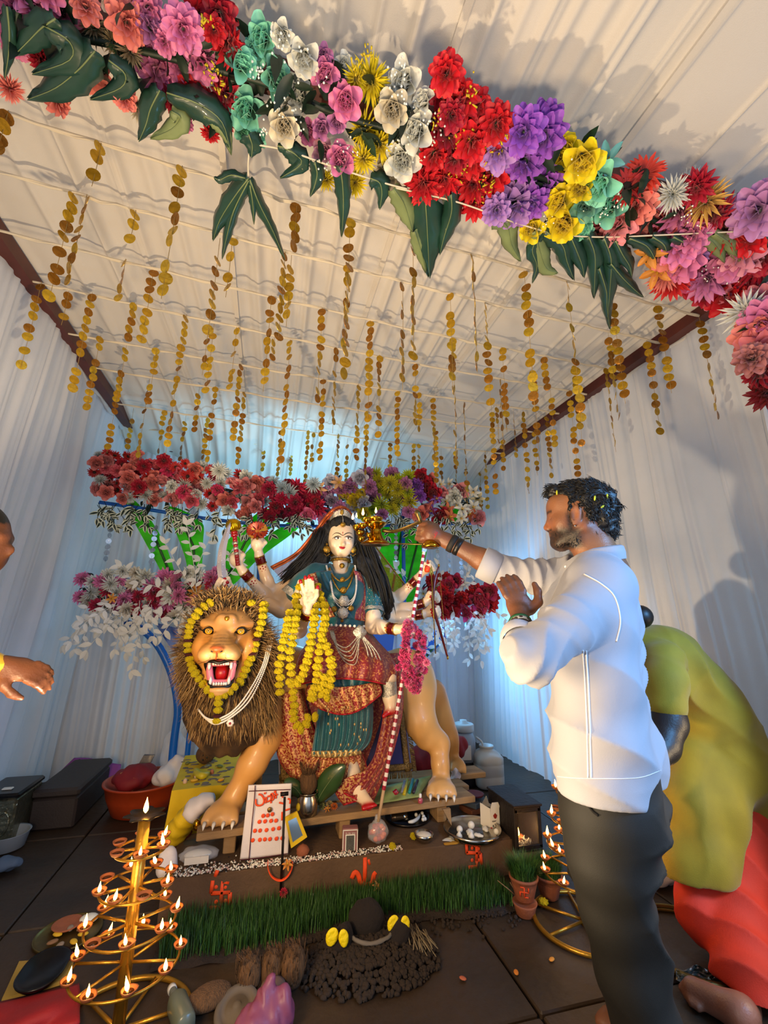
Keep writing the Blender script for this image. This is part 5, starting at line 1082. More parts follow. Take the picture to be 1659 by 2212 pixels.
# ================================================================ what the goddess holds
def held(name, label, cat, loc): return thing(name, label, cat, tuple(loc))
M_GLIT = mat('silver_glitter', '#9a9294', .35, .5, color2='#ffffff', scale=160, thr=(.66, .69)); M_MACE = mat('gold_foil', '#d0a012', .2, .95, bump=.4, bscale=60); M_RED = mat('glossy_red', '#8c0a10', .2, coat=.5)
sw_ = held('curved_sword', 'curved sword with silver glitter blade raised beside the mace', 'sword', P(481,1268,FY-.03)); b = MB()
cen = spline([P(483,1262,FY-.035), P(478,1225,FY-.035), P(481,1185,FY-.035), P(491,1148,FY-.035), P(498,1128,FY-.035)], 20); wd_ = [.030, .030, .031, .031, .031, .031, .030, .030, .029, .028, .027, .026, .025, .023, .021, .019, .016, .013, .010, .006, .001]
b.rings([[c+V(-w*.5, 0, 0), c+V(0, -.004, 0), c+V(w*.5, 0, 0), c+V(0, .004, 0)] for c, w in zip(cen, [w*1.5 for w in wd_])]); b.build('blade', M_GLIT, sw_, smooth=False)
b = MB(); b.tube([P(483,1260,FY-.035), P(481,1276,FY-.035)], .011, 10); b.build('grip', M_RED, sw_)
mc_ = held('mace', 'gold headed mace with a red and white striped handle', 'mace', P(512,1212,FY+.01)); b = MB(); ma, mz = P(514,1222,FY+.01), P(505,1142,FY+.01); ax = (mz-ma).normalized()
b.lathe(mz, [(.018, -.02), (.036, -.008), (.043, .014), (.040, .036), (.024, .054), (.008, .058)], 32, ax, rf=lambda a, z: 1+.07*cos(a*10)); b.build('head', M_MACE, mc_)
for k in range(14):
    s0, s1 = k/14, (k+1)/14; b = MB(); b.tube([lerp(ma, mz, s0), lerp(ma, mz, s1)], (.013 if k < 11 else .02), 12); b.build('handle_band', M_SILV2 if k in (4, 6, 8) else M_RED, mc_)
dc_ = held('discus', 'toothed red and gold discus held up by an arm at the back', 'discus', P(557,1160,FY+.07)); b = MB(); b.lathe(P(556,1146,FY+.075), [(.002, .008), (.058, .006), (.064, 0), (.058, -.006), (.002, -.008)], 48, (.1, -.9, -.75), rf=lambda a, z: 1+.08*cos(a*24)); b.build('toothed_disc', mat('discus_red_gold', '#8a2a18', .35, .3, color2='#a87a30', scale=14, thr=(.48, .52), noise='noise'), dc_)
for k in range(8):
    a = k*pi/4; d = V(.1, -.9, -.75).normalized(); u, w = frame(d); c = P(556,1146,FY+.075)+d*.009; b = MB(); b.ell(c+(u*cos(a)+w*sin(a))*.030, (.016, .004, .004), 8, 5, Matrix((u*cos(a)+w*sin(a), w*cos(a)-u*sin(a), d)).transposed()); b.build('petal_inlay', M_BANG, dc_)
b = MB(); b.tube([P(556,1160,FY+.08), P(556,1182,FY+.09)], .007, 8); b.build('stem', M_GOLD, dc_)
td = held('trident', 'tall trident with a red and white spiralled shaft leaning across the statue', 'trident', P(818,1772,2.40)); ta, tz = P(817,1775,2.385), P(916,1192,2.44); n = 64; rd, wt = mat('shaft_red', '#9c1030', .3), mat('shaft_white', '#e6dcd8', .3)
ax = (tz-ta).normalized(); u, w = frame(ax); prev = None
for c_, m_c in ((0, rd), (1, wt)):
    b = MB()
    for k in range(n):
        if k % 2 == c_:
            q0, q1 = lerp(ta, tz, .10+.9*k/n), lerp(ta, tz, .10+.9*(k+1)/n); b.tube([q0, q1], .0098, 10, caps=(False, False))
    b.build('shaft_stripe', m_c, td, kind='stuff')
b = MB(); b.tube([ta, lerp(ta, tz, .11)], .008, 10); b.build('shaft_foot', mat('pale_wood', '#b89a78', .7), td)
b = MB(); tu = (P(930,1190,2.44)-P(905,1190,2.44)).normalized(); b.prism([tz-tu*.012, tz+tu*.014, tz+tu*.022+ax*.07, tz+tu*.075+ax*.10, tz+tu*.085+ax*.20, tz+tu*.055+ax*.13, tz+tu*.022+ax*.12, tz+tu*.006+ax*.24, tz-tu*.012+ax*.12, tz-tu*.05+ax*.13, tz-tu*.075+ax*.20, tz-tu*.065+ax*.10, tz-tu*.018+ax*.07], (0, .008, 0)); b.build('trident_head', M_GLIT, td, smooth=False)
bw_ = held('bow', 'maroon bow with gold string held in the lower right hand', 'bow', P(938,1318,FY-.03)); b = MB(); pts = spline([P(948,1222,FY-.035), P(938,1262,FY-.04), P(936,1310,FY-.04), P(950,1360,FY-.04), P(967,1420,FY-.035)], 30); b.tube(pts, [.006+.004*sin(pi*i/30) for i in range(31)], 8); b.build('limb', M_BANG, bw_)
b = MB(); b.tube([pts[0], P(957,1330,FY-.03), pts[-1]], .0016, 5); b.build('string', M_GOLD, bw_); b = MB(); b.ell(pts[-1], (.007, .007, .014), 8, 6); b.ell(pts[0], (.008, .008, .012), 8, 6); b.build('tip', M_GOLD, bw_, kind='stuff')
ar_ = held('arrow', 'thin gold arrow standing in front of the bow', 'arrow', P(938,1320,FY-.06)); b = MB(); b.tube([P(932,1238,FY-.055), P(941,1412,FY-.055)], .0035, 6); b.build('shaft', M_GOLD, ar_); b = MB(); a = P(932,1238,FY-.055); b.prism([a+V(-.014, 0, 0), a+V(0, 0, -.02), a+V(.014, 0, 0), a+V(0, 0, .05)], (0, .004, 0)); b.build('arrowhead', M_GOLD, ar_, smooth=False)
fl_ = held('flame_ornament', 'small orange flame ornament held in the upper right hand behind the trident', 'ornament', P(924,1238,FY+.08)); b = MB(); b.lathe(P(924,1236,FY+.07), [(.018, 0), (.024, .012), (.018, .04), (.010, .065), (.001, .085)], 14, (0, 0, 1)); b.build('flame', mat('painted_orange', '#e04a10', .4), fl_)
# ---- garlands on the raised hand
def handY(x, y): return FY-.165-.10*min(1, max(0, (y-1300)/35))-(.05 if y > 1400 else .05*max(0, y-1300)/100)
random.seed(4)
garland('marigold_garland', 'long marigold garland left of the raised palm, ending in a loop on the skirt', [R7([(1190,150),(1180,200),(1130,292),(1115,348),(1110,396),(1105,440),(1085,488),(1080,532),(1065,590),(1060,668),(1040,728),(1035,788),(1050,842),(1040,905),(1045,970)]), R7([(1215,72),(1195,245),(1185,298),(1180,346),(1175,395),(1165,442),(1155,500),(1150,555),(1130,615),(1130,680),(1138,748),(1142,808),(1130,880),(1150,905),(1160,965),(1160,1020),(1170,1080),(1160,1140),(1165,1195),(1190,1250),(1225,1280),(1270,1240),(1285,1185),(1345,1180)])], handY, r=10)
garland('marigold_garland', 'doubled marigold garland right of the raised palm, hanging to the lap', [R7([(1250,40),(1310,15),(1360,70),(1385,130),(1350,230),(1345,288),(1340,340),(1335,390),(1330,440),(1315,490),(1310,545),(1300,600),(1290,650),(1280,705),(1255,760),(1245,815),(1220,856),(1190,890)]), R7([(1395,180),(1420,230),(1425,290),(1430,340),(1425,390),(1415,435),(1400,480),(1410,522),(1390,575),(1380,625),(1375,690),(1365,750),(1365,810),(1355,870),(1345,930),(1325,975),(1320,1022)]), R7([(1440,575),(1465,625),(1480,690),(1490,740),(1485,800),(1480,858),(1470,910),(1440,960),(1445,1010),(1400,985),(1385,930),(1420,895),(1425,840)])], handY, r=10)
pg = thing('pink_garland', 'thick pink petal garland hanging from the statue\'s front left hand', 'garland', tuple(P(886,1365,2.38))); w0 = Vector(pg['w0']); random.seed(6); st = MB()
loop = spline([P(x, y, Y) for x, y, Y in ((884,1352,2.40), (878,1375,2.39), (876,1410,2.385), (879,1445,2.38), (886,1472,2.375), (893,1484,2.375), (900,1470,2.38), (905,1440,2.385), (907,1405,2.39), (905,1375,2.40), (898,1355,2.41))], 46); st.tube(loop, .010, 6); st.build('thread', M_MRN, pg)
for p in loop:
    for k in range(4): link(random.choice(FL['dahlia']), 'pink_floret', pg, p+rvec(.013)-w0, rot=face_quat((CAMP-p).normalized()*.6+rvec(.7), random.uniform(0, 6)), scale=random.uniform(.030, .044), color=hexc(random.choice(('#e8508c', '#f07aa8', '#d83c7c'))))
for y in (1408, 1458): link(MRN, 'maroon_flower', pg, P(904,y,2.37)-w0, scale=.016)
# ================================================================ people
from mathutils.bvhtree import BVHTree
def bvh(mb): return BVHTree.FromPolygons([Vector(p) for p in mb.v], mb.f)
def hit(tree, x, y):
    d = Vector(ray(x, y)).normalized(); r = tree.ray_cast(CAMP, d); return r[0] if r[0] is not None else None
def trace(tree, pts, n=40, off=.002): 
    out = [hit(tree, p.x, p.y) for p in spline([V(x, y, 0) for x, y in pts], n)]; return [p+(CAMP-p).normalized()*off for p in out if p is not None]
M_PSK = mat('skin_brown', None, .45, src='vertex', sub=.06, bump=.12, bscale=160)
M_SHIRT = mat('white_cotton_shirt', '#a8a8b0', .75, vary=.04, scale=12, bump=.10, bscale=400, sheen=.2)
M_PANT = mat('charcoal_olive_trousers', '#17150f', .7, vary=.2, scale=14, bump=.1, bscale=500)
M_BHAIR = mat('black_hair', '#0c0a09', .45, vary=.4, scale=50)
def ghand(B, wr, palm, d, back, up, s=1.0, curl=1.0, spread=0, thumb=None, lens=(.072, .080, .075, .060)):
    """open or half closed hand: d along the fingers, back = direction the back of the hand faces, up = towards the thumb"""
    wr, palm, d, back, up = map(Vector, (wr, palm, d, back, up)); d.normalize(); back = (back-back.dot(d)*d).normalized(); up = (up-up.dot(d)*d-up.dot(back)*back).normalized()
    B.cap(wr, lerp(wr, palm, .6), .027*s, .027*s, .02); R3 = Matrix((d, up, back)).transposed()
    B.ell(palm, (.046*s, .041*s, .018*s), .015, R3)
    for k in range(4):
        o = up*((1.5-k)*.0195*s)*(1+spread); a = palm+d*.036*s+o; l = lens[k]*s; c = curl; q = d
        pts = [a]
        for j, fr in enumerate((.45, .32, .25)):
            ang = c*(.35, .55, .45)[j]; q = (q*cos(ang)-back*sin(ang)).normalized(); pts.append(pts[-1]+q*l*fr)
        B.chain(pts, [.0105*s, .0100*s, .0090*s, .0076*s], .005)
    t0 = palm-d*.024*s+up*.030*s; t = thumb or [(.016, .024, -.004), (.030, .014, -.012), (.026, .002, -.010)]
    pts = [t0]
    for a, b, c in t: pts.append(pts[-1]+d*a*s+up*b*s+back*c*s)
    B.chain(pts, [.0165*s, .0135*s, .0115*s, .0092*s], .010)
def skinner(dark, lite, extra=None):
    a, b = HC(dark), HC(lite)
    def f(v, n):
        o = lerpc(a, b, sstep(-.5, .7, vnoise(v, 22, 3))); return extra(v, n, o) if extra else o
    return f
# ---------------------------------------------------------------- the man with the lamp
MY = 1.33
man = thing('person', 'bearded man in a white shirt holding a brass lamp out to the statue', 'person', (1.15, 1.36, 0))
Mp = lambda x, y, Y=MY: np.array(P(x, y, Y))
hc = Mp(1250, 1115); fw, sd, upv = np.array([-.80, .60, -.02]), np.array([-.60, -.80, 0]), np.array([-.016, .012, 1.])
hp_ = lambda a, b, c: hc+fw*a+sd*b+upv*c
HB = Body(hc-np.array([.24, .22, .26]), hc+np.array([.26, .24, .19]), .0045)
HM = Matrix((fw, sd, upv)).transposed()
HB.ell(hp_(-.006, 0, .028), (.108, .078, .094), .02, HM).ell(hp_(.045, 0, -.03), (.062, .062, .085), .03, HM)
HB.ell(hp_(.068, 0, .045), (.034, .058, .036), .03, HM)
HB.cap(hp_(.086, .03, .012), hp_(.086, -.03, .012), .014, .014, .016)
HB.cap(hp_(.093, 0, .006), hp_(.115, 0, -.034), .0085, .0115, .012).ell(hp_(.107, .012, -.040), (.013, .0085, .009), .006, HM).ell(hp_(.107, -.012, -.040), (.013, .0085, .009), .006, HM)
HB.ell(hp_(.090, 0, -.060), (.018, .024, .012), .012, HM).ell(hp_(.092, 0, -.068), (.014, .02, .008), .006, HM)
HB.ell(hp_(.082, 0, -.095), (.026, .028, .022), .02, HM)
for b in (1, -1):
    HB.cap(hp_(-.01, .060*b, -.055), hp_(.070, .026*b, -.098), .022, .022, .03)
    HB.ell(hp_(.060, .046*b, -.028), (.03, .022, .028), .02, HM)
    HB.ell(hp_(.082, .031*b, -.004), (.013, .013, .009), .008, HM, sub=True); HB.ell(hp_(.076, .032*b, -.004), (.013, .013, .011), .003, HM)
    RE = HM @ Matrix.Rotation(-.18, 3, 'Y')
    HB.ell(hp_(.013, .080*b, -.012), (.021, .009, .036), .006, RE); HB.ell(hp_(.016, .089*b, -.008), (.011, .006, .023), .004, RE, sub=True); HB.ell(hp_(.026, .081*b, -.020), (.005, .006, .008), .004, HM); HB.ell(hp_(.018, .079*b, -.040), (.009, .006, .010), .005, HM)
HB.chain([hp_(-.028, 0, -.06), hp_(-.038, 0, -.12), hp_(-.055, 0, -.19)], [.062, .062, .07], .03)
HB.cap(hp_(.01, .03, -.10), hp_(-.02, .02, -.18), .03, .03, .03)
def man_head_col(v, n, o):
    p = (v-hc); a, b, c = p@fw, np.abs(p@sd), p@upv
    be = sstep(-.035, -.065, c+.30*np.maximum(0, .045-a))*sstep(-.02, .02, a-.0)*sstep(-.135, -.118, c+.0*a)*(1-np.exp(-((b)/.014)**2-((c+.066)/.007)**2)*(a > .07))
    be = np.maximum(be, np.exp(-((c+.050)/.007)**2)*(a > .075)*(b < .032)); be = np.maximum(be, sstep(.02, .0, np.abs(a-.034))*sstep(.02, -.01, c)*sstep(-.09, -.06, c)*(b > .05))
    be *= .92+.12*vnoise(v, 700, 4); be = np.clip(be, 0, .96)
    warm = np.exp(-((a-.11)/.02)**2-((c+.035)/.02)**2)+np.exp(-((b-.087)/.012)**2)*(np.abs(a-.014) < .03)*.8
    o = o*(1-.35*warm[:, None])+HC('#b0633f')[None]*.35*warm[:, None]
    o = o*(1-be[:, None])+HC('#1a120d')[None]*be[:, None]
    brow = np.exp(-((c-.016-.0*a)/.0055)**2)*(a > .06)*(b > .012)*(b < .05); return o*(1-.9*brow[:, None])+HC('#140d0a')[None]*.9*brow[:, None]
HB.chain([hp_(-.055, 0, -.19), hp_(-.07, 0, -.235)], [.075, .08], .03)
HB.mesh(None, skinner('#7d4f35', '#96633f', man_head_col)).build('head', M_PSK, man)
for b in (1, -1):
    e = MB(); e.ell(hp_(.083, .031*b, -.004), (.011, .0115, .007), 12, 8, HM); eo = e.build('eye', M_WHT, man); e = MB(); e.ell(hp_(.0905, .030*b, -.004), (.0045, .006, .0055), 10, 8, HM); e.build('iris', M_BLK, eo)
    e = MB(); e.tube(spline([hp_(.090, .016*b, .000), hp_(.094, .030*b, .0045), hp_(.082, .044*b, -.001)], 8), .0022, 5); e.build('eyelash_line', M_BLK, man)
e = MB(); e.ell(hp_(.020, .084, -.052), (.003, .003, .003), 8, 6); e.build('ear_stud', M_SILV2, man)
hh = Body(hc-np.array([.24, .22, .20]), hc+np.array([.26, .22, .24]), .006)
hh.ell(hp_(-.022, 0, .036), (.112, .086, .098), .02, HM).ell(hp_(.03, 0, .085), (.072, .062, .040), .02, HM).ell(hp_(-.075, 0, -.03), (.052, .066, .07), .02, HM)
hh.ell(hp_(.072, 0, .10), (.034, .055, .018), .02, HM)
hh.box(hp_(.115, 0, -.02), (.075, .12, .094), .012, HM, sub=True); hh.box(hp_(.035, 0, -.075), (.048, .14, .088), .012, HM, sub=True)
for b in (1, -1): hh.ell(hp_(.018, .087*b, -.012), (.027, .03, .042), .006, HM, sub=True); hh.cap(hp_(.030, .071*b, .02), hp_(.026, .071*b, -.03), .011, .007, .006)
hmb = hh.mesh(lambda v, n: .006*vnoise(v, 90, 3)+.004*vnoise(v, 190, 5), None); hmb.build('hair', M_BHAIR, man); ht = bvh(hmb)
hs_ = MB(); random.seed(17)
for i in range(2600):
    d = rvec().normalized(); r = ht.ray_cast(Vector(hp_(-.02, 0, .03))+d*.3, -d)
    if r[0] is None: continue
    p, nn = r[0], r[1]; f = Vector(fw)*(.8 if p.z > hc[2]+.06 else -.2)+V(0, 0, -.6 if p.z < hc[2]+.06 else .25)+rvec(.22); f = f-nn*f.dot(nn)*.85; f.normalize(); L_ = random.uniform(.016, .030)
    hs_.tube([p-nn*.002, p+f*L_*.5+nn*.0035, p+f*L_+nn*.001], [.0014, .0012, .0004], 4)
hs_.build('hair_lock', M_BHAIR, man, kind='stuff')
bs = MB(); 
for i in range(420):
    a, c = random.uniform(.0, .105), random.uniform(-.118, -.045); b = random.choice((1, 1, 1, -1)); y = .068-.42*max(0, a-.02) if a < .1 else .03
    p = Vector(hp_(a, b*y*random.uniform(.9, 1.02), c)); 
    if (c > -.06 and a > .03 and a < .075) or a > .085: continue
    d = (Vector(fw)*.4+V(0, 0, -1)+Vector(sd)*b*.5+rvec(.3)).normalized(); bs.tube([p, p+d*.010], [.0012, .0004], 4)
bs.build('beard_hair', M_BHAIR, man, kind='stuff')
petal_b = MB()
for (x, y, dx, dy) in ((1203,1064,1,-9), (1285,1076,2,8), (1302,1094,9,6), (1312,1072,1,10)):
    q = hit(ht, x, y)
    if q is not None: pb_ = MB(); pb_.ell(q+(CAMP-q).normalized()*.006, (.004, .002, .010), 8, 6, Matrix.Rotation(dx*.12, 3, 'Y')); solo('flower_petal', pb_, mat('petal_yellow', '#d8d020', .6), 'loose yellow petal caught in the man\'s hair '+{1203: 'over his forehead', 1285: 'above his ear', 1302: 'low behind his ear', 1312: 'at the back of his crown'}[x], 'petal', 'yellow petals in the hair')
# arms and hands: one skin with the neck and chest inside the shirt
AB = Body((.40, 1.02, .88), (1.42, 1.92, 1.66), .0052)
AB.chain([Mp(1290,1235), Mp(1285,1330), Mp(1290,1450)], [.09, .11, .11], .04)
sh2, el2, wr2, h2 = Mp(1232,1242,1.46), Mp(1092,1236,1.60), Mp(965,1168,1.70), Mp(932,1153,1.725)
AB.chain([Mp(1270,1238,1.40), sh2, el2], [.07, .055, .045], .03).chain([el2, lerp(el2, wr2, .4), wr2], [.045, .044, .030], .02)
sh1, el1, wr1, h1 = Mp(1305,1255,1.20), Mp(1140,1432,1.10), Mp(1124,1348,1.245), Mp(1121,1306,1.285)
AB.chain([Mp(1285,1240,1.28), sh1, el1], [.07, .055, .045], .03).chain([el1, lerp(el1, wr1, .4), wr1], [.044, .044, .029], .02)
# far hand: a fist round the lamp handle, thumb along the top
fd = Vector(h2-wr2).normalized(); S0 = S; S = AB; TM = []; 
def mfist(c, d, up, s, side):
    c, d, up = Vector(c), Vector(d).normalized(), Vector(up); up = (up-up.dot(d)*d).normalized(); n = d.cross(up)*side
    AB.cap(wr2, c, .029, .034, .02); AB.ell(c, (.040*s, .036*s, .040*s), .02)
    for k in range(4):
        o = up*((1.5-k)*.0205*s); l = (.96, 1.05, 1, .85)[k]*s; a = c+d*.030*s+o+n*-.002; b = a+d*.020*l+n*.020*l; e = b-d*.016*l+n*.030*l; g = e-d*.026*l-n*.004*l; AB.chain([a, b, e, g], [.0125*s, .0125*s, .0115*s, .0100*s], .005)
    a = c-d*.010+up*.036*s+n*.010; b = a+d*.034*s+n*.012+up*.006; e = b+d*.036*s+n*.006-up*.004; AB.chain([a, b, e], [.0160*s, .0135*s, .0110*s], .008); return n
hn = mfist(h2, fd+V(-.3, 0, -.05), V(.15, 0, 1), 1.05, -1 if False else 1)
S = S0
ghand(AB, wr1, h1, V(-.22, .22, 1), V(-.25, -1, .1), V(1, -.1, .1), 1.04, .8, .02, thumb=[(.016, .030, .002), (.032, .012, .000), (.026, .000, -.004)])
AB.mesh(None, skinner('#6e432c', '#8c5a3a')).build('body', M_PSK, man)
def band(name, a, b, t, r, w, m, par, prof=None):
    c = lerp(Vector(a), Vector(b), t); d = (Vector(b)-Vector(a)).normalized(); m_ = MB(); m_.lathe(c, prof or [(r*.95, -w/2), (r*1.05, -w/2), (r*1.08, 0), (r*1.05, w/2), (r*.95, w/2)], 22, d, caps=(False, False)); return m_.build(name, m, par)
M_BLKB = mat('black_rubber', '#0c0c0e', .4)
band('fitness_band', el2, wr2, .80, .036, .022, M_BLKB, man); band('cloth_wristband', el2, wr2, .90, .037, .024, mat('dark_band', '#17120e', .7), man)
for k in range(3): band('red_thread', el2, h2, .93+.012*k, .034+.001*k, .005, mat('red_thread', '#b01a18', .7), man)
band('beaded_wristband', el1, wr1, .93, .034, .016, mat('beaded_band', '#3a2a20', .6, color2='#c8c0b0', scale=60, thr=(.5, .55), noise='voronoi'), man); band('brown_wristband', el1, wr1, .82, .035, .016, mat('brown_band', '#24150c', .6), man)
gb = band('green_bracelet', el1, wr1, .99, .035, .012, mat('green_band', '#1c5a34', .4), man); b = MB(); b.bbox(lerp(Vector(el1), Vector(wr1), .97)+V(-.028, -.024, 0), (.018, .006, .022), .003, Matrix.Rotation(.7, 3, 'Z')); b.build('bracelet_plate', M_GOLD, gb)
# shirt
SB = Body((.55, .96, .66), (1.52, 1.82, 1.62), .0075)
SB.chain([Mp(1283,1262), Mp(1278,1340), Mp(1282,1450), Mp(1292,1560), Mp(1302,1640), Mp(1306,1720)], [.115, .142, .138, .140, .148, .150], .06)
for Y in (1.22, 1.45): SB.chain([Mp(1280,1270,Y), Mp(1275,1345,Y), Mp(1286,1480,Y), Mp(1300,1620,Y), Mp(1304,1720,Y)], [.10, .118, .115, .125, .128], .06)
SB.ell(Mp(1235,1330,1.35), (.085, .13, .11), .05).ell(Mp(1345,1620,1.33), (.10, .14, .10), .06)
SB.cap(Mp(1280,1225,1.36), Mp(1290,1260,1.33), .085, .10, .05)
SB.chain([Mp(1290,1240,1.27), Mp(1304,1266,1.20), Mp(1225,1352,1.135), Mp(1145,1425,1.095)], [.085, .088, .072, .062], .035)
SB.chain([Mp(1145,1425,1.095), Mp(1132,1414,1.12), Mp(1124,1388,1.175)], [.060, .054, .048], .03)
SB.chain([Mp(1262,1240,1.40), Mp(1225,1248,1.47), Mp(1160,1246,1.53), Mp(1092,1232,1.60)], [.085, .072, .062, .060], .035)
SB.cap(Mp(1092,1232,1.60), Mp(1052,1220,1.625), .060, .064, .02)
SB.cap(Mp(1262,1170,1.34), Mp(1272,1225,1.34), .068, .060, .012, sub=True)
SB.cut(Mp(1300,1684,1.33), (.02, 0, -1)); cq = lerp(Vector(el2), Vector(wr2), .36)
SB.cut(lerp(Vector(Mp(1092,1232,1.60)), Vector(Mp(1052,1220,1.625)), 1.0), Vector(Mp(1000,1190,1.67)-Mp(1092,1232,1.6)))
cw = Vector(Mp(1123,1380,1.185)); SB.D = np.maximum(SB.D, -1) 
def fs(x): return 1.2-2*np.abs(np.sin(x/2))**.8
def folds_disp(v, n):
    o = .003*vnoise(v*np.array([1, 1, .6]), 14, 3)
    t = (v-Mp(1370,1440,1.3)); o += 0.0127*fs((t@np.array([.55, .2, -.8]))*95+2.5*vnoise(v, 9, 4))*np.exp(-((t**2).sum(1))/.12**2)      # gathered behind the armpit
    t = (v-Mp(1290,1560,1.2)); o += 0.0119*fs((t@np.array([.5, 0, .86]))*48+2.2*vnoise(v, 8, 6))*np.exp(-(t[:, 0]**2/.18**2+t[:, 2]**2/.2**2))
    t = (v-Mp(1135,1420,1.1)); o += 0.0102*fs((t@np.array([.8, .1, -.55]))*120+2*vnoise(v, 12, 7))*np.exp(-((t**2).sum(1))/.10**2)
    t = (v-Mp(1195,1345,1.15)); o += 0.0085*fs((t@np.array([.7, .1, .7]))*110+2*vnoise(v, 12, 8))*np.exp(-((t**2).sum(1))/.08**2)
    t = (v-Mp(1160,1240,1.5)); o += 0.0085*fs(t[:, 0]*150+2*vnoise(v, 14, 9))*np.exp(-((t**2).sum(1))/.11**2)
    t = (v-Mp(1340,1620,1.25)); o += 0.0102*fs((t@np.array([.3, .1, -.95]))*60+2*vnoise(v, 9, 11))*np.exp(-((t**2).sum(1))/.13**2)
    return o
smb = SB.mesh(folds_disp, None, smooth_it=2); smb.build('shirt', M_SHIRT, man); stree = bvh(smb)
M_SEAM = mat('shirt_seam', '#f2f0ee', .7)
def seam(pts, r=.0022, n=40):
    q = trace(stree, pts, n, .0005)
    if len(q) > 3: b = MB(); b.tube(q, r, 5); b.build('shirt_seam', M_SEAM, man)
seam([(1259,1405),(1264,1480),(1268,1580),(1270,1680)]); seam([(1266,1406),(1271,1480),(1275,1580),(1277,1680)]); seam([(1262,1240),(1300,1262),(1328,1290),(1340,1340),(1332,1385)], .0026); seam([(1180,1674),(1230,1680),(1300,1682),(1380,1680),(1428,1664)], .0009)
b = MB(); b.lathe(cw, [(.050, -.014), (.056, -.012), (.057, .012), (.052, .024), (.044, .020)], 28, Vector(wr1-el1), caps=(False, False), rf=lambda a, z: 1+.03*sin(a*3+z*60)); b.build('rolled_cuff', M_SHIRT, man)
c2 = Vector(Mp(1052,1220,1.625)); b = MB(); b.lathe(c2, [(.058, -.05), (.066, -.045), (.069, -.01), (.067, .022), (.062, .026), (.05, .020)], 30, Vector(Mp(1000,1190,1.67)-Mp(1092,1232,1.6)), caps=(False, False), rf=lambda a, z: 1+.03*sin(a*3+z*50)); b.build('rolled_cuff', M_SHIRT, man)
b = MB(); b.lathe(hp_(-.052, 0, -.150), [(.080, -.024), (.083, 0), (.081, .020), (.073, .026), (.068, .010)], 40, Vector((-.16, 0, 1)), caps=(False, False), rf=lambda a, z: 1+.02*sin(a*2)); b.build('collar', M_SHIRT, man)
b = MB(); q = [hp_(.030, .05, -.165), hp_(.040, .02, -.19), hp_(.012, .045, -.215), hp_(-.02, .075, -.18)]; b.prism([Vector(p) for p in q], Vector(sd)*.004); b.build('collar_flap', M_SHIRT, man, smooth=False)
b = MB(); q = hit(stree, 1222, 1224)
if q is not None: b.lathe(q, [(.005, 0), (.005, .003), (.001, .0035)], 10, (CAMP-q)); b.build('button', M_SEAM, man)
# trousers
TB = Body((.82, 1.02, -.06), (1.56, 1.66, .84), .0085)
for (dy, o) in ((1.235, 0), (1.42, -8)):
    TB.chain([Mp(1316+o,1668,dy), Mp(1318+o,1760,dy), Mp(1318+o,1850,dy), Mp(1332+o,1960,dy+.01), Mp(1362+o,2090,dy+.02), Mp(1402+o,2225,dy+.03), Mp(1416+o,2290,dy+.035)], [.130, .138, .118, .098, .088, .090, .094], .03)
TB.ell(Mp(1372,1735,1.31), (.085, .12, .10), .06).cap(Mp(1310,1660,1.28), Mp(1310,1660,1.38), .13, .13, .03)
TB.cut(Mp(1400,2258,1.33), (0, 0, -1)) if False else TB.cut((1, 1, .035), (0, 0, -1))
def pdisp(v, n):
    o = .004*vnoise(v*np.array([1, 1, .35]), 16, 3)
    t = (v-Mp(1385,1830,1.27)); o += .016*fs(t[:, 2]*62-t[:, 0]*18+1.6*vnoise(v, 8, 4))*np.exp(-(t[:, 0]**2/.10**2+t[:, 2]**2/.13**2))
    t = (v-Mp(1390,2030,1.27)); o += .016*fs((t@np.array([.75, .1, .62]))*44+1.5*vnoise(v, 7, 6))*np.exp(-(t[:, 0]**2/.12**2+t[:, 2]**2/.26**2)); return o
tmb = TB.mesh(pdisp, None, smooth_it=2); tmb.build('trousers', M_PANT, man); tt = bvh(tmb)
b = MB(); q = trace(tt, [(1248,1692),(1258,1720),(1278,1750),(1292,1762)], 20); b.tube(q, .0035, 6); b.build('pocket_edge', mat('dark_joint'), man)
for dy in (1.25, 1.45):
    fb = MB(); c = Vector(Mp(1400,2275,dy)); fb.ell(V(c.x-.05, c.y, .03), (.13, .045, .03), 14, 8); fb.build('foot', mat('foot_skin', '#6e432c', .6), man)
# ---------------------------------------------------------------- person bending in a yellow kurta
M_KUR = mat('mustard_kurta', '#9c860a', .75, vary=.25, scale=8, bump=.15, bscale=300, sheen=.2); M_DHO = mat('orange_red_dhoti', '#dc3416', .75, vary=.25, scale=9, bump=.15, bscale=250)
ben = thing('person', 'person in a mustard kurta and orange red dhoti bending down behind the man', 'person', (1.85, 1.72, 0)); BY = 1.72; Bp = lambda x, y, Y=BY: np.array(P(x, y, Y))
KB = Body((1.28, 1.40, .20), (2.16, 2.08, 1.36), .0095)
KB.chain([Bp(1392,1420), Bp(1436,1432), Bp(1482,1478), Bp(1525,1545), Bp(1580,1640), Bp(1615,1700)], [.135, .15, .155, .155, .165, .17], .07)
KB.chain([Bp(1425,1430,1.60), Bp(1432,1470,1.54), Bp(1438,1520,1.53)], [.085, .078, .076], .03); KB.cut(Bp(1440,1552,1.53), (.0, 0, -1)) if False else None
KB.chain([Bp(1552,1640,1.70), Bp(1534,1740,1.66), Bp(1518,1850,1.64), Bp(1514,1990,1.63)], [.15, .124, .112, .108], .05)
KB.chain([Bp(1500,1640,1.68), Bp(1490,1740,1.66), Bp(1490,1860,1.64), Bp(1492,1990,1.63)], [.08, .085, .09, .09], .05)
KB.chain([Bp(1620,1690,1.74), Bp(1650,1760,1.76), Bp(1672,1850,1.78)], [.14, .12, .10], .06)
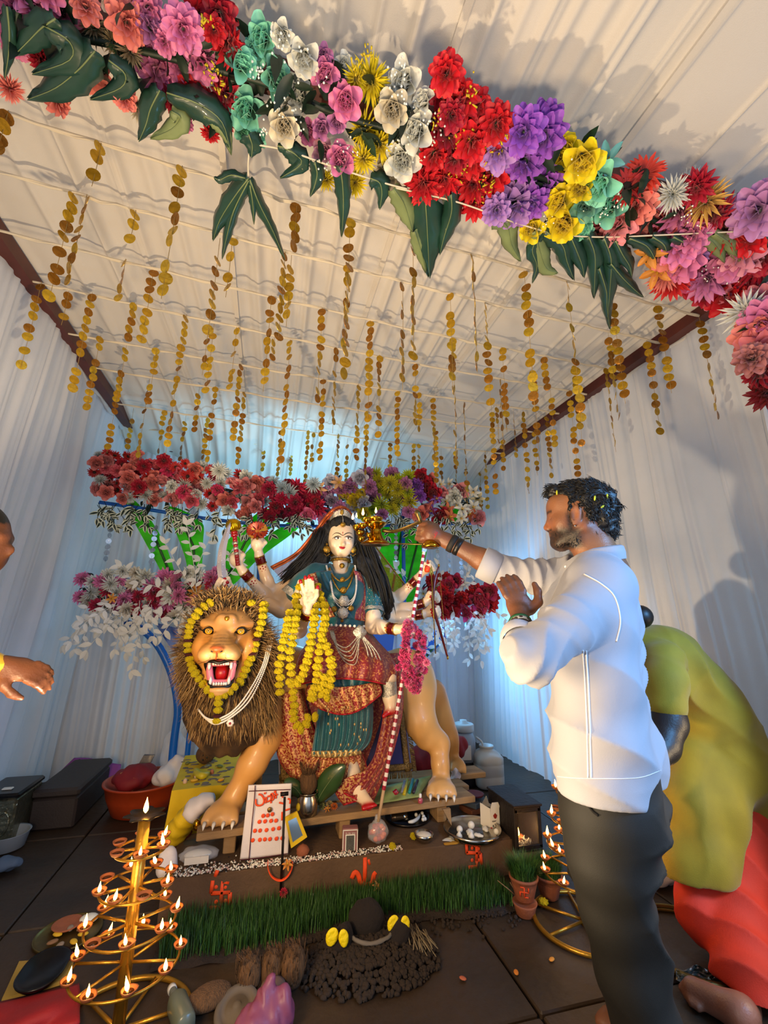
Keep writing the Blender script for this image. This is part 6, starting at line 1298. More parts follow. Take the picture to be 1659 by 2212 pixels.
zk = Bp(1520,1925,1.55)[2]; KB.cut((0, 0, zk), (.0, 0, -1))
def kd(v, n):
    o = .008*vnoise(v*np.array([1, 1, .4]), 16, 3)+.005*fs(v@np.array([22., 9., -17.])+2.5*vnoise(v, 6, 9)); t = v-Bp(1480,1470,1.6); o += .018*fs((t@np.array([.75, .1, .6]))*62+2*vnoise(v, 8, 5))*np.exp(-((t**2).sum(1))/.14**2)
    t = v-Bp(1590,1580,1.65); o += .011*fs((t@np.array([.6, 0, .8]))*55+2*vnoise(v, 9, 6))*np.exp(-((t**2).sum(1))/.12**2); return o+.006*np.sin(v[:, 0]*40+3*v[:, 2])*sstep(.8, .45, v[:, 2])
KB.mesh(kd, None, smooth_it=2).build('kurta', M_KUR, ben)
DB = Body((1.30, 1.30, -.02), (2.35, 2.10, .95), .0095)
DB.chain([Bp(1580,1740,1.74), Bp(1580,1880,1.66), Bp(1590,2000,1.56), Bp(1622,2110,1.46), Bp(1660,2235,1.38)], [.145, .13, .108, .098, .095], .06)
DB.chain([Bp(1640,1780,1.82), Bp(1650,1920,1.80), Bp(1665,2080,1.78), Bp(1690,2150,1.76)], [.12, .12, .11, .10], .06)
DB.chain([Bp(1520,1890,1.66), Bp(1500,1935,1.64), Bp(1512,1985,1.62), Bp(1552,2030,1.62)], [.07, .062, .055, .05], .05); DB.cut((0, 0, .03), (0, 0, -1))
DB.mesh(lambda v, n: .006*vnoise(v*np.array([1, 1, .3]), 15, 4)+.010*fs((v@np.array([.8, .3, .3]))*60+2*vnoise(v, 7, 8)), None, smooth_it=2).build('dhoti', M_DHO, ben)
UB = Body((1.15, 1.20, -.02), (2.2, 2.0, 1.36), .0085)
UB.chain([Bp(1436,1500,1.53), Bp(1442,1560,1.52), Bp(1430,1610,1.50), Bp(1405,1650,1.46)], [.062, .066, .058, .045], .03)
UB.ell(Bp(1352,1420,1.68), (.10, .085, .11), .03).cap(Bp(1375,1425,1.70), Bp(1410,1428,1.71), .065, .08, .03)
UB.chain([Bp(1410,1430), Bp(1500,1520), Bp(1600,1680)], [.09, .10, .10], .03)
UB.chain([Bp(1600,1700,1.7), Bp(1590,2000,1.6), Bp(1625,2170,1.53)], [.08, .06, .04], .03)
f0 = PZ(1545,2170,.05); f1 = PZ(1462,2120,.035)
UB.cap(Bp(1625,2170,1.53), PZ(1600,2190,.055), .045, .042, .03); UB.cap(PZ(1600,2190,.05), PZ(1500,2140,.035), .045, .036, .03)
f5 = np.array(PZ(1500,2140,.035))
for k in range(5): UB.cap(f5+np.array([0, -.03+.017*k, -.005]), f5+np.array([-.04+.006*abs(k-1), -.04+.019*k, -.013]), .015-.001*k, .013-.001*k, .008)
def ubc(v, n, o):
    w = sstep(1.0, .9, v[:, 0]*0+1)*0; hair = (np.linalg.norm(v-Bp(1352,1420,1.68), axis=1) < .14)*(v[:, 2] > Bp(1352,1430,1.68)[2]-.02)
    slv = (v[:, 2] > .72)*(v[:, 1] < 1.62)*(~hair); o = np.where(hair[:, None], HC('#0c0a09')[None], o); return np.where(slv[:, None], HC('#160e10')[None], o)
UB.mesh(None, skinner('#7a4a34', '#96604a', ubc)).build('body', M_PSK, ben)
hx = MB(); hx.ell(P(1384,1332,1.62), (.05, .05, .05), 14, 10); hx.build('hair', M_BHAIR, ben)
# ---------------------------------------------------------------- person at the left edge
lp_ = thing('person', 'person at the left edge with only a hand and part of the head in view', 'person', (-1.0, 1.62, 0)); Lp = lambda x, y, Y=1.62: np.array(P(x, y, Y))
LB = Body((-1.20, 1.36, -.02), (-.56, 1.88, 1.66), .007); hcx = np.array([-.895, 1.62, 1.455])
LB.ell(hcx, (.095, .078, .115), .02).ell(hcx+np.array([.045, 0, -.055]), (.055, .052, .065), .03).ell(hcx+np.array([.102, 0, -.035]), (.016, .012, .018), .012).cap(hcx+np.array([.08, -.03, .005]), hcx+np.array([.08, .03, .005]), .015, .015, .012).ell(hcx+np.array([0, -.08, -.02]), (.018, .01, .03), .006); LB.cap(hcx+np.array([-.02, .0, -.08]), (-.97, 1.62, 1.27), .054, .06, .03)
LB.chain([(-.99, 1.62, 1.22), (-1.0, 1.62, .85)], [.11, .12], .04); LB.chain([(-1.0, 1.58, .85), (-1.0, 1.58, .42), (-1.0, 1.58, .04)], [.09, .065, .045], .03).chain([(-1.0, 1.68, .85), (-1.0, 1.68, .42), (-1.0, 1.68, .04)], [.09, .065, .045], .03)
for y in (1.58, 1.68): LB.cap((-1.0, y, .03), (-.86, y, .025), .04, .03, .03)
wl, hl = Lp(2,1440,1.54), Lp(40,1446,1.54); LB.chain([(-.97, 1.56, 1.22), (-.94, 1.50, 1.02), wl], [.05, .042, .029], .02).chain([(-.99, 1.7, 1.22), (-1.02, 1.76, 1.0), (-1.0, 1.74, .78)], [.05, .042, .03], .02); LB.ell((-.99, 1.74, .72), (.03, .02, .05), .02)
ghand(LB, wl, hl, V(1, .05, -.22), V(.15, -.75, .65), V(.2, -.65, -.7), .95, 1.35, 0)
def lbc(v, n, o): d = v-hcx; hair = (np.linalg.norm(d, axis=1) < .16)*(v[:, 2] > hcx[2]-.06)*(d[:, 2] > .045-.5*(.07-d[:, 0])*(d[:, 0] < .07)*(d[:, 0] < .03)+.0)*(d[:, 0] < .085); return np.where(hair[:, None], HC('#0c0a09')[None], o)
LB.mesh(None, skinner('#482818', '#663c24', lbc)).build('body', M_PSK, lp_)
KB2 = Body((-1.24, 1.34, .3), (-.66, 1.92, 1.4), .009); KB2.chain([(-.99, 1.62, 1.21), (-1.0, 1.62, .85), (-1.0, 1.62, .4)], [.125, .14, .16], .04).chain([(-.97, 1.56, 1.21), (-.945, 1.50, 1.02), lerp(np.array([-.94, 1.50, 1.02]), wl, .86)], [.07, .062, .052], .03).chain([(-.99, 1.7, 1.21), (-1.02, 1.76, 1.0), (-1.0, 1.74, .82)], [.07, .06, .05], .03); KB2.cut((0, 0, .45), (0, 0, -1))
KB2.mesh(lambda v, n: .005*vnoise(v, 18, 3)+.004*fs(v[:, 2]*70+3*vnoise(v, 9, 4)), None).build('kurta', mat('pale_yellow_kurta', '#d8b030', .75, color2='#d8d4c0', scale=9, thr=(.45, .5)), lp_)
# ---------------------------------------------------------------- brass lamp in the hand
M_BRS = mat('polished_brass', '#c08a22', .2, 1, vary=.25, scale=14); M_BRSD = mat('dull_brass', '#7d6a3c', .4, .9, vary=.4, scale=20)
M_FLM = mat('flame', '#ffb030', .5, emit='#ffb84a', estr=26); M_FLC = mat('flame_core', '#fff0c0', .5, emit='#fff2cc', estr=60)
def flame(par, p, h, lean=0, name='flame'):
    b = MB(); b.lathe(p, [(h*.06, 0), (h*.17, h*.14), (h*.19, h*.30), (h*.13, h*.55), (h*.055, h*.82), (.0003, h)], 10, (lean, 0, 1)); return b.build(name, M_FLM, par)
AY = 1.98; ar = thing('aarti_lamp', 'brass aarti lamp with burning wick cups held out before the goddess\'s face', 'oil lamp', tuple(P(811,1172,AY)))
sc_ = mpp(811,1150,AY); c0 = P(811,1176,AY); b = MB()
b.lathe(c0, [(30*sc_, 0), (31*sc_, .003), (27*sc_, .010), (18*sc_, .026), (13*sc_, .046), (11*sc_, .066), (11.5*sc_, .078)], 36, (0, 0, 1)); b.build('bell_foot', M_BRS, ar)
b = MB(); b.lathe(c0, [(11*sc_, .074), (16*sc_, .084), (22*sc_, .096), (24*sc_, .102), (20*sc_, .106), (12*sc_, .100), (11*sc_, .112), (15*sc_, .120), (15*sc_, .130), (9*sc_, .134)], 36, (0, 0, 1)); b.build('oil_bowl', M_BRS, ar)
for k, (x, y, r) in enumerate(((778,1148,9),(784,1132,9),(793,1120,8),(770,1136,8),(800,1130,8),(780,1160,7),(813,1120,12),(797,1152,6))):
    b = MB(); c = P(x, y+5, AY-.02*(k % 3)); b.lathe(c, [(r*sc_*.3, -.012), (r*sc_, 0), (r*sc_*1.08, .012), (r*sc_*.85, .013), (r*sc_*.3, .004)], 16, (0, 0, 1)); w_ = b.build('wick_cup', M_BRS, ar)
for (x, y, h) in ((762,1122,.030),(784,1113,.034),(812,1108,.028),(770,1118,.022)): flame(ar, P(x, y, AY-.03), h)
b = MB(); b.tube(spline([P(826,1146,AY), P(850,1148,AY-.03), P(872,1142,AY-.10), P(896,1132,AY-.18), P(907,1126,AY-.24), P(904,1114,AY-.25), P(899,1102,AY-.25)], 26), [.009]*20+[.010, .010, .011, .012, .012, .010, .006], 8); b.build('handle', M_BRSD, ar)
b = MB(); b.tube([P(834,1174,AY), P(918,1176,1.76)], .0035, 6); b.build('tie_rod', M_BRSD, ar)
b = MB(); b.lathe(P(930,1184,1.72), [(.030, 0), (.040, .004), (.034, .016), (.026, .030), (.022, .034)], 28, (0, 0, 1)); b.build('drip_cup', M_BRS, ar)
lamp('aarti_flame_light', 'POINT', P(783,1105,AY-.03), .8, (1, .62, .25), .02)
# ================================================================ altar, offerings and floor things
M_LEDGE = mat('mud_plaster_ledge', '#624830', .85, vary=.35, scale=5, bump=.5, bscale=40)
M_WOOD = mat('raw_plank_wood', '#a98456', .75, vary=.45, scale=4, stretch=(1, 6, 6), bump=.3, bscale=60)
M_STEEL = mat('stainless_steel', '#b9b4aa', .22, 1, vary=.15, scale=10)
M_SAFF = mat('saffron_paint', '#ee4a0c', .7, vary=.25, scale=40)
M_WHTC = mat('white_cotton_cloth', '#ddd4d4', .8, vary=.05, scale=14, bump=.15, bscale=250)
M_YCL = mat('yellow_cloth', '#d9b400', .75, vary=.2, scale=8, bump=.15, bscale=250); M_REDC = mat('red_cloth', '#8f0e18', .75, vary=.3, scale=8, bump=.15, bscale=200)
M_TERR = mat('terracotta', '#9a5636', .8, vary=.35, scale=10, bump=.3, bscale=60); M_COIR = mat('coconut_coir', '#6b4a2a', .9, vary=.5, scale=30, stretch=(4, 4, .6), bump=1, bscale=60)
M_SHELL = mat('shell_white', '#e0dccf', .4); M_SOIL = mat('dark_soil', '#2e2117', .95, vary=.4, scale=30, bump=.8, bscale=60)
M_CLEAR = mat('clear_plastic', '#e8e8ec', .12, alpha=.28, coat=.5)
LZ, LY = .155, 2.29
led = thing('altar_ledge', 'low mud plastered ledge with painted saffron symbols along the front of the shrine', 'ledge', (.5, 2.75, 0)); b = MB()
b.grid(lambda u, v: V(-.33+1.65*u, LY+.006*sin(u*31)*v, LZ*v), 60, 6); b.bbox((.495, 2.51, LZ/2), (1.65, .43, LZ-.002), .012); b.bbox((.70, 2.98, LZ/2), (1.24, .54, LZ-.002), .012); b.build('slab', M_LEDGE, led, sharp=40)
gv = MB(); random.seed(40)
for i in range(1500):
    x = random.uniform(-.33, .72); y = LY+.015+abs(random.gauss(0, .035)); r = random.uniform(.0022, .0055)
    if x > .05 and y > 2.36: continue
    gv.ell((x, y, LZ+r*.4+random.uniform(0, .006)), (r, r*.8, r*.7), 5, 4, mi=random.choice((0, 0, 0, 1, 2)))
gv.build('scattered_grain', [M_SHELL, mat('black_grain', '#181412', .8), mat('pinkish_grain', '#c09a90', .8)], led, kind='stuff')
def paint(par, pts, Y, r, name='painted_stroke', m=M_SAFF, sm=None):
    q = [P(x, y, Y) for x, y in pts]; q = spline(q, sm) if sm else q; b = MB(); b.tube(q, r, 6, flat=.25, up=(0, 0, 1) if abs((q[-1]-q[0]).normalized().z) < .8 else (1, 0, 0)); return b.build(name, m, par)
FYL = LY-.003
for pts in ([(481,1895),(477,1960)], [(456,1930),(497,1928)], [(481,1905),(495,1907)], [(497,1928),(496,1955)], [(477,1960),(452,1962)], [(456,1930),(460,1902)], [(465,1894),(470,1880)]): paint(led, pts, FYL, .0085)
for pts in ([(1030,1824),(1030,1860)], [(1008,1842),(1038,1843)], [(1030,1826),(1010,1826)] if False else [(1008,1824),(1009,1843)], [(1024,1826),(1040,1824)], [(1038,1843),(1041,1868)], [(1030,1860),(1030,1872),(1012,1874)]): paint(led, pts, FYL, .0085)
for x, y in ((1020,1832),(1034,1834),(1020,1858),(1034,1858),(467,1916),(487,1916),(467,1948),(487,1946)): b = MB(); b.ell(P(x, y, FYL), (.008, .002, .008), 10, 6); b.build('painted_dot', M_SAFF, led)
paint(led, [(789,1852),(788,1912)], FYL, .010); paint(led, [(760,1898),(766,1885),(774,1890),(780,1908),(792,1912),(804,1906),(808,1890),(812,1884)], FYL, .011, sm=24); paint(led, [(796,1856),(799,1868)], FYL, .007); paint(led, [(780,1918),(800,1918)], FYL, .010)
# ---- plank platform
plat = thing('plank_platform', 'rough plank platform on short wooden blocks that carries the lion', 'platform', (.5, 2.6, LZ))
def plank(x0, y0, x1, y1, w, name='plank'):
    a, c = V(x0, y0, PLZ-.018), V(x1, y1, PLZ-.018); d = (c-a).normalized(); R3 = Matrix((d, V(-d.y, d.x, 0), V(0, 0, 1))).transposed(); b = MB(); b.bbox((a+c)/2, ((c-a).length, w, .032), .004, R3); b.build(name, M_WOOD, plat, smooth=False)
plank(-.23, 2.475, 1.21, 2.60, .150); plank(-.10, 2.66, 1.25, 2.75, .13); plank(-.05, 2.86, 1.46, 2.95, .15)
for (x, y) in ((-.08, 2.50), (.47, 2.52), (1.02, 2.58), (.1, 2.9), (1.2, 2.95)):
    b = MB(); b.bbox((x, y+.02, (LZ+PLZ-.034)/2), (.055, .12, PLZ-.034-LZ), .004); b.build('block', M_WOOD, plat, smooth=False)
b = MB(); b.prism([(1.0, 2.48, PLZ-.034), (1.045, 2.48, PLZ-.034), (1.045, 2.47, .165)], (0, .02, 0)); b.build('splinter', M_WOOD, plat, smooth=False)
# ---- painted cloth panel
CY = 2.376; cp = thing('painted_cloth', 'white cloth with dark red stripes and rows of orange dots hanging before the plank', 'cloth', tuple(P(570,1855,CY)))
def cpf(u, v): a = lerp(Vector((537,1697,0)), Vector((630,1693,0)), u); c = lerp(Vector((518,1857,0)), Vector((622,1846,0)), u); q = lerp(a, c, v); return P(q.x, q.y, CY+.004*sin(u*6+v*3)-.003*cos(v*9))
b = MB(); b.grid(cpf, 24, 30); o = b.build('cloth', M_WHTC, cp); md = o.modifiers.new('thick', 'SOLIDIFY'); md.thickness = .01; md.offset = -1 if False else 1
C9 = lambda l: [(510+x/9.76, 1680+y/9.76) for x, y in l]; M_STR = mat('wine_stripe', '#4a0f24', .8)
for pts in (C9([(400,165),(380,500),(330,1000),(270,1730)]), C9([(265,285),(620,270),(1150,250)]), C9([(80,1735),(500,1690),(1090,1600)])): paint(cp, pts, CY-.010, .0020, 'woven_stripe', M_STR, 20)
for l in ([(470,350),(540,370),(590,470),(560,560),(480,590),(420,560),(415,450)], [(590,440),(640,430),(620,540)], [(585,330),(635,325)], [(660,400),(720,380),(770,330),(790,450),(720,480),(650,510)], [(740,330),(735,540)], [(800,320),(830,290),(840,440)], [(790,390),(880,350)], [(905,525),(1000,545)], [(1090,440),(1140,470),(1130,550)], [(1030,690),(1140,655)], [(970,720),(965,900)], [(945,300),(985,420)]): paint(cp, C9(l), CY-.011, .0040, sm=14)
for x, y in C9([(570,805),(665,795),(765,770),(490,930),(610,920),(735,910),(840,905),(395,1120),(505,1115),(640,1105),(780,1085),(900,1065),(350,1320),(500,1310),(605,1300),(712,1295),(850,1285),(970,1275)]): b = MB(); b.ell(P(x, y, CY-.010), (.0088, .002, .0088), 12, 6); b.build('painted_dot', M_SAFF, cp)
b = MB(); q = P(582.5,1749,CY-.012); b.lathe(q, [(.011, 0), (.011, .003), (.002, .0035)], 16, (0, -1, 0)); solo('coin', b, mat('old_coin', '#8a6a38', .4, .8), 'old brass coin stuck on the painted cloth above the orange dots', 'coin')
# ---- little standing trident with a crescent
tr = thing('small_trident', 'small dark iron rod with an orange crescent, stuck upright before the painted cloth', 'trident', tuple(P(605,1950,2.27))); TYy = 2.272; M_IRON = mat('dark_iron', '#1c1512', .5, .6)
b = MB(); b.tube([P(615,1722,TYy), P(610,1850,TYy), P(605,1950,TYy)], .0055, 8); b.build('rod', M_IRON, tr); b = MB(); b.tube([P(606,1716,TYy), P(623,1714,TYy)], .0085, 10); b.build('top_knob', M_IRON, tr)
b = MB(); cr = [P(x, y, TYy-.004) for x, y in ((579,1857),(579,1875),(586,1892),(600,1901),(614,1899),(626,1886),(632,1868),(630,1858))]; b.tube(spline(cr, 28), [.0015+.0085*sin(pi*i/28)**.8 for i in range(29)], 8, flat=.4); b.build('crescent', M_SAFF, tr)
def blossom(x, y, Y, col, size, label, kind='lily', par=None, cat='flower', group=None):
    t = link(random.choice(FL[kind]), cat if False else kind+'_blossom', None, P(x, y, Y), rot=face_quat(V(random.uniform(-.4, .4), -.7, .8), random.uniform(0, 6)), scale=size, color=hexc(col)); return tag(t, label, 'flower', group)
random.seed(41)
blossom(621,1868,2.255,'#d88a2a',.045,'dried orange blossom caught on the crescent of the small trident')
blossom(612,1928,2.262,'#c01838',.035,'crimson petals at the foot of the small trident','dahlia'); blossom(675,1937,2.26,'#e8e6dc',.025,'white blossom dropped at the back edge of the grass')
blossom(664,1970,2.20,'#e8e8e0',.025,'white blossom lying in the grass below the other white one'); blossom(690,1971,2.18,'#d8c020',.018,'tiny yellow petal lying in the grass'); blossom(814,1916,2.24,'#d08a4a',.045,'dried tan blossom on a stalk before the painted trident'); blossom(760,1925,2.262,'#7a1020',.03,'dark red blossom against the ledge under the painted trident')
# ---- steel kalash with coconut and leaves
ka = thing('kalash_pot', 'small steel pot holding a husked coconut and big leaves on the plank', 'pot', (.277, 2.49, PLZ)); kc = V(.277, 2.492, PLZ); b = MB()
b.lathe(kc, [(.040, 0), (.050, .004), (.052, .03), (.051, .075), (.044, .088), (.043, .094), (.053, .102), (.051, .103), (.041, .094)], 32); b.build('pot', M_STEEL, ka)
b = MB(); b.ell(kc+V(-.046, -.024, .045), (.012, .012, .018), 12, 8, Matrix.Rotation(.5, 3, 'Z')); b.build('sticker', M_YCL, ka, label='yellow sticker')
b = MB(); b.ell(kc+V(0, 0, .145), (.045, .045, .06), 16, 12, f=lambda v: 1+.05*sin(v.x*20+v.z*14)); b.build('coconut', M_COIR, ka)
hb_ = MB()
for i in range(90): a = random.uniform(0, 6.28); p = kc+V(.03*cos(a), .03*sin(a), .18); hb_.tube([p, p+V(.012*cos(a), .012*sin(a), .03), p+V(.02*cos(a), .02*sin(a), .03+random.uniform(.01, .04))], [.0016, .0014, .0004], 4)
hb_.build('coir_tuft', M_COIR, ka, kind='stuff')
M_BETEL = mat('betel_leaf', '#33502a', .35, vary=.3, scale=14, coat=.3)
def wleaf(par, pts, w, Y, m=M_BETEL, name='leaf', fold=.3):
    C = spline([P(x, y, yy) for (x, y), yy in zip(pts, Y)], 12); b = MB(); n = len(C); vs = []
    for i, p in enumerate(C):
        t = i/(n-1); d = (C[min(i+1, n-1)]-C[max(i-1, 0)]).normalized(); s = d.cross((CAMP-p).normalized()).normalized(); nn = s.cross(d); ww = w*max(.03, sin(pi*(.06+.92*t))**.75)
        vs += [p+s*ww*.5*k/2-nn*abs(k/2)*ww*.5*fold for k in (-2, -1, 0, 1, 2)]
    b.add(vs, [(i*5+k, i*5+k+1, (i+1)*5+k+1, (i+1)*5+k) for i in range(n-1) for k in range(4)]); o = b.build(name, m, par); b = MB(); b.tube([p+(CAMP-p).normalized()*.0015 for p in C], .0014, 4); b.build('midrib', M_TORU, o); md = o.modifiers.new('t', 'SOLIDIFY'); md.thickness = .0015
wleaf(ka, [(683,1735),(700,1705),(722,1675),(745,1653)], .11, [2.51, 2.46, 2.43, 2.42]); wleaf(ka, [(668,1722),(688,1690),(706,1668)], .08, [2.54, 2.53, 2.52]); wleaf(ka, [(655,1726),(640,1705),(622,1695),(612,1697)], .07, [2.50, 2.46, 2.44, 2.44]); wleaf(ka, [(655,1712),(650,1690),(655,1672)], .06, [2.55, 2.56, 2.57])
# ---- offerings on the plank by the foot
of = [(695,1742,'#8a8a48'),(707,1748,'#c87a1c'),(722,1742,'#d86a10'),(712,1738,'#b8a068'),(700,1736,'#a89060')]
for i, (x, y, c) in enumerate(of): q = PZ(x, y, PLZ+.012); t = link(FL[('dahlia', 'lily', 'dahlia', 'peony', 'lily')[i]][0], 'wilted_blossom', None, q, rot=face_quat(V(.2*(i-2), -.5, .9), i), scale=.035, color=hexc(c)); tag(t, 'wilted '+('olive', 'amber', 'orange', 'straw coloured', 'brownish')[i]+' blossom on the plank between the steel pot and the foot', 'flower', 'wilted blossoms beside the pot')
M_PLEAF = mat('pale_leaf_cloth', '#9aa860', .7, vary=.3, scale=12)
b = MB(); 
def plf(u, v): a = lerp(Vector((795,1708,0)), Vector((932,1676,0)), u); c = lerp(Vector((800,1740,0)), Vector((905,1722,0)), u); q = lerp(a, c, v); p = PZ(q.x, q.y, PLZ+.012+.03*sin(pi*u)*(1-v)+.004*sin(u*14+v*6)); return p
b.grid(plf, 20, 10); o = solo('leaf_mat', b, M_PLEAF, 'pale green cloth spread on the plank between the foot and the hind paw', 'cloth'); md = o.modifiers.new('t', 'SOLIDIFY'); md.thickness = .004
for x0, y0, x1, y1, c, l in ((873,1716,880,1684,'#c8b020','yellow'),(884,1712,892,1684,'#1c8a88','teal'),(893,1712,902,1686,'#2a2030','black'),(868,1712,874,1688,'#8a8a90','grey')): b = MB(); b.tube([PZ(x0, y0, PLZ+.03), PZ(x1, y1, PLZ+.045)], .0085, 10); solo('incense_packet', b, mat('packet_'+l, c, .3, vary=.2), f'slim {l} packet lying on the pale green cloth', 'packet', 'slim packets on the green cloth')
b = MB(); b.ell(PZ(855,1712,PLZ+.03), (.018, .012, .016), 10, 8, f=lambda v: 1+.2*sin(v.x*9+v.z*7)); solo('red_blossom', b, mat('red_stone'), 'small dark red blossom on the pale green cloth left of the packets', 'flower')
nb = thing('varnish_bottle', 'tiny pink bottle with a white cap beside the hind paw', 'bottle', tuple(PZ(908,1735,PLZ))); c = PZ(908,1735,PLZ); b = MB(); b.lathe(c, [(.010, 0), (.013, .003), (.013, .02), (.007, .026)], 14); b.build('body', mat('pink_varnish', '#b04a5a', .2, coat=.5), nb); b = MB(); b.lathe(c+V(0, 0, .026), [(.006, 0), (.008, .004), (.007, .018), (.003, .02)], 12); b.build('cap', M_TOOTH, nb)
# ---- plates and bowls
def plate(name, label, c, R, h, m, items=(), n=48):
    t = thing(name, label, 'plate' if R > .08 else 'bowl', tuple(c)); b = MB(); b.lathe(c, [(R*.80, .002), (R*.93, .002), (R, h*.5), (R*1.01, h), (R*.985, h+.003), (R*.965, h), (R*.90, .008), (.002, .006)], n); b.build('dish', m, t); return t
pc = V(1.125, 2.385, LZ); plate('steel_plate', 'wide steel plate of shells and sweets at the right end of the ledge', pc, .148, .028, M_STEEL)
for k, (x, y, r, l) in enumerate(((993,1794,.016,'round white sweet at the left rim of the steel plate'),(992,1803,.016,'white cone sweet lowest at the left of the steel plate'),(1018,1786,.018,'round white sweet at the back of the steel plate'),(1018,1804,.016,'white cone sweet at the front of the steel plate'),(1048,1789,.022,'flat white shell at the back of the steel plate'),(1033,1803,.020,'broken white shell in the front of the steel plate'),(1072,1798,.014,'small white piece at the right of the steel plate'),(1015,1797,.026,'large pale shell in the middle of the steel plate'))):
    p = PZ(x, y, LZ+.018); b = MB()
    if k in (1, 3): b.lathe(V(p.x, p.y, LZ+.009), [(r, 0), (r*.9, r*.5), (r*.4, r*1.2), (.001, r*1.6)], 14)
    elif k in (4, 5, 7): b.ell(V(p.x, p.y, LZ+.016), (r*1.3, r*.7, r*.4), 14, 8, Matrix.Rotation(.5+k, 3, 'Z'), f=lambda v: 1+.12*sin(v.x*9))
    else: b.ell(V(p.x, p.y, LZ+.008+r), r, 12, 8)
    solo('offering_shell' if k in (4, 5, 7) else 'offering_sweet', b, M_SHELL, l, 'offering', 'offerings on the steel plate')
p2 = V(.845, 2.625, LZ); 
pl2 = plate('dark_plate', 'dark plate under the plank with a fallen steel tumbler and white fruit', p2, .125, .016, mat('dark_steel', '#3a3430', .3, .9)); 
b = MB(); a, c = P(845,1768,2.56), P(878,1768,2.56); a.z = c.z = LZ+.04; b.lathe(a, [(.018, 0), (.022, .06), (.026, (c-a).length), (.024, (c-a).length), (.020, .02)], 20, (c-a)); solo('steel_tumbler', b, M_STEEL, 'steel tumbler lying on its side in the dark plate', 'tumbler')
b = MB(); q = [PZ(x, y, LZ+.022) for x, y in ((882,1776),(893,1774),(903,1767),(907,1758))]; b.tube(spline(q, 14), [.004, .007, .008, .009, .009, .009, .009, .009, .009, .008, .008, .007, .006, .005, .003], 8); solo('peeled_banana', b, M_SHELL, 'curved pale fruit piece in the dark plate', 'fruit')
for k, (x, y) in enumerate(((899,1760),(912,1757),(915,1764),(918,1769),(914,1770))): b = MB(); p = PZ(x, y, LZ+.018); b.ell(p, .010, 10, 8); solo('white_sweet', b, M_SHELL, ('farthest left', 'second from the left', 'middle', 'rightmost', 'nearest')[k]+' of the round white sweets in the dark plate', 'sweet', 'round white sweets in the dark plate')
bw = V(.850, 2.365, LZ); tb = thing('steel_bowl', 'small steel bowl heaped with white rice near the ledge front', 'bowl', tuple(bw)); b = MB(); b.lathe(bw, [(.022, 0), (.036, .006), (.046, .022), (.048, .036), (.046, .037), (.040, .020)], 28); b.build('bowl', M_STEEL, tb); b = MB(); b.ell(bw+V(0, 0, .022), (.042, .042, .016), 18, 10, f=lambda v: 1+.04*sin(v.x*22)*sin(v.y*19)); b.build('rice', M_SHELL, tb, kind='stuff')
for (x, y, l) in ((893,1806,'yellow marigold head left of the steel bowl'),(848,1828,'orange marigold head right of the red bag')): tag(link(MG[0], 'marigold', None, PZ(x, y, LZ+.014), scale=.017, rot=(.6, .3, 0)), l, 'flower')
pwd = MB(); pwd.grid(lambda u, v: V(.96+.16*u+.02*sin(v*7), 2.315+.05*v+.015*sin(u*9), LZ+.0015+.003*sin(pi*u)*sin(pi*v)), 14, 8); solo('white_powder', pwd, M_SHELL, 'white powder spilled on the ledge between the bowl and the steel plate', 'powder')
yp = MB(); yp.ell((.98, 2.312, LZ+.002), (.05, .014, .004), 16, 8, f=lambda v: 1+.15*sin(v.x*7)); solo('turmeric_powder', yp, mat('turmeric', '#a8781c', .9), 'turmeric powder on the ledge edge below the steel plate', 'powder')
pbg = thing('plastic_bag', 'knotted clear bag of red sweets standing on the ledge', 'bag', tuple(PZ(818,1838,LZ))); c = PZ(818,1826,LZ); b = MB(); b.ell(c+V(0, .02, .052), (.052, .04, .050), 20, 14, f=lambda v: 1+.05*sin(v.x*9+v.z*5)+.04*sin(v.y*13+v.z*9)); b.tube([c+V(0, .02, .095), c+V(-.002, .02, .125)], [.02, .012], 10); b.build('bag_film', M_CLEAR, pbg)
random.seed(43); b = MB()
for i in range(26): d = rvec().normalized(); b.ell(c+V(d.x*.032, .02+d.y*.022, .048+d.z*.03), (.014, .012, .012), 8, 6, mi=random.choice((0, 0, 1)))
b.build('red_sweets', [mat('sweet_red', '#a8202a', .5), mat('sweet_orange', '#d8602a', .5)], pbg, kind='stuff')
bx = thing('match_box', 'pink and white printed carton with a dark window standing on the ledge', 'box', tuple(PZ(755,1840,LZ))); bc = PZ(757,1840,LZ)+V(0, .022, .048); b = MB(); b.bbox(bc, (.074, .044, .096), .003, Matrix.Rotation(-.12, 3, 'Z')); b.build('carton', mat('mauve_card', '#8a5a56', .6), bx, smooth=False)
Rb = Matrix.Rotation(-.12, 3, 'Z')
def onbox(w, h, x, z, d, name, m, thick=.002): b = MB(); b.box(bc+Rb @ V(x, -.0225-d, z), (w, thick, h), Rb); b.build(name, m, bx, smooth=False)
for x in (-.034, .034): onbox(.0035, .088, x, 0, 0, 'white_border', M_SHELL)
onbox(.07, .0035, 0, .042, 0, 'white_border', M_SHELL); onbox(.046, .068, 0, -.010, 0, 'white_border', M_SHELL); onbox(.038, .064, 0, -.012, .0012, 'window', mat('grey_granite', '#5a5850', .5, vary=.6, scale=200), .002)
tb_ = MB()       # the row of tiny white letters over the window, too small in the photo to be read
for k in range(11):
    if k in (2, 6): continue
    x = -.021+.0042*k; h = (.006, .0045, 0, .0065, .0045, .0045, 0, .0065, .0045, .006, .0045)[k]; tb_.box(bc+Rb @ V(x, -.0235, .0265+h/2), (.0012, .001, h), Rb); tb_.box(bc+Rb @ V(x+.001, -.0235, .0265+h*(.2 if k % 2 else .9)), (.0026, .001, .0012), Rb)
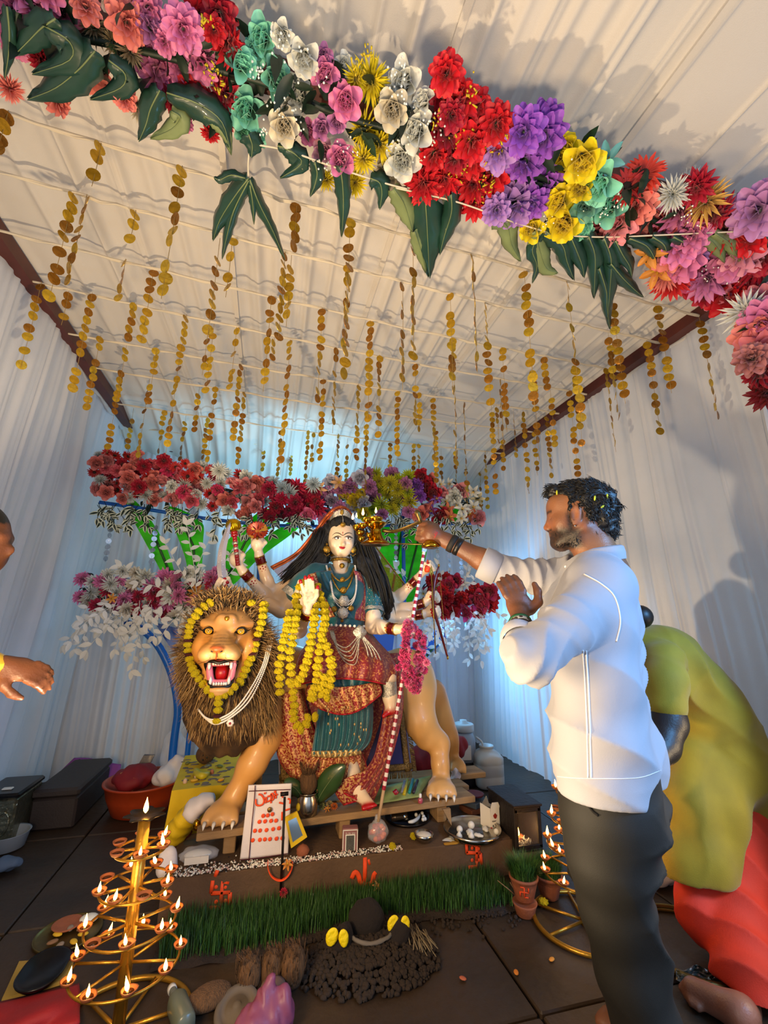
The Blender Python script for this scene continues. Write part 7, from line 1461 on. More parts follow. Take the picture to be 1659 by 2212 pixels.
tb_.build('lettering', M_SHELL, bx, smooth=False, kind='stuff')
mf = thing('yellow_mirror', 'small mirror in a tilted yellow plastic frame leaning by the painted cloth', 'mirror', tuple(PZ(640,1835,LZ))); FYm = 2.335
fo = [P(x, y, FYm+(1835-y)*.00025) for x, y in C9([(1025,850),(1290,715),(1500,1250),(1160,1490)])]; fi = [P(x, y, FYm+(1835-y)*.00025) for x, y in C9([(1095,920),(1265,835),(1410,1220),(1195,1370)])]
for i in range(4): j = (i+1) % 4; b = MB(); b.prism([fo[i], fo[j], fi[j], fi[i]], (0, .012, 0)); b.build('frame_bar', M_YCL, mf, smooth=False)
b = MB(); b.prism([p+V(0, .004, 0) for p in fi], (0, .003, 0)); b.build('glass', mat('mirror_glass', '#b8ccd6', .08, .9), mf, smooth=False)
b = MB(); b.ell(PZ(655,1842,LZ+.022)+V(0, .02, 0), (.03, .026, .026), 14, 10, f=lambda v: 1+.06*sin(v.x*8+v.z*9)); solo('clay_lump', b, M_TERR, 'brown clay lump holding up the yellow mirror', 'lump')
ct = thing('milk_carton', 'torn white milk carton with a red emblem standing behind the steel plate', 'carton', tuple(PZ(1075,1782,LZ))); M_CARD = mat('carton_white', '#ddd6c8', .5); cc = P(1078,1779,2.47); cz = LZ
w_ = .060; b = MB(); a0 = P(1064,1779,2.40)-V(.012, 0, 0); a0.z = cz; 
b.prism([a0, a0+V(.058, 0, 0), a0+V(.058, 0, .105), a0+V(.050, 0, .125), a0+V(.014, 0, .125), a0+V(.004, 0, .098)], (0, .003, 0)); b.prism([a0, a0+V(0, 0, .098), a0+V(-.032, .05, .112), a0+V(-.032, .05, .01)], (.003, .001, 0)); b.prism([a0+V(.058, 0, 0), a0+V(.058, 0, .10), a0+V(.03, .06, .10), a0+V(.03, .06, .0)], (-.003, 0, 0)); b.build('carton_wall', M_CARD, ct, smooth=False)
b = MB(); b.prism([a0+V(-.028, .045, .105), a0+V(.002, .0, .105), a0+V(.012, .02, .09), a0+V(-.004, .03, .150)], (.002, .002, 0)); b.build('foil_flap', mat('foil', '#a8a8a0', .25, .9), ct, smooth=False)
b = MB(); e = a0+V(.029, -.0015, .062); b.prism([e+V(-.012, 0, .003), e+V(0, 0, .014), e+V(.012, 0, .003), e+V(.007, 0, -.009), e+V(0, 0, -.013), e+V(-.007, 0, -.009)], (0, .002, 0)); b.build('emblem', mat('emblem_red', '#8a2018', .5), ct, smooth=False, label='dark red shield emblem')
for k, (w, h, x, z) in enumerate(((.024, .002, .022, .040), (.018, .002, .02, .036), (.022, .0025, .033, .025), (.008, .011, .016, .016), (.016, .008, .036, .014))): b = MB(); b.box(a0+V(x, -.001, z), (w, .002, h)); b.build('printed_mark', mat('print_grey', '#5c5a58', .7), ct, smooth=False)
for x in (.004, .054): b = MB(); b.box(a0+V(x, -.001, .006), (.008, .002, .012)); b.build('red_corner', mat('sweet_red'), ct, smooth=False)
# ---- dark metal lantern box with a flame behind glass
M_RUST = mat('sooty_metal', '#2c2320', .6, .4, vary=.6, scale=14, bump=.3, bscale=60)
lb = thing('lantern_box', 'sooty metal lamp box with a flame behind glass, right of the ledge', 'lantern', (1.41, 2.3, .06)); lc = P(1141,1780,2.255); Lx = lc.x
b = MB(); b.bbox((Lx, 2.39, .05), (.16, .29, .10), .006); b.build('stone_base', M_LEDGE, lb)
for (c, s) in (((Lx, 2.39, .308), (.165, .29, .012)), ((Lx, 2.39, .108), (.155, .27, .012)), ((Lx-.073, 2.39, .208), (.01, .27, .19)), ((Lx+.073, 2.39, .208), (.01, .27, .19)), ((Lx, 2.525, .208), (.155, .01, .19)), ((Lx, 2.262, .290), (.155, .014, .026)), ((Lx-.065, 2.262, .205), (.016, .014, .18)), ((Lx+.065, 2.262, .205), (.016, .014, .18)), ((Lx, 2.262, .122), (.155, .014, .02))): b = MB(); b.bbox(c, s, .003); b.build('metal_panel', M_RUST, lb, smooth=False)
b = MB(); b.box((Lx, 2.266, .205), (.115, .003, .16)); b.build('glass_pane', mat('sooty_glass', '#60544c', .08, alpha=.30), lb, smooth=False)
b = MB(); b.lathe((Lx-.005, 2.36, .114), [(.02, 0), (.034, .006), (.036, .02), (.03, .022)], 18); b.build('clay_lamp', M_TERR, lb); flame(lb, V(Lx-.008, 2.35, .135), .055); b = MB()
for i in range(40): p = V(Lx+random.gauss(0, .025), 2.31+random.gauss(0, .02), .116); b.tube([p, p+V(random.gauss(0, .02), random.gauss(0, .01), random.uniform(.01, .03))], .0015, 4)
b.build('wick_heap', M_SHELL, lb, kind='stuff')
lamp('lantern_flame_light', 'POINT', (Lx-.008, 2.33, .18), .5, (1, .6, .25), .02)
# ---- behind the plank: red bundle, jug, jerrycan
rb = thing('red_bundle', 'red cloth bundle heaped behind the lion\'s hind leg', 'bundle', tuple(P(930,1680,3.12))); B2 = Body((.75, 2.95, .15), (1.75, 3.5, .75), .012); B2.ell(P(925,1650,3.15), (.17, .12, .13), .05).ell(P(965,1620,3.2), (.12, .1, .10), .05).cap(P(945,1615,3.2), P(995,1608,3.2), .08, .05, .04).ell(P(920,1690,3.15), (.14, .12, .08), .05); B2.mesh(lambda v, n: .014*vnoise(v, 22, 3)+.008*vnoise(v, 50, 4), None).build('cloth', M_REDC, rb)
blossom(962,1590,3.12,'#e8b810',.05,'yellow blossom lying on top of the red bundle','mum')
wc = thing('white_rag', 'crumpled white rag hanging beside the hind paw', 'cloth', tuple(P(980,1705,2.85))); b = MB(); b.grid(lambda u, v: P(972+18*u+10*v*u+4*sin(v*8), 1662+45*v+4*sin(u*7), 2.83+.02*sin(u*9+v*5)), 10, 12); b.build('cloth', M_WHTC, wc)
jc = V(1.752, 3.42, 0); M_HD = mat('white_polythene', '#b9b9b4', .5, trans=.1); jt = thing('jerrycan', 'white plastic jerrycan with an open neck by the right curtain', 'jerrycan', tuple(jc)); b = MB()
def sqf(a, z): return 1+(.20*abs(sin(2*a))**2-.04) if z < .22 else 1
b.lathe(jc, [(.09, 0), (.108, .012), (.112, .03), (.112, .08), (.110, .085), (.112, .09), (.112, .16), (.110, .165), (.112, .17), (.112, .205), (.104, .225), (.075, .246), (.054, .252), (.052, .258), (.052, .27), (.057, .272), (.057, .284), (.047, .284), (.044, .25)], 44, rf=sqf); b.build('body', M_HD, jt)
g_c = V(1.60, 3.50, 0); gt = thing('mixer_jug', 'grey lidded jug on a dark motor base behind the red bundle', 'jug', tuple(g_c)); b = MB(); b.lathe(g_c, [(.10, 0), (.105, .01), (.095, .12), (.085, .15), (.08, .16)], 28); b.build('base', mat('black_plastic', '#111013', .4), gt); b = MB(); b.lathe(g_c+V(0, 0, .16), [(.075, 0), (.09, .01), (.09, .15), (.08, .18), (.065, .22)], 28); b.build('jug', mat('grey_plastic', '#8e949a', .45), gt); b = MB(); b.lathe(g_c+V(0, 0, .375), [(.078, 0), (.082, .004), (.082, .05), (.07, .056), (.03, .06), (.028, .08), (.01, .082)], 28); b.build('lid', M_HD, gt); b = MB(); b.tube(spline([g_c+V(.08, -.05, .34), g_c+V(.12, -.08, .30), g_c+V(.115, -.08, .22), g_c+V(.08, -.05, .19)], 14), .013, 8, flat=.6); b.build('handle', M_HD, gt); b = MB(); b.box(g_c+V(-.02, -.088, .24), (.07, .012, .10), Matrix.Rotation(-.1, 3, 'Z')); b.build('white_label', M_CARD, gt, smooth=False)
for k, (x, y, c, l) in enumerate(((1040,1755,'#6a3a20','reddish brown book lying behind the steel plate'),(1035,1742,'#3c4650','grey book lying on the brown book'),(1025,1728,'#5a1220','small maroon dish at the end of the front plank'))):
    b = MB(); c0 = V(1.26, 2.63, LZ+.02+.032*k); (b.lathe(c0, [(.02, -.01), (.05, .0), (.055, .01), (.045, .008)], 20) if k == 2 else b.bbox(c0, (.15-.02*k, .11, .028), .003, Matrix.Rotation(.3+.2*k, 3, 'Z'))); solo('dish' if k == 2 else 'book', b, mat('thing_'+str(k), c, .7, vary=.2), l, 'dish' if k == 2 else 'book', smooth=k == 2)
# ---- grass bed, soil and pots
M_GRASS = mat('barley_sprout', None, .5, src='vertex', trans=.15); gb_ = MB(); gb_.c = []; random.seed(50)
def blade(p, h, lean, col, r=.0016):
    a = random.uniform(0, 6.28); d = V(cos(a), sin(a), 0); s = V(-d.y, d.x, 0)*r; m1 = p+V(0, 0, h*.55)+d*lean*.3; t = p+V(0, 0, h)+d*lean; gb_.add([p-s, p+s, m1+s*.8, m1-s*.8, t], [(0, 1, 2, 3), (3, 2, 4)], 0, col)
def gcol(): j = random.uniform(.55, 1.15); c = random.choice(((.032, .10, .018), (.05, .15, .025), (.025, .075, .02), (.07, .17, .03))); return tuple(v*j for v in c)
fe = [(-.26,2.06),(-.1,2.05),(.03,2.04),(.17,2.055),(.31,2.085),(.50,2.13),(.71,2.10),(.95,2.06),(1.13,2.05)]
n = 0
while n < 11000:
    x = random.uniform(-.28, 1.16); yf = interp(x, fe); y = random.uniform(yf, 2.275)
    if (y-yf) < .02 and random.random() < .5: continue
    blade(V(x, y, .004), random.uniform(.045, .095), random.uniform(0, .03), gcol()); n += 1
gb_.mesh('x', M_GRASS); sb = solo('soil_bed', MB().grid(lambda u, v: V(-.30+1.48*u, lerp(interp(-.3+1.48*u, fe)-.03, 2.285, v), .004+.012*sin(pi*v)+.004*sin(u*60+v*9)), 80, 8), M_SOIL, 'strip of dark soil under the sprouted grass before the ledge', 'soil')
solo('barley_grass', gb_, M_GRASS, 'dense green barley sprouts growing in a strip before the ledge', 'grass')['kind'] = 'stuff'
mb_ = MB(); random.seed(51)
for i in range(1500):
    a = random.uniform(0, 6.28); r = random.random()**.6; x, y = .47+.27*r*cos(a), 1.90+.17*r*sin(a); h = .055*(1-r*r); s = random.uniform(.005, .012); ph = random.uniform(0, 6); mb_.ell((x, y, h+s*.4), (s, s*.9, s*.75), 7, 5, f=lambda v: 1+.18*sin(v.x*4+ph)+.12*sin(v.y*5+ph))
for i in range(260): x = random.uniform(.2, 1.15); s = random.uniform(.003, .009); mb_.ell((x, interp(x, fe)-abs(random.gauss(0, .05)), s*.5), s, 6, 4)
o = solo('soil_mound', mb_, M_SOIL, 'mound of lumpy dark soil before the grass', 'soil'); o['kind'] = 'stuff'
M_BLKP = mat('black_earth_ball', '#1a110e', .95, bump=.5, bscale=80)
b = MB(); b.ell((.475, 2.0, .075), (.072, .06, .068), 20, 14, f=lambda v: 1+.03*sin(v.x*8+v.z*6)); solo('earth_ball', b, M_BLKP, 'smooth dark round clay pot sunk in the soil mound', 'pot')
for k, (x, y, l) in enumerate(((737,2040,'left'),(858,2025,'right'))):
    B3 = Body(PZ(x, y, .06)-V(.12, .12, .1), PZ(x, y, .06)+V(.12, .12, .12), .006); c = PZ(x, y, .05); B3.ell(c, (.045, .04, .05), .02).ell(c+V(.015, 0, .03), (.03, .028, .03), .02); m_ = B3.mesh(lambda v, n: .006*vnoise(v, 90, 3), None); solo('earth_clod', m_, M_BLKP, f'dark clod with yellow petals, to the {l} of the round clay pot', 'clod', 'clods on the soil mound')
for k, (x, y, r, l) in enumerate(((718,2021,.3,'broad yellow petal, left of the pair on the left clod'),(742,2024,-.2,'narrow yellow petal, right of the pair on the left clod'),(850,1993,.3,'yellow petal leaning on the right clod'),(875,1994,-.1,'upright yellow petal beyond the right clod'))):
    b = MB(); c = PZ(x, y, .10); b.ell(c, (.024-.005*(k % 2), .008, .033), 12, 8, Matrix.Rotation(r, 3, 'Y'), f=lambda v: 1-.25*max(0, v.z)); solo('yellow_petal', b, M_MG, l, 'petal', 'yellow petals standing in the soil')
rp_ = MB(); rp_.tube(spline([V(.40, 1.93, .075), V(.42, 1.89, .075), V(.47, 1.875, .07), V(.53, 1.89, .07), V(.57, 1.93, .07), V(.60, 1.97, .07)], 24), .007, 6); rp_.v = [(x+random.gauss(0, .001), y, z+random.gauss(0, .001)) for x, y, z in rp_.v]; solo('ash_rope', rp_, mat('ash_grey', '#6a625a', .95), 'curved ashen rope lying across the soil mound', 'rope')
M_STRAW = mat('dry_straw', '#7a6a50', .9); b = MB()
for i in range(40): p = V(.66+random.gauss(0, .02), 1.97-.08*random.random(), .05+random.uniform(-.02, .02)); b.tube([p, p+V(random.gauss(.01, .02), -.06, -.02)], .002, 4)
o = solo('straw_wisp', b, M_STRAW, 'pale dry root wisp at the right of the soil mound', 'straw'); o['kind'] = 'stuff'
def coconut(x, y, lean, l, s=1):
    c = PZ(x, y+36, 0); t = thing('coconut', l, 'coconut', tuple(c), 'husked coconuts standing in a row'); b = MB(); Rm = Matrix.Rotation(lean, 3, 'Y'); b.ell(c+V(0, 0, .062*s), (.038*s, .038*s, .064*s), 18, 14, Rm, f=lambda v: (1-.30*max(0, v.z)**1.5)*(1+.03*sin(math.atan2(v.y, v.x)*7))); b.build('nut', M_COIR, t); b = MB()
    for i in range(45):
        a = random.uniform(0, 6.28); p = c+Rm @ V(.02*cos(a), .02*sin(a), .105*s)+V(0, 0, 0); b.tube([p-V(0, 0, .03), p, p+Rm @ V(.004*cos(a)-.01, 0, random.uniform(.008, .022))], [.0012, .0011, .0004], 4)
    for i in range(90):
        a = random.uniform(0, 6.28); z = random.uniform(.02, .1)*s; r = .038*s*math.sqrt(max(.05, 1-((z-.062*s)/(.066*s))**2))*(1-.2*max(0, z/s-.07)/.05); p = c+Rm @ V(r*cos(a), r*sin(a), z); b.tube([p, p+V(.003*cos(a), .003*sin(a), .016), p+V(.004*cos(a), .004*sin(a), .03)], [.0009, .0009, .0003], 3)
    b.build('coir_tuft', M_COIR, t, kind='stuff')
random.seed(52); coconut(536, 2112, -.12, 'leftmost of the three husked coconuts before the grass'); coconut(584, 2098, .12, 'middle one of the three husked coconuts before the grass', 1.0); coconut(631, 2098, .02, 'rightmost and largest of the three husked coconuts before the grass', 1.12)
def gpot(c, s, label, sym, spread):
    t = thing('potted_sprouts', label, 'pot', tuple(c)); b = MB(); b.lathe(c, [(.042*s, 0), (.048*s, .004), (.066*s, .07*s), (.074*s, .098*s), (.078*s, .10*s), (.078*s, .112*s), (.068*s, .112*s), (.062*s, .09*s), (.002, .09*s)], 30); b.build('clay_pot', M_TERR, t)
    g = MB(); g.c = []; global gb_; gb_ = g
    for i in range(1500):
        a = random.uniform(0, 6.28); r = .06*s*math.sqrt(random.random()); p = c+V(r*cos(a), r*sin(a), .09*s); h = random.uniform(.06, .115)*s; o = len(g.v); d = V(cos(a), sin(a), 0)*(r/.06/s)*spread; sd_ = V(-sin(a), cos(a), 0)*.0016; t_ = p+V(0, 0, h)+d+rvec(.008); m1 = p+V(0, 0, h*.6)+d*.35; g.add([p-sd_, p+sd_, m1+sd_*.8, m1-sd_*.8, t_], [(0, 1, 2, 3), (3, 2, 4)], 0, tuple(v*1.25 for v in gcol()))
    g.build('sprouts', M_GRASS, t, kind='stuff')
    if sym:
        f = (CAMP-c); f.z = 0; f.normalize(); s_ = V(-f.y, f.x, 0)*-1; o0 = c+V(0, 0, .062*s)+f*.0655*s
        def pt(x, z): q = s_*x+V(0, 0, z); return o0+q*1.0+f*(.006*z/.03-.25*x*x/.06)
        for l in ([(0, .024), (0, -.024)], [(-.022, 0), (.022, 0)], [(0, .024), (.020, .024)], [(.022, 0), (.022, -.022)], [(0, -.024), (-.020, -.024)], [(-.022, 0), (-.022, .022)]):
            b = MB(); b.tube([pt(x*s, z*s) for x, z in l], .0042, 6, flat=.5); b.build('painted_stroke', M_SAFF, t)
    return t
random.seed(53); lowc = PZ(1135,1976,0); lt = thing('clay_cup', 'small plain clay pot under the potted sprouts with the symbol', 'pot', tuple(lowc)); b = MB(); b.lathe(lowc, [(.032, 0), (.038, .003), (.048, .038), (.053, .047), (.050, .049), (.04, .042)], 28); b.build('pot', M_TERR, lt)
gpot(lowc+V(.008, .012, .050), .80, 'clay pot of green sprouts with an orange symbol painted on it', True, .045); gpot(PZ(1187,1938,0), .82, 'smaller clay pot of sprouts half hidden by the right lamp stand', False, .03)
tag(link(MG[1], 'marigold', None, PZ(1174,1948,.02), scale=.02), 'yellow and red marigold head beside the smaller clay pot', 'flower')
for k in range(5): b = MB(); a = PZ(1128-3*k, 1946-3*k, .03); c = PZ(1075+9*k, 1902+(k*7) % 17, .11); b.tube([a, c], .0016, 5); solo('incense_stick', b, mat('stick', '#8a6a4a', .8), f'thin bamboo incense stick leaning against the painted pot, {("lowest","second lowest","middle","fourth","steepest")[k]} of the bunch', 'stick', 'incense sticks')
# ---- brass lamp stands
M_STANDG = mat('gold_painted_iron', '#b8862a', .32, .75, vary=.35, scale=18, bump=.1, bscale=80); M_DIYA = mat('diya_clay', '#8a4a26', .6, vary=.3, scale=20); M_OIL = mat('oil_dark', '#2a1405', .15)
dm = MB(); dm.lathe((0, 0, 0), [(.010, 0), (.020, .006), (.026, .016), (.027, .020), (.023, .019), (.017, .011), (.001, .009)], 18, rf=lambda a, z: 1+(.22*max(0, cos(a))**8 if z > .01 else 0)); DIYA = dm.mesh('diya', M_DIYA); fm = MB(); fm.lathe((.0, 0, .012), [(.0018, 0), (.0062, .006), (.0072, .013), (.005, .024), (.002, .034), (.0003, .042)], 10); FLAME = fm.mesh('flame', M_FLM, smooth=True)
om = MB(); om.lathe((0, 0, 0), [(.018, .0125), (.001, .0130)], 14); OIL = om.mesh('oil', M_OIL)
TIER = [(.485, .076, 6), (.383, .104, 8), (.282, .128, 8), (.18, .152, 9)]
def stand(base, label, seed, unlit=()):
    random.seed(seed); t = thing('lamp_stand', label, 'lamp stand', tuple(base), None); B_ = Vector(base); b = MB(); b.tube([B_, B_+V(0, 0, .575)], .0185, 18); b.build('pole', M_STANDG, t)
    b = MB(); b.torus(B_+V(0, 0, .009), .205, .009, n=64); b.build('base_ring', M_STANDG, t)
    for k in range(6): a = k*pi/3+.2; b = MB(); b.tube([B_+V(0, 0, .012), B_+V(.205*cos(a), .205*sin(a), .010)], .006, 7); b.build('base_spoke', M_STANDG, t)
    b = MB(); b.lathe(B_+V(0, 0, .572), [(.012, 0), (.035, .004), (.058, .012), (.056, .014), (.03, .008), (.001, .006)], 48, rf=lambda a, z: 1+.16*cos(a*7)*(z > .008)); b.build('flower_dish', mat('dark_bronze', '#3c3022', .35, .8), t); link(FLAME, 'flame', t, (.0, 0, .575), scale=1.1)
    for ti, (z, R, n) in enumerate(TIER):
        b = MB(); b.torus(B_+V(0, 0, z), R, .0040, n=56, k=7); b.build('tier_ring', M_STANDG, t)
        for k in range(6): a = k*pi/3+.3*ti+seed; b = MB(); b.tube([B_+V(0, 0, z), B_+V(R*cos(a), R*sin(a), z)], .0042, 7); b.build('tier_spoke', M_STANDG, t)
        for k in range(n):
            a = 2*pi*k/n+.5*ti+seed*.7; p = V(R*cos(a), R*sin(a), z+.004); d = link(DIYA, 'diya', t, p, rot=(0, 0, a), scale=.78); link(OIL, 'oil', d)
            if random.random() > .12: link(FLAME, 'flame', d, rot=(random.uniform(-.25, .25), random.uniform(-.25, .25), 0), scale=random.uniform(.85, 1.15))
        lamp('stand_flame_light', 'POINT', B_+V(R*.7*cos(seed+ti*2), R*.7*sin(seed+ti*2)-.05, z+.05), .30, (1, .58, .22), .05)
    return t
stand((-.335, 1.80, 0), 'gold tiered stand of burning clay lamps at the left front', 1); stand((1.39, 1.89, 0), 'gold tiered stand of burning clay lamps half hidden by the man', 2)
hp2 = PZ(1492,2042,0); b = MB(); b.torus(hp2+V(0, 0, .012), .22, .011, n=64); b.torus(hp2+V(0, 0, .006), .205, .006, n=64); solo('brass_hoop', b, M_BRSD, 'large dull brass hoop lying on the floor behind the man\'s leg', 'hoop')
b = MB(); random.seed(60); b.grid(lambda u, v: PZ(1460+84*u, 2090+26*v+6*sin(u*9), .01+.018*abs(sin(u*17+v*5))*abs(sin(v*11+u*3))), 22, 9); solo('silver_foil', b, mat('foil'), 'crumpled silver foil on the floor before the bare foot', 'foil', smooth=False)
B4 = Body((1.75, 1.9, -.01), (2.25, 2.45, .30), .01); B4.ell((2.0, 2.12, .05), (.14, .12, .06), .04).ell((2.08, 2.2, .09), (.09, .1, .07), .04).ell((1.93, 2.05, .04), (.10, .06, .04), .03); B4.cut((0, 0, .002), (0, 0, -1)); solo('white_cloth_heap', B4.mesh(lambda v, n: .014*vnoise(v, 28, 3)+.007*vnoise(v, 70, 4), None), M_WHTC, 'crumpled white cloth heap by the right curtain behind the trousers', 'cloth')
# ---- left side: yellow table, flag, tub, trunks
yt = thing('yellow_table', 'low yellow draped table with a coconut and fruit, left of the lion', 'table', (-.26, 3.0, 0)); tq = [PZ(371,1708,.33), PZ(505,1692,.33), PZ(575,1622,.33), PZ(400,1632,.33)]
b = MB(); b.prism(tq, (0, 0, -.03)); b.build('top', M_YCL, yt, smooth=False)
def skirt(a, c): 
    b = MB(); b.grid(lambda u, v: lerp(a, c, u)+V(-.012*v*sin(u*22)-.02*v, -.02*v-.012*v*sin(u*25), -.32*v), 30, 8); b.build('cloth_skirt', M_YCL, yt)
skirt(tq[0], tq[1]); skirt(tq[3], tq[0])
for k in range(4): q = lerp(tq[k], sum(tq, Vector())/4, .12); b = MB(); b.box((q.x, q.y, .15), (.04, .04, .30)); b.build('leg', M_WOOD, yt, smooth=False)
pd = MB(); random.seed(61)
for i in range(60): p = PZ(random.uniform(395, 500), random.uniform(1640, 1695), .331); pd.ell(p, (random.uniform(.008, .03), random.uniform(.006, .02), .003), 8, 5)
pd.build('grey_ash', mat('ash_grey'), yt, kind='stuff')
cn_ = PZ(442,1650,.33); cw_ = thing('dry_coconut', 'brown shelled coconut on the yellow table', 'coconut', tuple(cn_)); b = MB(); b.ell(cn_+V(0, 0, .055), (.058, .056, .055), 20, 14, f=lambda v: 1+.03*sin(math.atan2(v.y, v.x)*3)); b.build('shell', M_COIR, cw_); b = MB()
for k in range(3): a = 2.1*k; b.ell(cn_+V(.015*cos(a), -.053, .05+.015*sin(a)), (.006, .004, .006), 8, 6)
b.build('eye_spot', M_BLK, cw_, kind='stuff')
b = MB(); q = [PZ(x, y, .35) for x, y in ((422,1662),(427,1672),(438,1676),(452,1670))]; b.tube(spline(q, 14), [.006, .014, .017, .018, .019, .019, .019, .019, .019, .019, .018, .017, .015, .010, .005], 8); solo('banana', b, mat('banana_yellow', '#c9b820', .5, vary=.3, scale=20), 'greenish yellow banana before the coconut on the yellow table', 'fruit')
for k, (x, y, c, n, l) in enumerate(((458,1668,'#b06a50','nut','reddish nut right of the banana on the yellow table'),(447,1655,'#6a6a58','leaf','dark withered leaf between coconut and banana'),(405,1648,'#6a6a30','leaf','olive leaf at the back left of the yellow table'),(475,1655,'#5a6a30','leaf','olive leaf right of the coconut on the yellow table'),(420,1685,'#c8a030','petal','amber petal at the front of the yellow table'),(478,1684,'#e0a020','petal','orange yellow petal near the right front of the yellow table'),(400,1688,'#c8a890','shell','small pinkish shell at the front left of the yellow table'),(424,1678,'#d0b090','shell','small cream shell between the banana and the table edge'))):
    b = MB(); p = PZ(x, y, .338); b.ell(p, (.022, .014, .008) if n in ('leaf', 'petal') else (.012, .012, .016), 10, 6, Matrix.Rotation(k*.8, 3, 'Z')); solo(n, b, mat('bit_'+str(k), c, .6), l, n)
fg = thing('flag_cloth', 'rolled cloth in white, yellow and red bands leaning from the table to the floor', 'cloth', tuple(P(385,1835,2.72))); ax = [P(462,1722,2.62), P(432,1738,2.62), P(405,1765,2.64), P(386,1795,2.66), P(378,1815,2.68), P(382,1838,2.70)]; cc_ = spline(ax, 40)
for i0, i1, m_, nm in ((0, 13, M_WHTC, 'white_band'), (13, 27, M_YCL, 'yellow_band'), (27, 40, M_REDC, 'red_band')):
    b = MB(); b.tube(cc_[i0:i1+1], [interp(i/40, [(0, .035), (.2, .075), (.45, .085), (.66, .082), (.85, .055), (1, .022)])*(1+.05*sin(i*1.3)) for i in range(i0, i1+1)], 18, flat=.6); b.v = [(x+.004*sin(y*90+z*60), y, z+.004*sin(x*80)) for x, y, z in b.v]; b.build(nm, m_, fg)
tc_ = PZ(290,1772,0)+V(0, .16, 0); tub = thing('orange_tub', 'orange plastic washtub of cloths beside the dark chest', 'tub', tuple(tc_)); b = MB(); b.lathe(tc_, [(.16, 0), (.175, .006), (.215, .10), (.232, .17), (.245, .175), (.245, .185), (.228, .183), (.205, .1), (.165, .012), (.001, .010)], 44); b.build('basin', mat('orange_plastic', '#a83c18', .4, vary=.15), tub)
def heap(name, label, m_, ells, h=.012, amp=.014, cat='cloth'):
    lo = np.min([np.array(c)-np.array(r)-.05 for c, r in ells], 0); hi = np.max([np.array(c)+np.array(r)+.05 for c, r in ells], 0); B5 = Body(lo, hi, h)
    for c, r in ells: B5.ell(c, r, .04)
    return solo(name, B5.mesh(lambda v, n: amp*vnoise(v, 26, 3)+amp*.5*vnoise(v, 60, 4), None), m_, label, cat)
heap('red_scarf', 'dark red scarf bundled in the orange tub', mat('red_gold_scarf', '#7a0c18', .7, color2='#c89a60', scale=26, thr=(.66, .69)), [((tc_.x-.07, tc_.y-.03, .20), (.12, .13, .06)), ((tc_.x-.02, tc_.y, .22), (.09, .09, .05))]); heap('white_sheet', 'white plastic sheet stuffed in the right of the orange tub', M_WHTC, [((tc_.x+.13, tc_.y-.03, .20), (.08, .11, .06)), ((tc_.x+.18, tc_.y+.03, .26), (.06, .06, .05))])
heap('clear_bag', 'shiny clear plastic bag bulging up behind the orange tub', M_CLEAR, [((tc_.x+.14, tc_.y+.14, .30), (.09, .08, .14)), ((tc_.x+.15, tc_.y+.13, .16), (.08, .07, .1))], cat='bag'); b = MB(); pq = [P(276,1690,3.62), P(305,1690,3.62), P(333,1632,3.66), P(310,1632,3.66)]; b.prism(pq, (0, .03, 0)); solo('patterned_packet', b, mat('patterned_packet', '#2c2638', .35, color2='#8a7a6a', scale=16, thr=(.55, .62)), 'dark patterned packet standing behind the tub', 'packet', smooth=False)
M_TRK = mat('dark_trunk', '#2e2524', .6, vary=.25, scale=8, bump=.15, bscale=120); tk_ = thing('storage_chest', 'dark brown storage chest standing along the left curtain', 'trunk', (-1.12, 3.6, 0)); b = MB(); b.bbox((-1.125, 3.63, .085), (.24, .60, .17), .012); b.build('box', M_TRK, tk_, sharp=40); b = MB(); b.bbox((-1.125, 3.63, .195), (.255, .615, .05), .014); b.build('lid', M_TRK, tk_, sharp=40)
ps = thing('purple_sheet', 'purple sheet with dark handwriting lying behind the dark chest', 'sheet', tuple(P(200,1655,3.95))); b = MB()
def psf(u, v): q = lerp(lerp(Vector((128,1668,0)), Vector((160,1637,0)), v), lerp(Vector((255,1685,0)), Vector((262,1648,0)), v), u); return P(q.x, q.y-3*sin(u*5), 3.93+.1*v)
b.grid(psf, 16, 8); o = b.build('sheet', mat('purple_paper', '#8a3a86', .6), ps); md = o.modifiers.new('t', 'SOLIDIFY'); md.thickness = .004
random.seed(62)
for k in range(5):
    for j in range(4): u0 = .12+.16*j; u1 = u0+.09; v = .2+.15*k; b = MB(); b.tube([psf(u0, v)+V(0, -.006, .003), psf((u0+u1)/2, v+.06)+V(0, -.006, .003), psf(u1, v)+V(0, -.006, .003)], .0035, 5); b.build('handwriting', mat('ink', '#2a1030', .8), ps)
stt = thing('tin_chest', 'embossed shiny tin chest at the left edge', 'trunk', (-1.345, 3.3, 0)); M_TIN = mat('embossed_tin', '#8f8c74', .3, .9, vary=.4, scale=16, bump=.8, bscale=40); b = MB(); b.bbox((-1.345, 3.3, .12), (.20, .30, .24), .01); b.build('box', M_TIN, stt, sharp=40); b = MB(); b.bbox((-1.345, 3.3, .252), (.215, .315, .03), .01); b.build('lid', mat('dark_tray', '#141012', .3, .5), stt, sharp=40)
for k in range(2): b = MB(); b.torus((-1.345+.05*(2*k-1), 3.147, .12), .035, .006, (0, 1, 0), 20, 6, sx=.8, sy=1.6); b.build('embossed_oval', M_TIN, stt)
b = MB(); b.bbox(V(-1.33, 3.22, .272), (.05, .03, .008), .003); solo('folded_note', b, M_CARD, 'small folded white paper on the dark lid of the tin chest', 'paper', smooth=False)
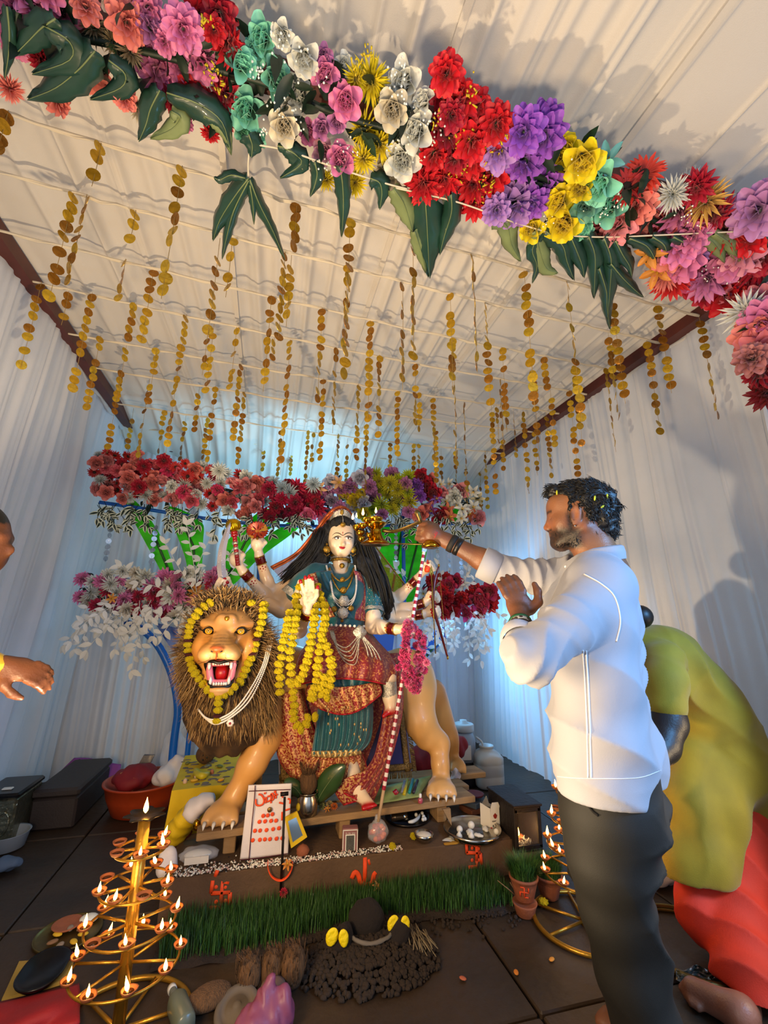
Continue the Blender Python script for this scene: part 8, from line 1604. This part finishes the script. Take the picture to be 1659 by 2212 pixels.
b = MB(); c = PZ(10,1835,0); b.lathe(c, [(.06, 0), (.085, .01), (.10, .08), (.105, .085), (.095, .08), (.07, .02)], 26); solo('grey_basin', b, mat('grey_plastic'), 'grey basin cut by the left edge of the photo', 'basin'); heap('blue_rag', 'pale blue rag on the floor below the grey basin', mat('blue_rag', '#4a5a70', .8), [(tuple(PZ(18,1868,.03)), (.07, .05, .035))])
pl3 = PZ(147,2022,0); plate('offering_plate', 'dark plate of leaf cups and petals behind the left lamp stand', pl3, .115, .014, M_BRSD)
b = MB(); b.lathe(pl3+V(-.02, .04, .012), [(.04, 0), (.055, .012), (.052, .013), (.03, .004)], 20); solo('leaf_cup', b, M_TERR, 'brown leaf cup in the offering plate', 'cup'); b = MB(); b.ell(pl3+V(.05, .06, .02), (.035, .03, .012), 12, 8); solo('white_paper_cup', b, M_SHELL, 'white paper cup at the back of the offering plate', 'cup')
for k in range(7): b = MB(); a = k*.9; b.ell(pl3+V(.05*cos(a)+.01, .05*sin(a)-.03, .016), (.02, .012, .006), 10, 6, Matrix.Rotation(a, 3, 'Z')); solo('scattered_petal', b, mat('petal_mix_%d' % (k % 3), ('#c8a020', '#7a5a40', '#8a7868')[k % 3], .7), f'{("yellow","brown","greyish")[k % 3]} petal at the {("right","far right","far side","left","near left","near side","near right")[k]} of the offering plate', 'petal', f'{("yellow","brown","greyish")[k % 3]} petals in the offering plate')
tr_c = PZ(92,2108,.02); yc = MB(); yc.prism([PZ(2,2168,.004), PZ(150,2122,.004), PZ(160,2075,.004), PZ(40,2085,.004)], (0, 0, .012)); solo('yellow_mat', yc, mat('straw_mat', '#9a8038', .8, vary=.3, scale=10), 'straw yellow mat under the black tray at the left', 'mat', smooth=False)
b = MB(); b.lathe(V(tr_c.x, tr_c.y, .018), [(.045, 0), (.07, .004), (.085, .02), (.088, .026), (.08, .026), (.065, .012), (.001, .010)], 36, rf=lambda a, z: 1+.2*cos(2*a)); solo('black_tray', b, mat('dark_tray'), 'shiny black oval tray on the straw mat', 'tray')
def rc(u, v): q = lerp(lerp(Vector((-40,2180,0)), Vector((170,2130,0)), u), lerp(Vector((-40,2260,0)), Vector((170,2215,0)), u), v); return PZ(q.x, q.y, .012+.012*sin(u*8+v*4)*sin(v*5)+.03*sin(pi*u)*sin(pi*v))
b = MB(); b.grid(rc, 30, 14); o = solo('red_floor_cloth', b, M_REDC, 'crimson cloth spread on the floor in the lower left corner', 'cloth'); md = o.modifiers.new('t', 'SOLIDIFY'); md.thickness = .008
b = MB(); b.grid(lambda u, v: PZ(100+60*u, 2062+18*v+3*sin(u*6), .008+.01*sin(pi*u)), 12, 6); o = solo('red_strip', b, M_REDC, 'narrow red cloth strip behind the black tray', 'cloth'); md = o.modifiers.new('t', 'SOLIDIFY'); md.thickness = .006
# ---- front edge
bt = thing('plastic_bottle', 'squashed grey green plastic bottle lying at the bottom edge beside the lamp stand', 'bottle', tuple(PZ(400,2200,0))); c0, c1 = PZ(372,2142,.03), PZ(408,2240,.03); c0.z = c1.z = .034; b = MB(); d_ = (c1-c0); b.lathe(c0, [(.012, 0), (.013, .02), (.022, .035), (.034, .06), (.034, .16), (.030, .17)], 20, d_, rf=lambda a, z: 1-.15*max(0, cos(a*2))); b.build('bottle', mat('grey_green_plastic', '#5c6458', .3, alpha=.8), bt); b = MB(); b.lathe(c0-d_.normalized()*.012, [(.014, 0), (.014, .016)], 14, d_); b.build('cap', M_HD, bt)
ld = thing('round_lid', 'round ridged clay lid with a knob lying before the coconuts', 'lid', tuple(PZ(512,2182,0))); c = PZ(512,2180,.02); b = MB(); b.lathe(c, [(.066, -.008), (.070, 0), (.066, .007), (.052, .008), (.050, .005), (.034, .006), (.032, .010), (.014, .011), (.012, .018), (.002, .019)], 36, V(-.15, -.35, 1)); b.build('lid', mat('grey_clay', '#5e5347', .8, vary=.3, scale=12), ld)
b = MB(); c = PZ(588,2168,.0); b.lathe(c, [(.03, 0), (.042, .015), (.046, .035), (.038, .052), (.024, .058), (.002, .059)], 28); solo('clay_jar', b, mat('pinkish_clay', '#6a5248', .8, vary=.3, scale=12), 'pinkish clay jar behind the round lid', 'jar'); b = MB(); c = PZ(458,2150,.028); b.ell(c, (.085, .045, .03), 18, 12, Matrix.Rotation(.35, 3, 'Z'), f=lambda v: 1-.25*max(0, v.x)); solo('dry_husk', b, M_COIR, 'flat brown coconut husk lying left of the round lid', 'husk')
pkb = thing('pink_bag', 'thin pink plastic bag crumpled at the bottom edge', 'bag', tuple(PZ(570,2205,0))); B6 = Body(PZ(570,2190,.06)-V(.16, .16, .08), PZ(570,2190,.06)+V(.16, .16, .12), .008); c = PZ(575,2200,.04); B6.ell(c, (.08, .05, .04), .03).cap(c+V(-.04, -.02, .0), c+V(-.1, -.05, -.02), .04, .02, .03).cap(c, c+V(.01, .02, .085), .045, .012, .03).ell(c+V(.05, 0, .02), (.03, .03, .05), .03); B6.mesh(lambda v, n: .008*np.abs(vnoise(v, 50, 3))+.007*np.abs(vnoise(v, 95, 4))-.006, None).build('film', mat('pink_film', '#8e4a68', .45, alpha=.8, trans=.2), pkb)
cbg = thing('clear_packet', 'clear plastic packet with a white label at the left end of the ledge', 'packet', tuple(PZ(425,1872,LZ))); c = PZ(425,1866,LZ)+V(0, .02, .028); b = MB(); b.ell(c, (.085, .045, .032), 18, 12, f=lambda v: 1+.06*sin(v.x*9)+.05*sin(v.y*8+v.z*7)); b.build('film', M_CLEAR, cbg); b = MB(); b.box(c+V(0, -.044, -.004), (.10, .004, .028)); b.build('label', M_CARD, cbg, smooth=False); b = MB(); b.ell(c, (.06, .03, .018), 12, 8); b.build('contents', M_SHELL, cbg)
heap('white_crumpled_bag', 'crumpled white polythene left of the clear packet', M_WHTC, [(tuple(P(362,1858,2.42)), (.04, .04, .05)), (tuple(P(355,1880,2.42)), (.04, .04, .03))], h=.007, amp=.008, cat='bag')
b = MB(); b.ell(P(425,1782,2.5)+V(0, 0, -.0), (.018, .016, .025), 12, 8); solo('brass_bell', b, M_BRS, 'tiny brass bell between the flag and the front paw', 'bell')
b = MB(); b.ell(P(410,1840,2.62), (.055, .05, .05), 14, 10, f=lambda v: 1+.07*sin(v.x*7+v.z*6)); solo('grey_stone', b, mat('grey_stone', '#3c382f', .9, bump=.4), 'grey stone in the shadow between flag and ledge', 'stone')
random.seed(66)
for k, (x, y) in enumerate(((918,2072),(1115,2100),(1000,2113),(1192,2072))): b = MB(); p = PZ(x, y, .004); b.ell(p, (.014, .009, .004), 8, 6, Matrix.Rotation(k*1.2, 3, 'Z')); solo('fallen_petal', b, mat('fallen_petal_%d' % k, ('#b01c50', '#c87828', '#a85a40', '#d08a30')[k], .7), ('crimson petal right of the soil mound', 'orange petal on the floor joint at the lower right', 'rust petal on the slab before the grass', 'amber petal on the wet slab by the lamp stand')[k], 'petal')
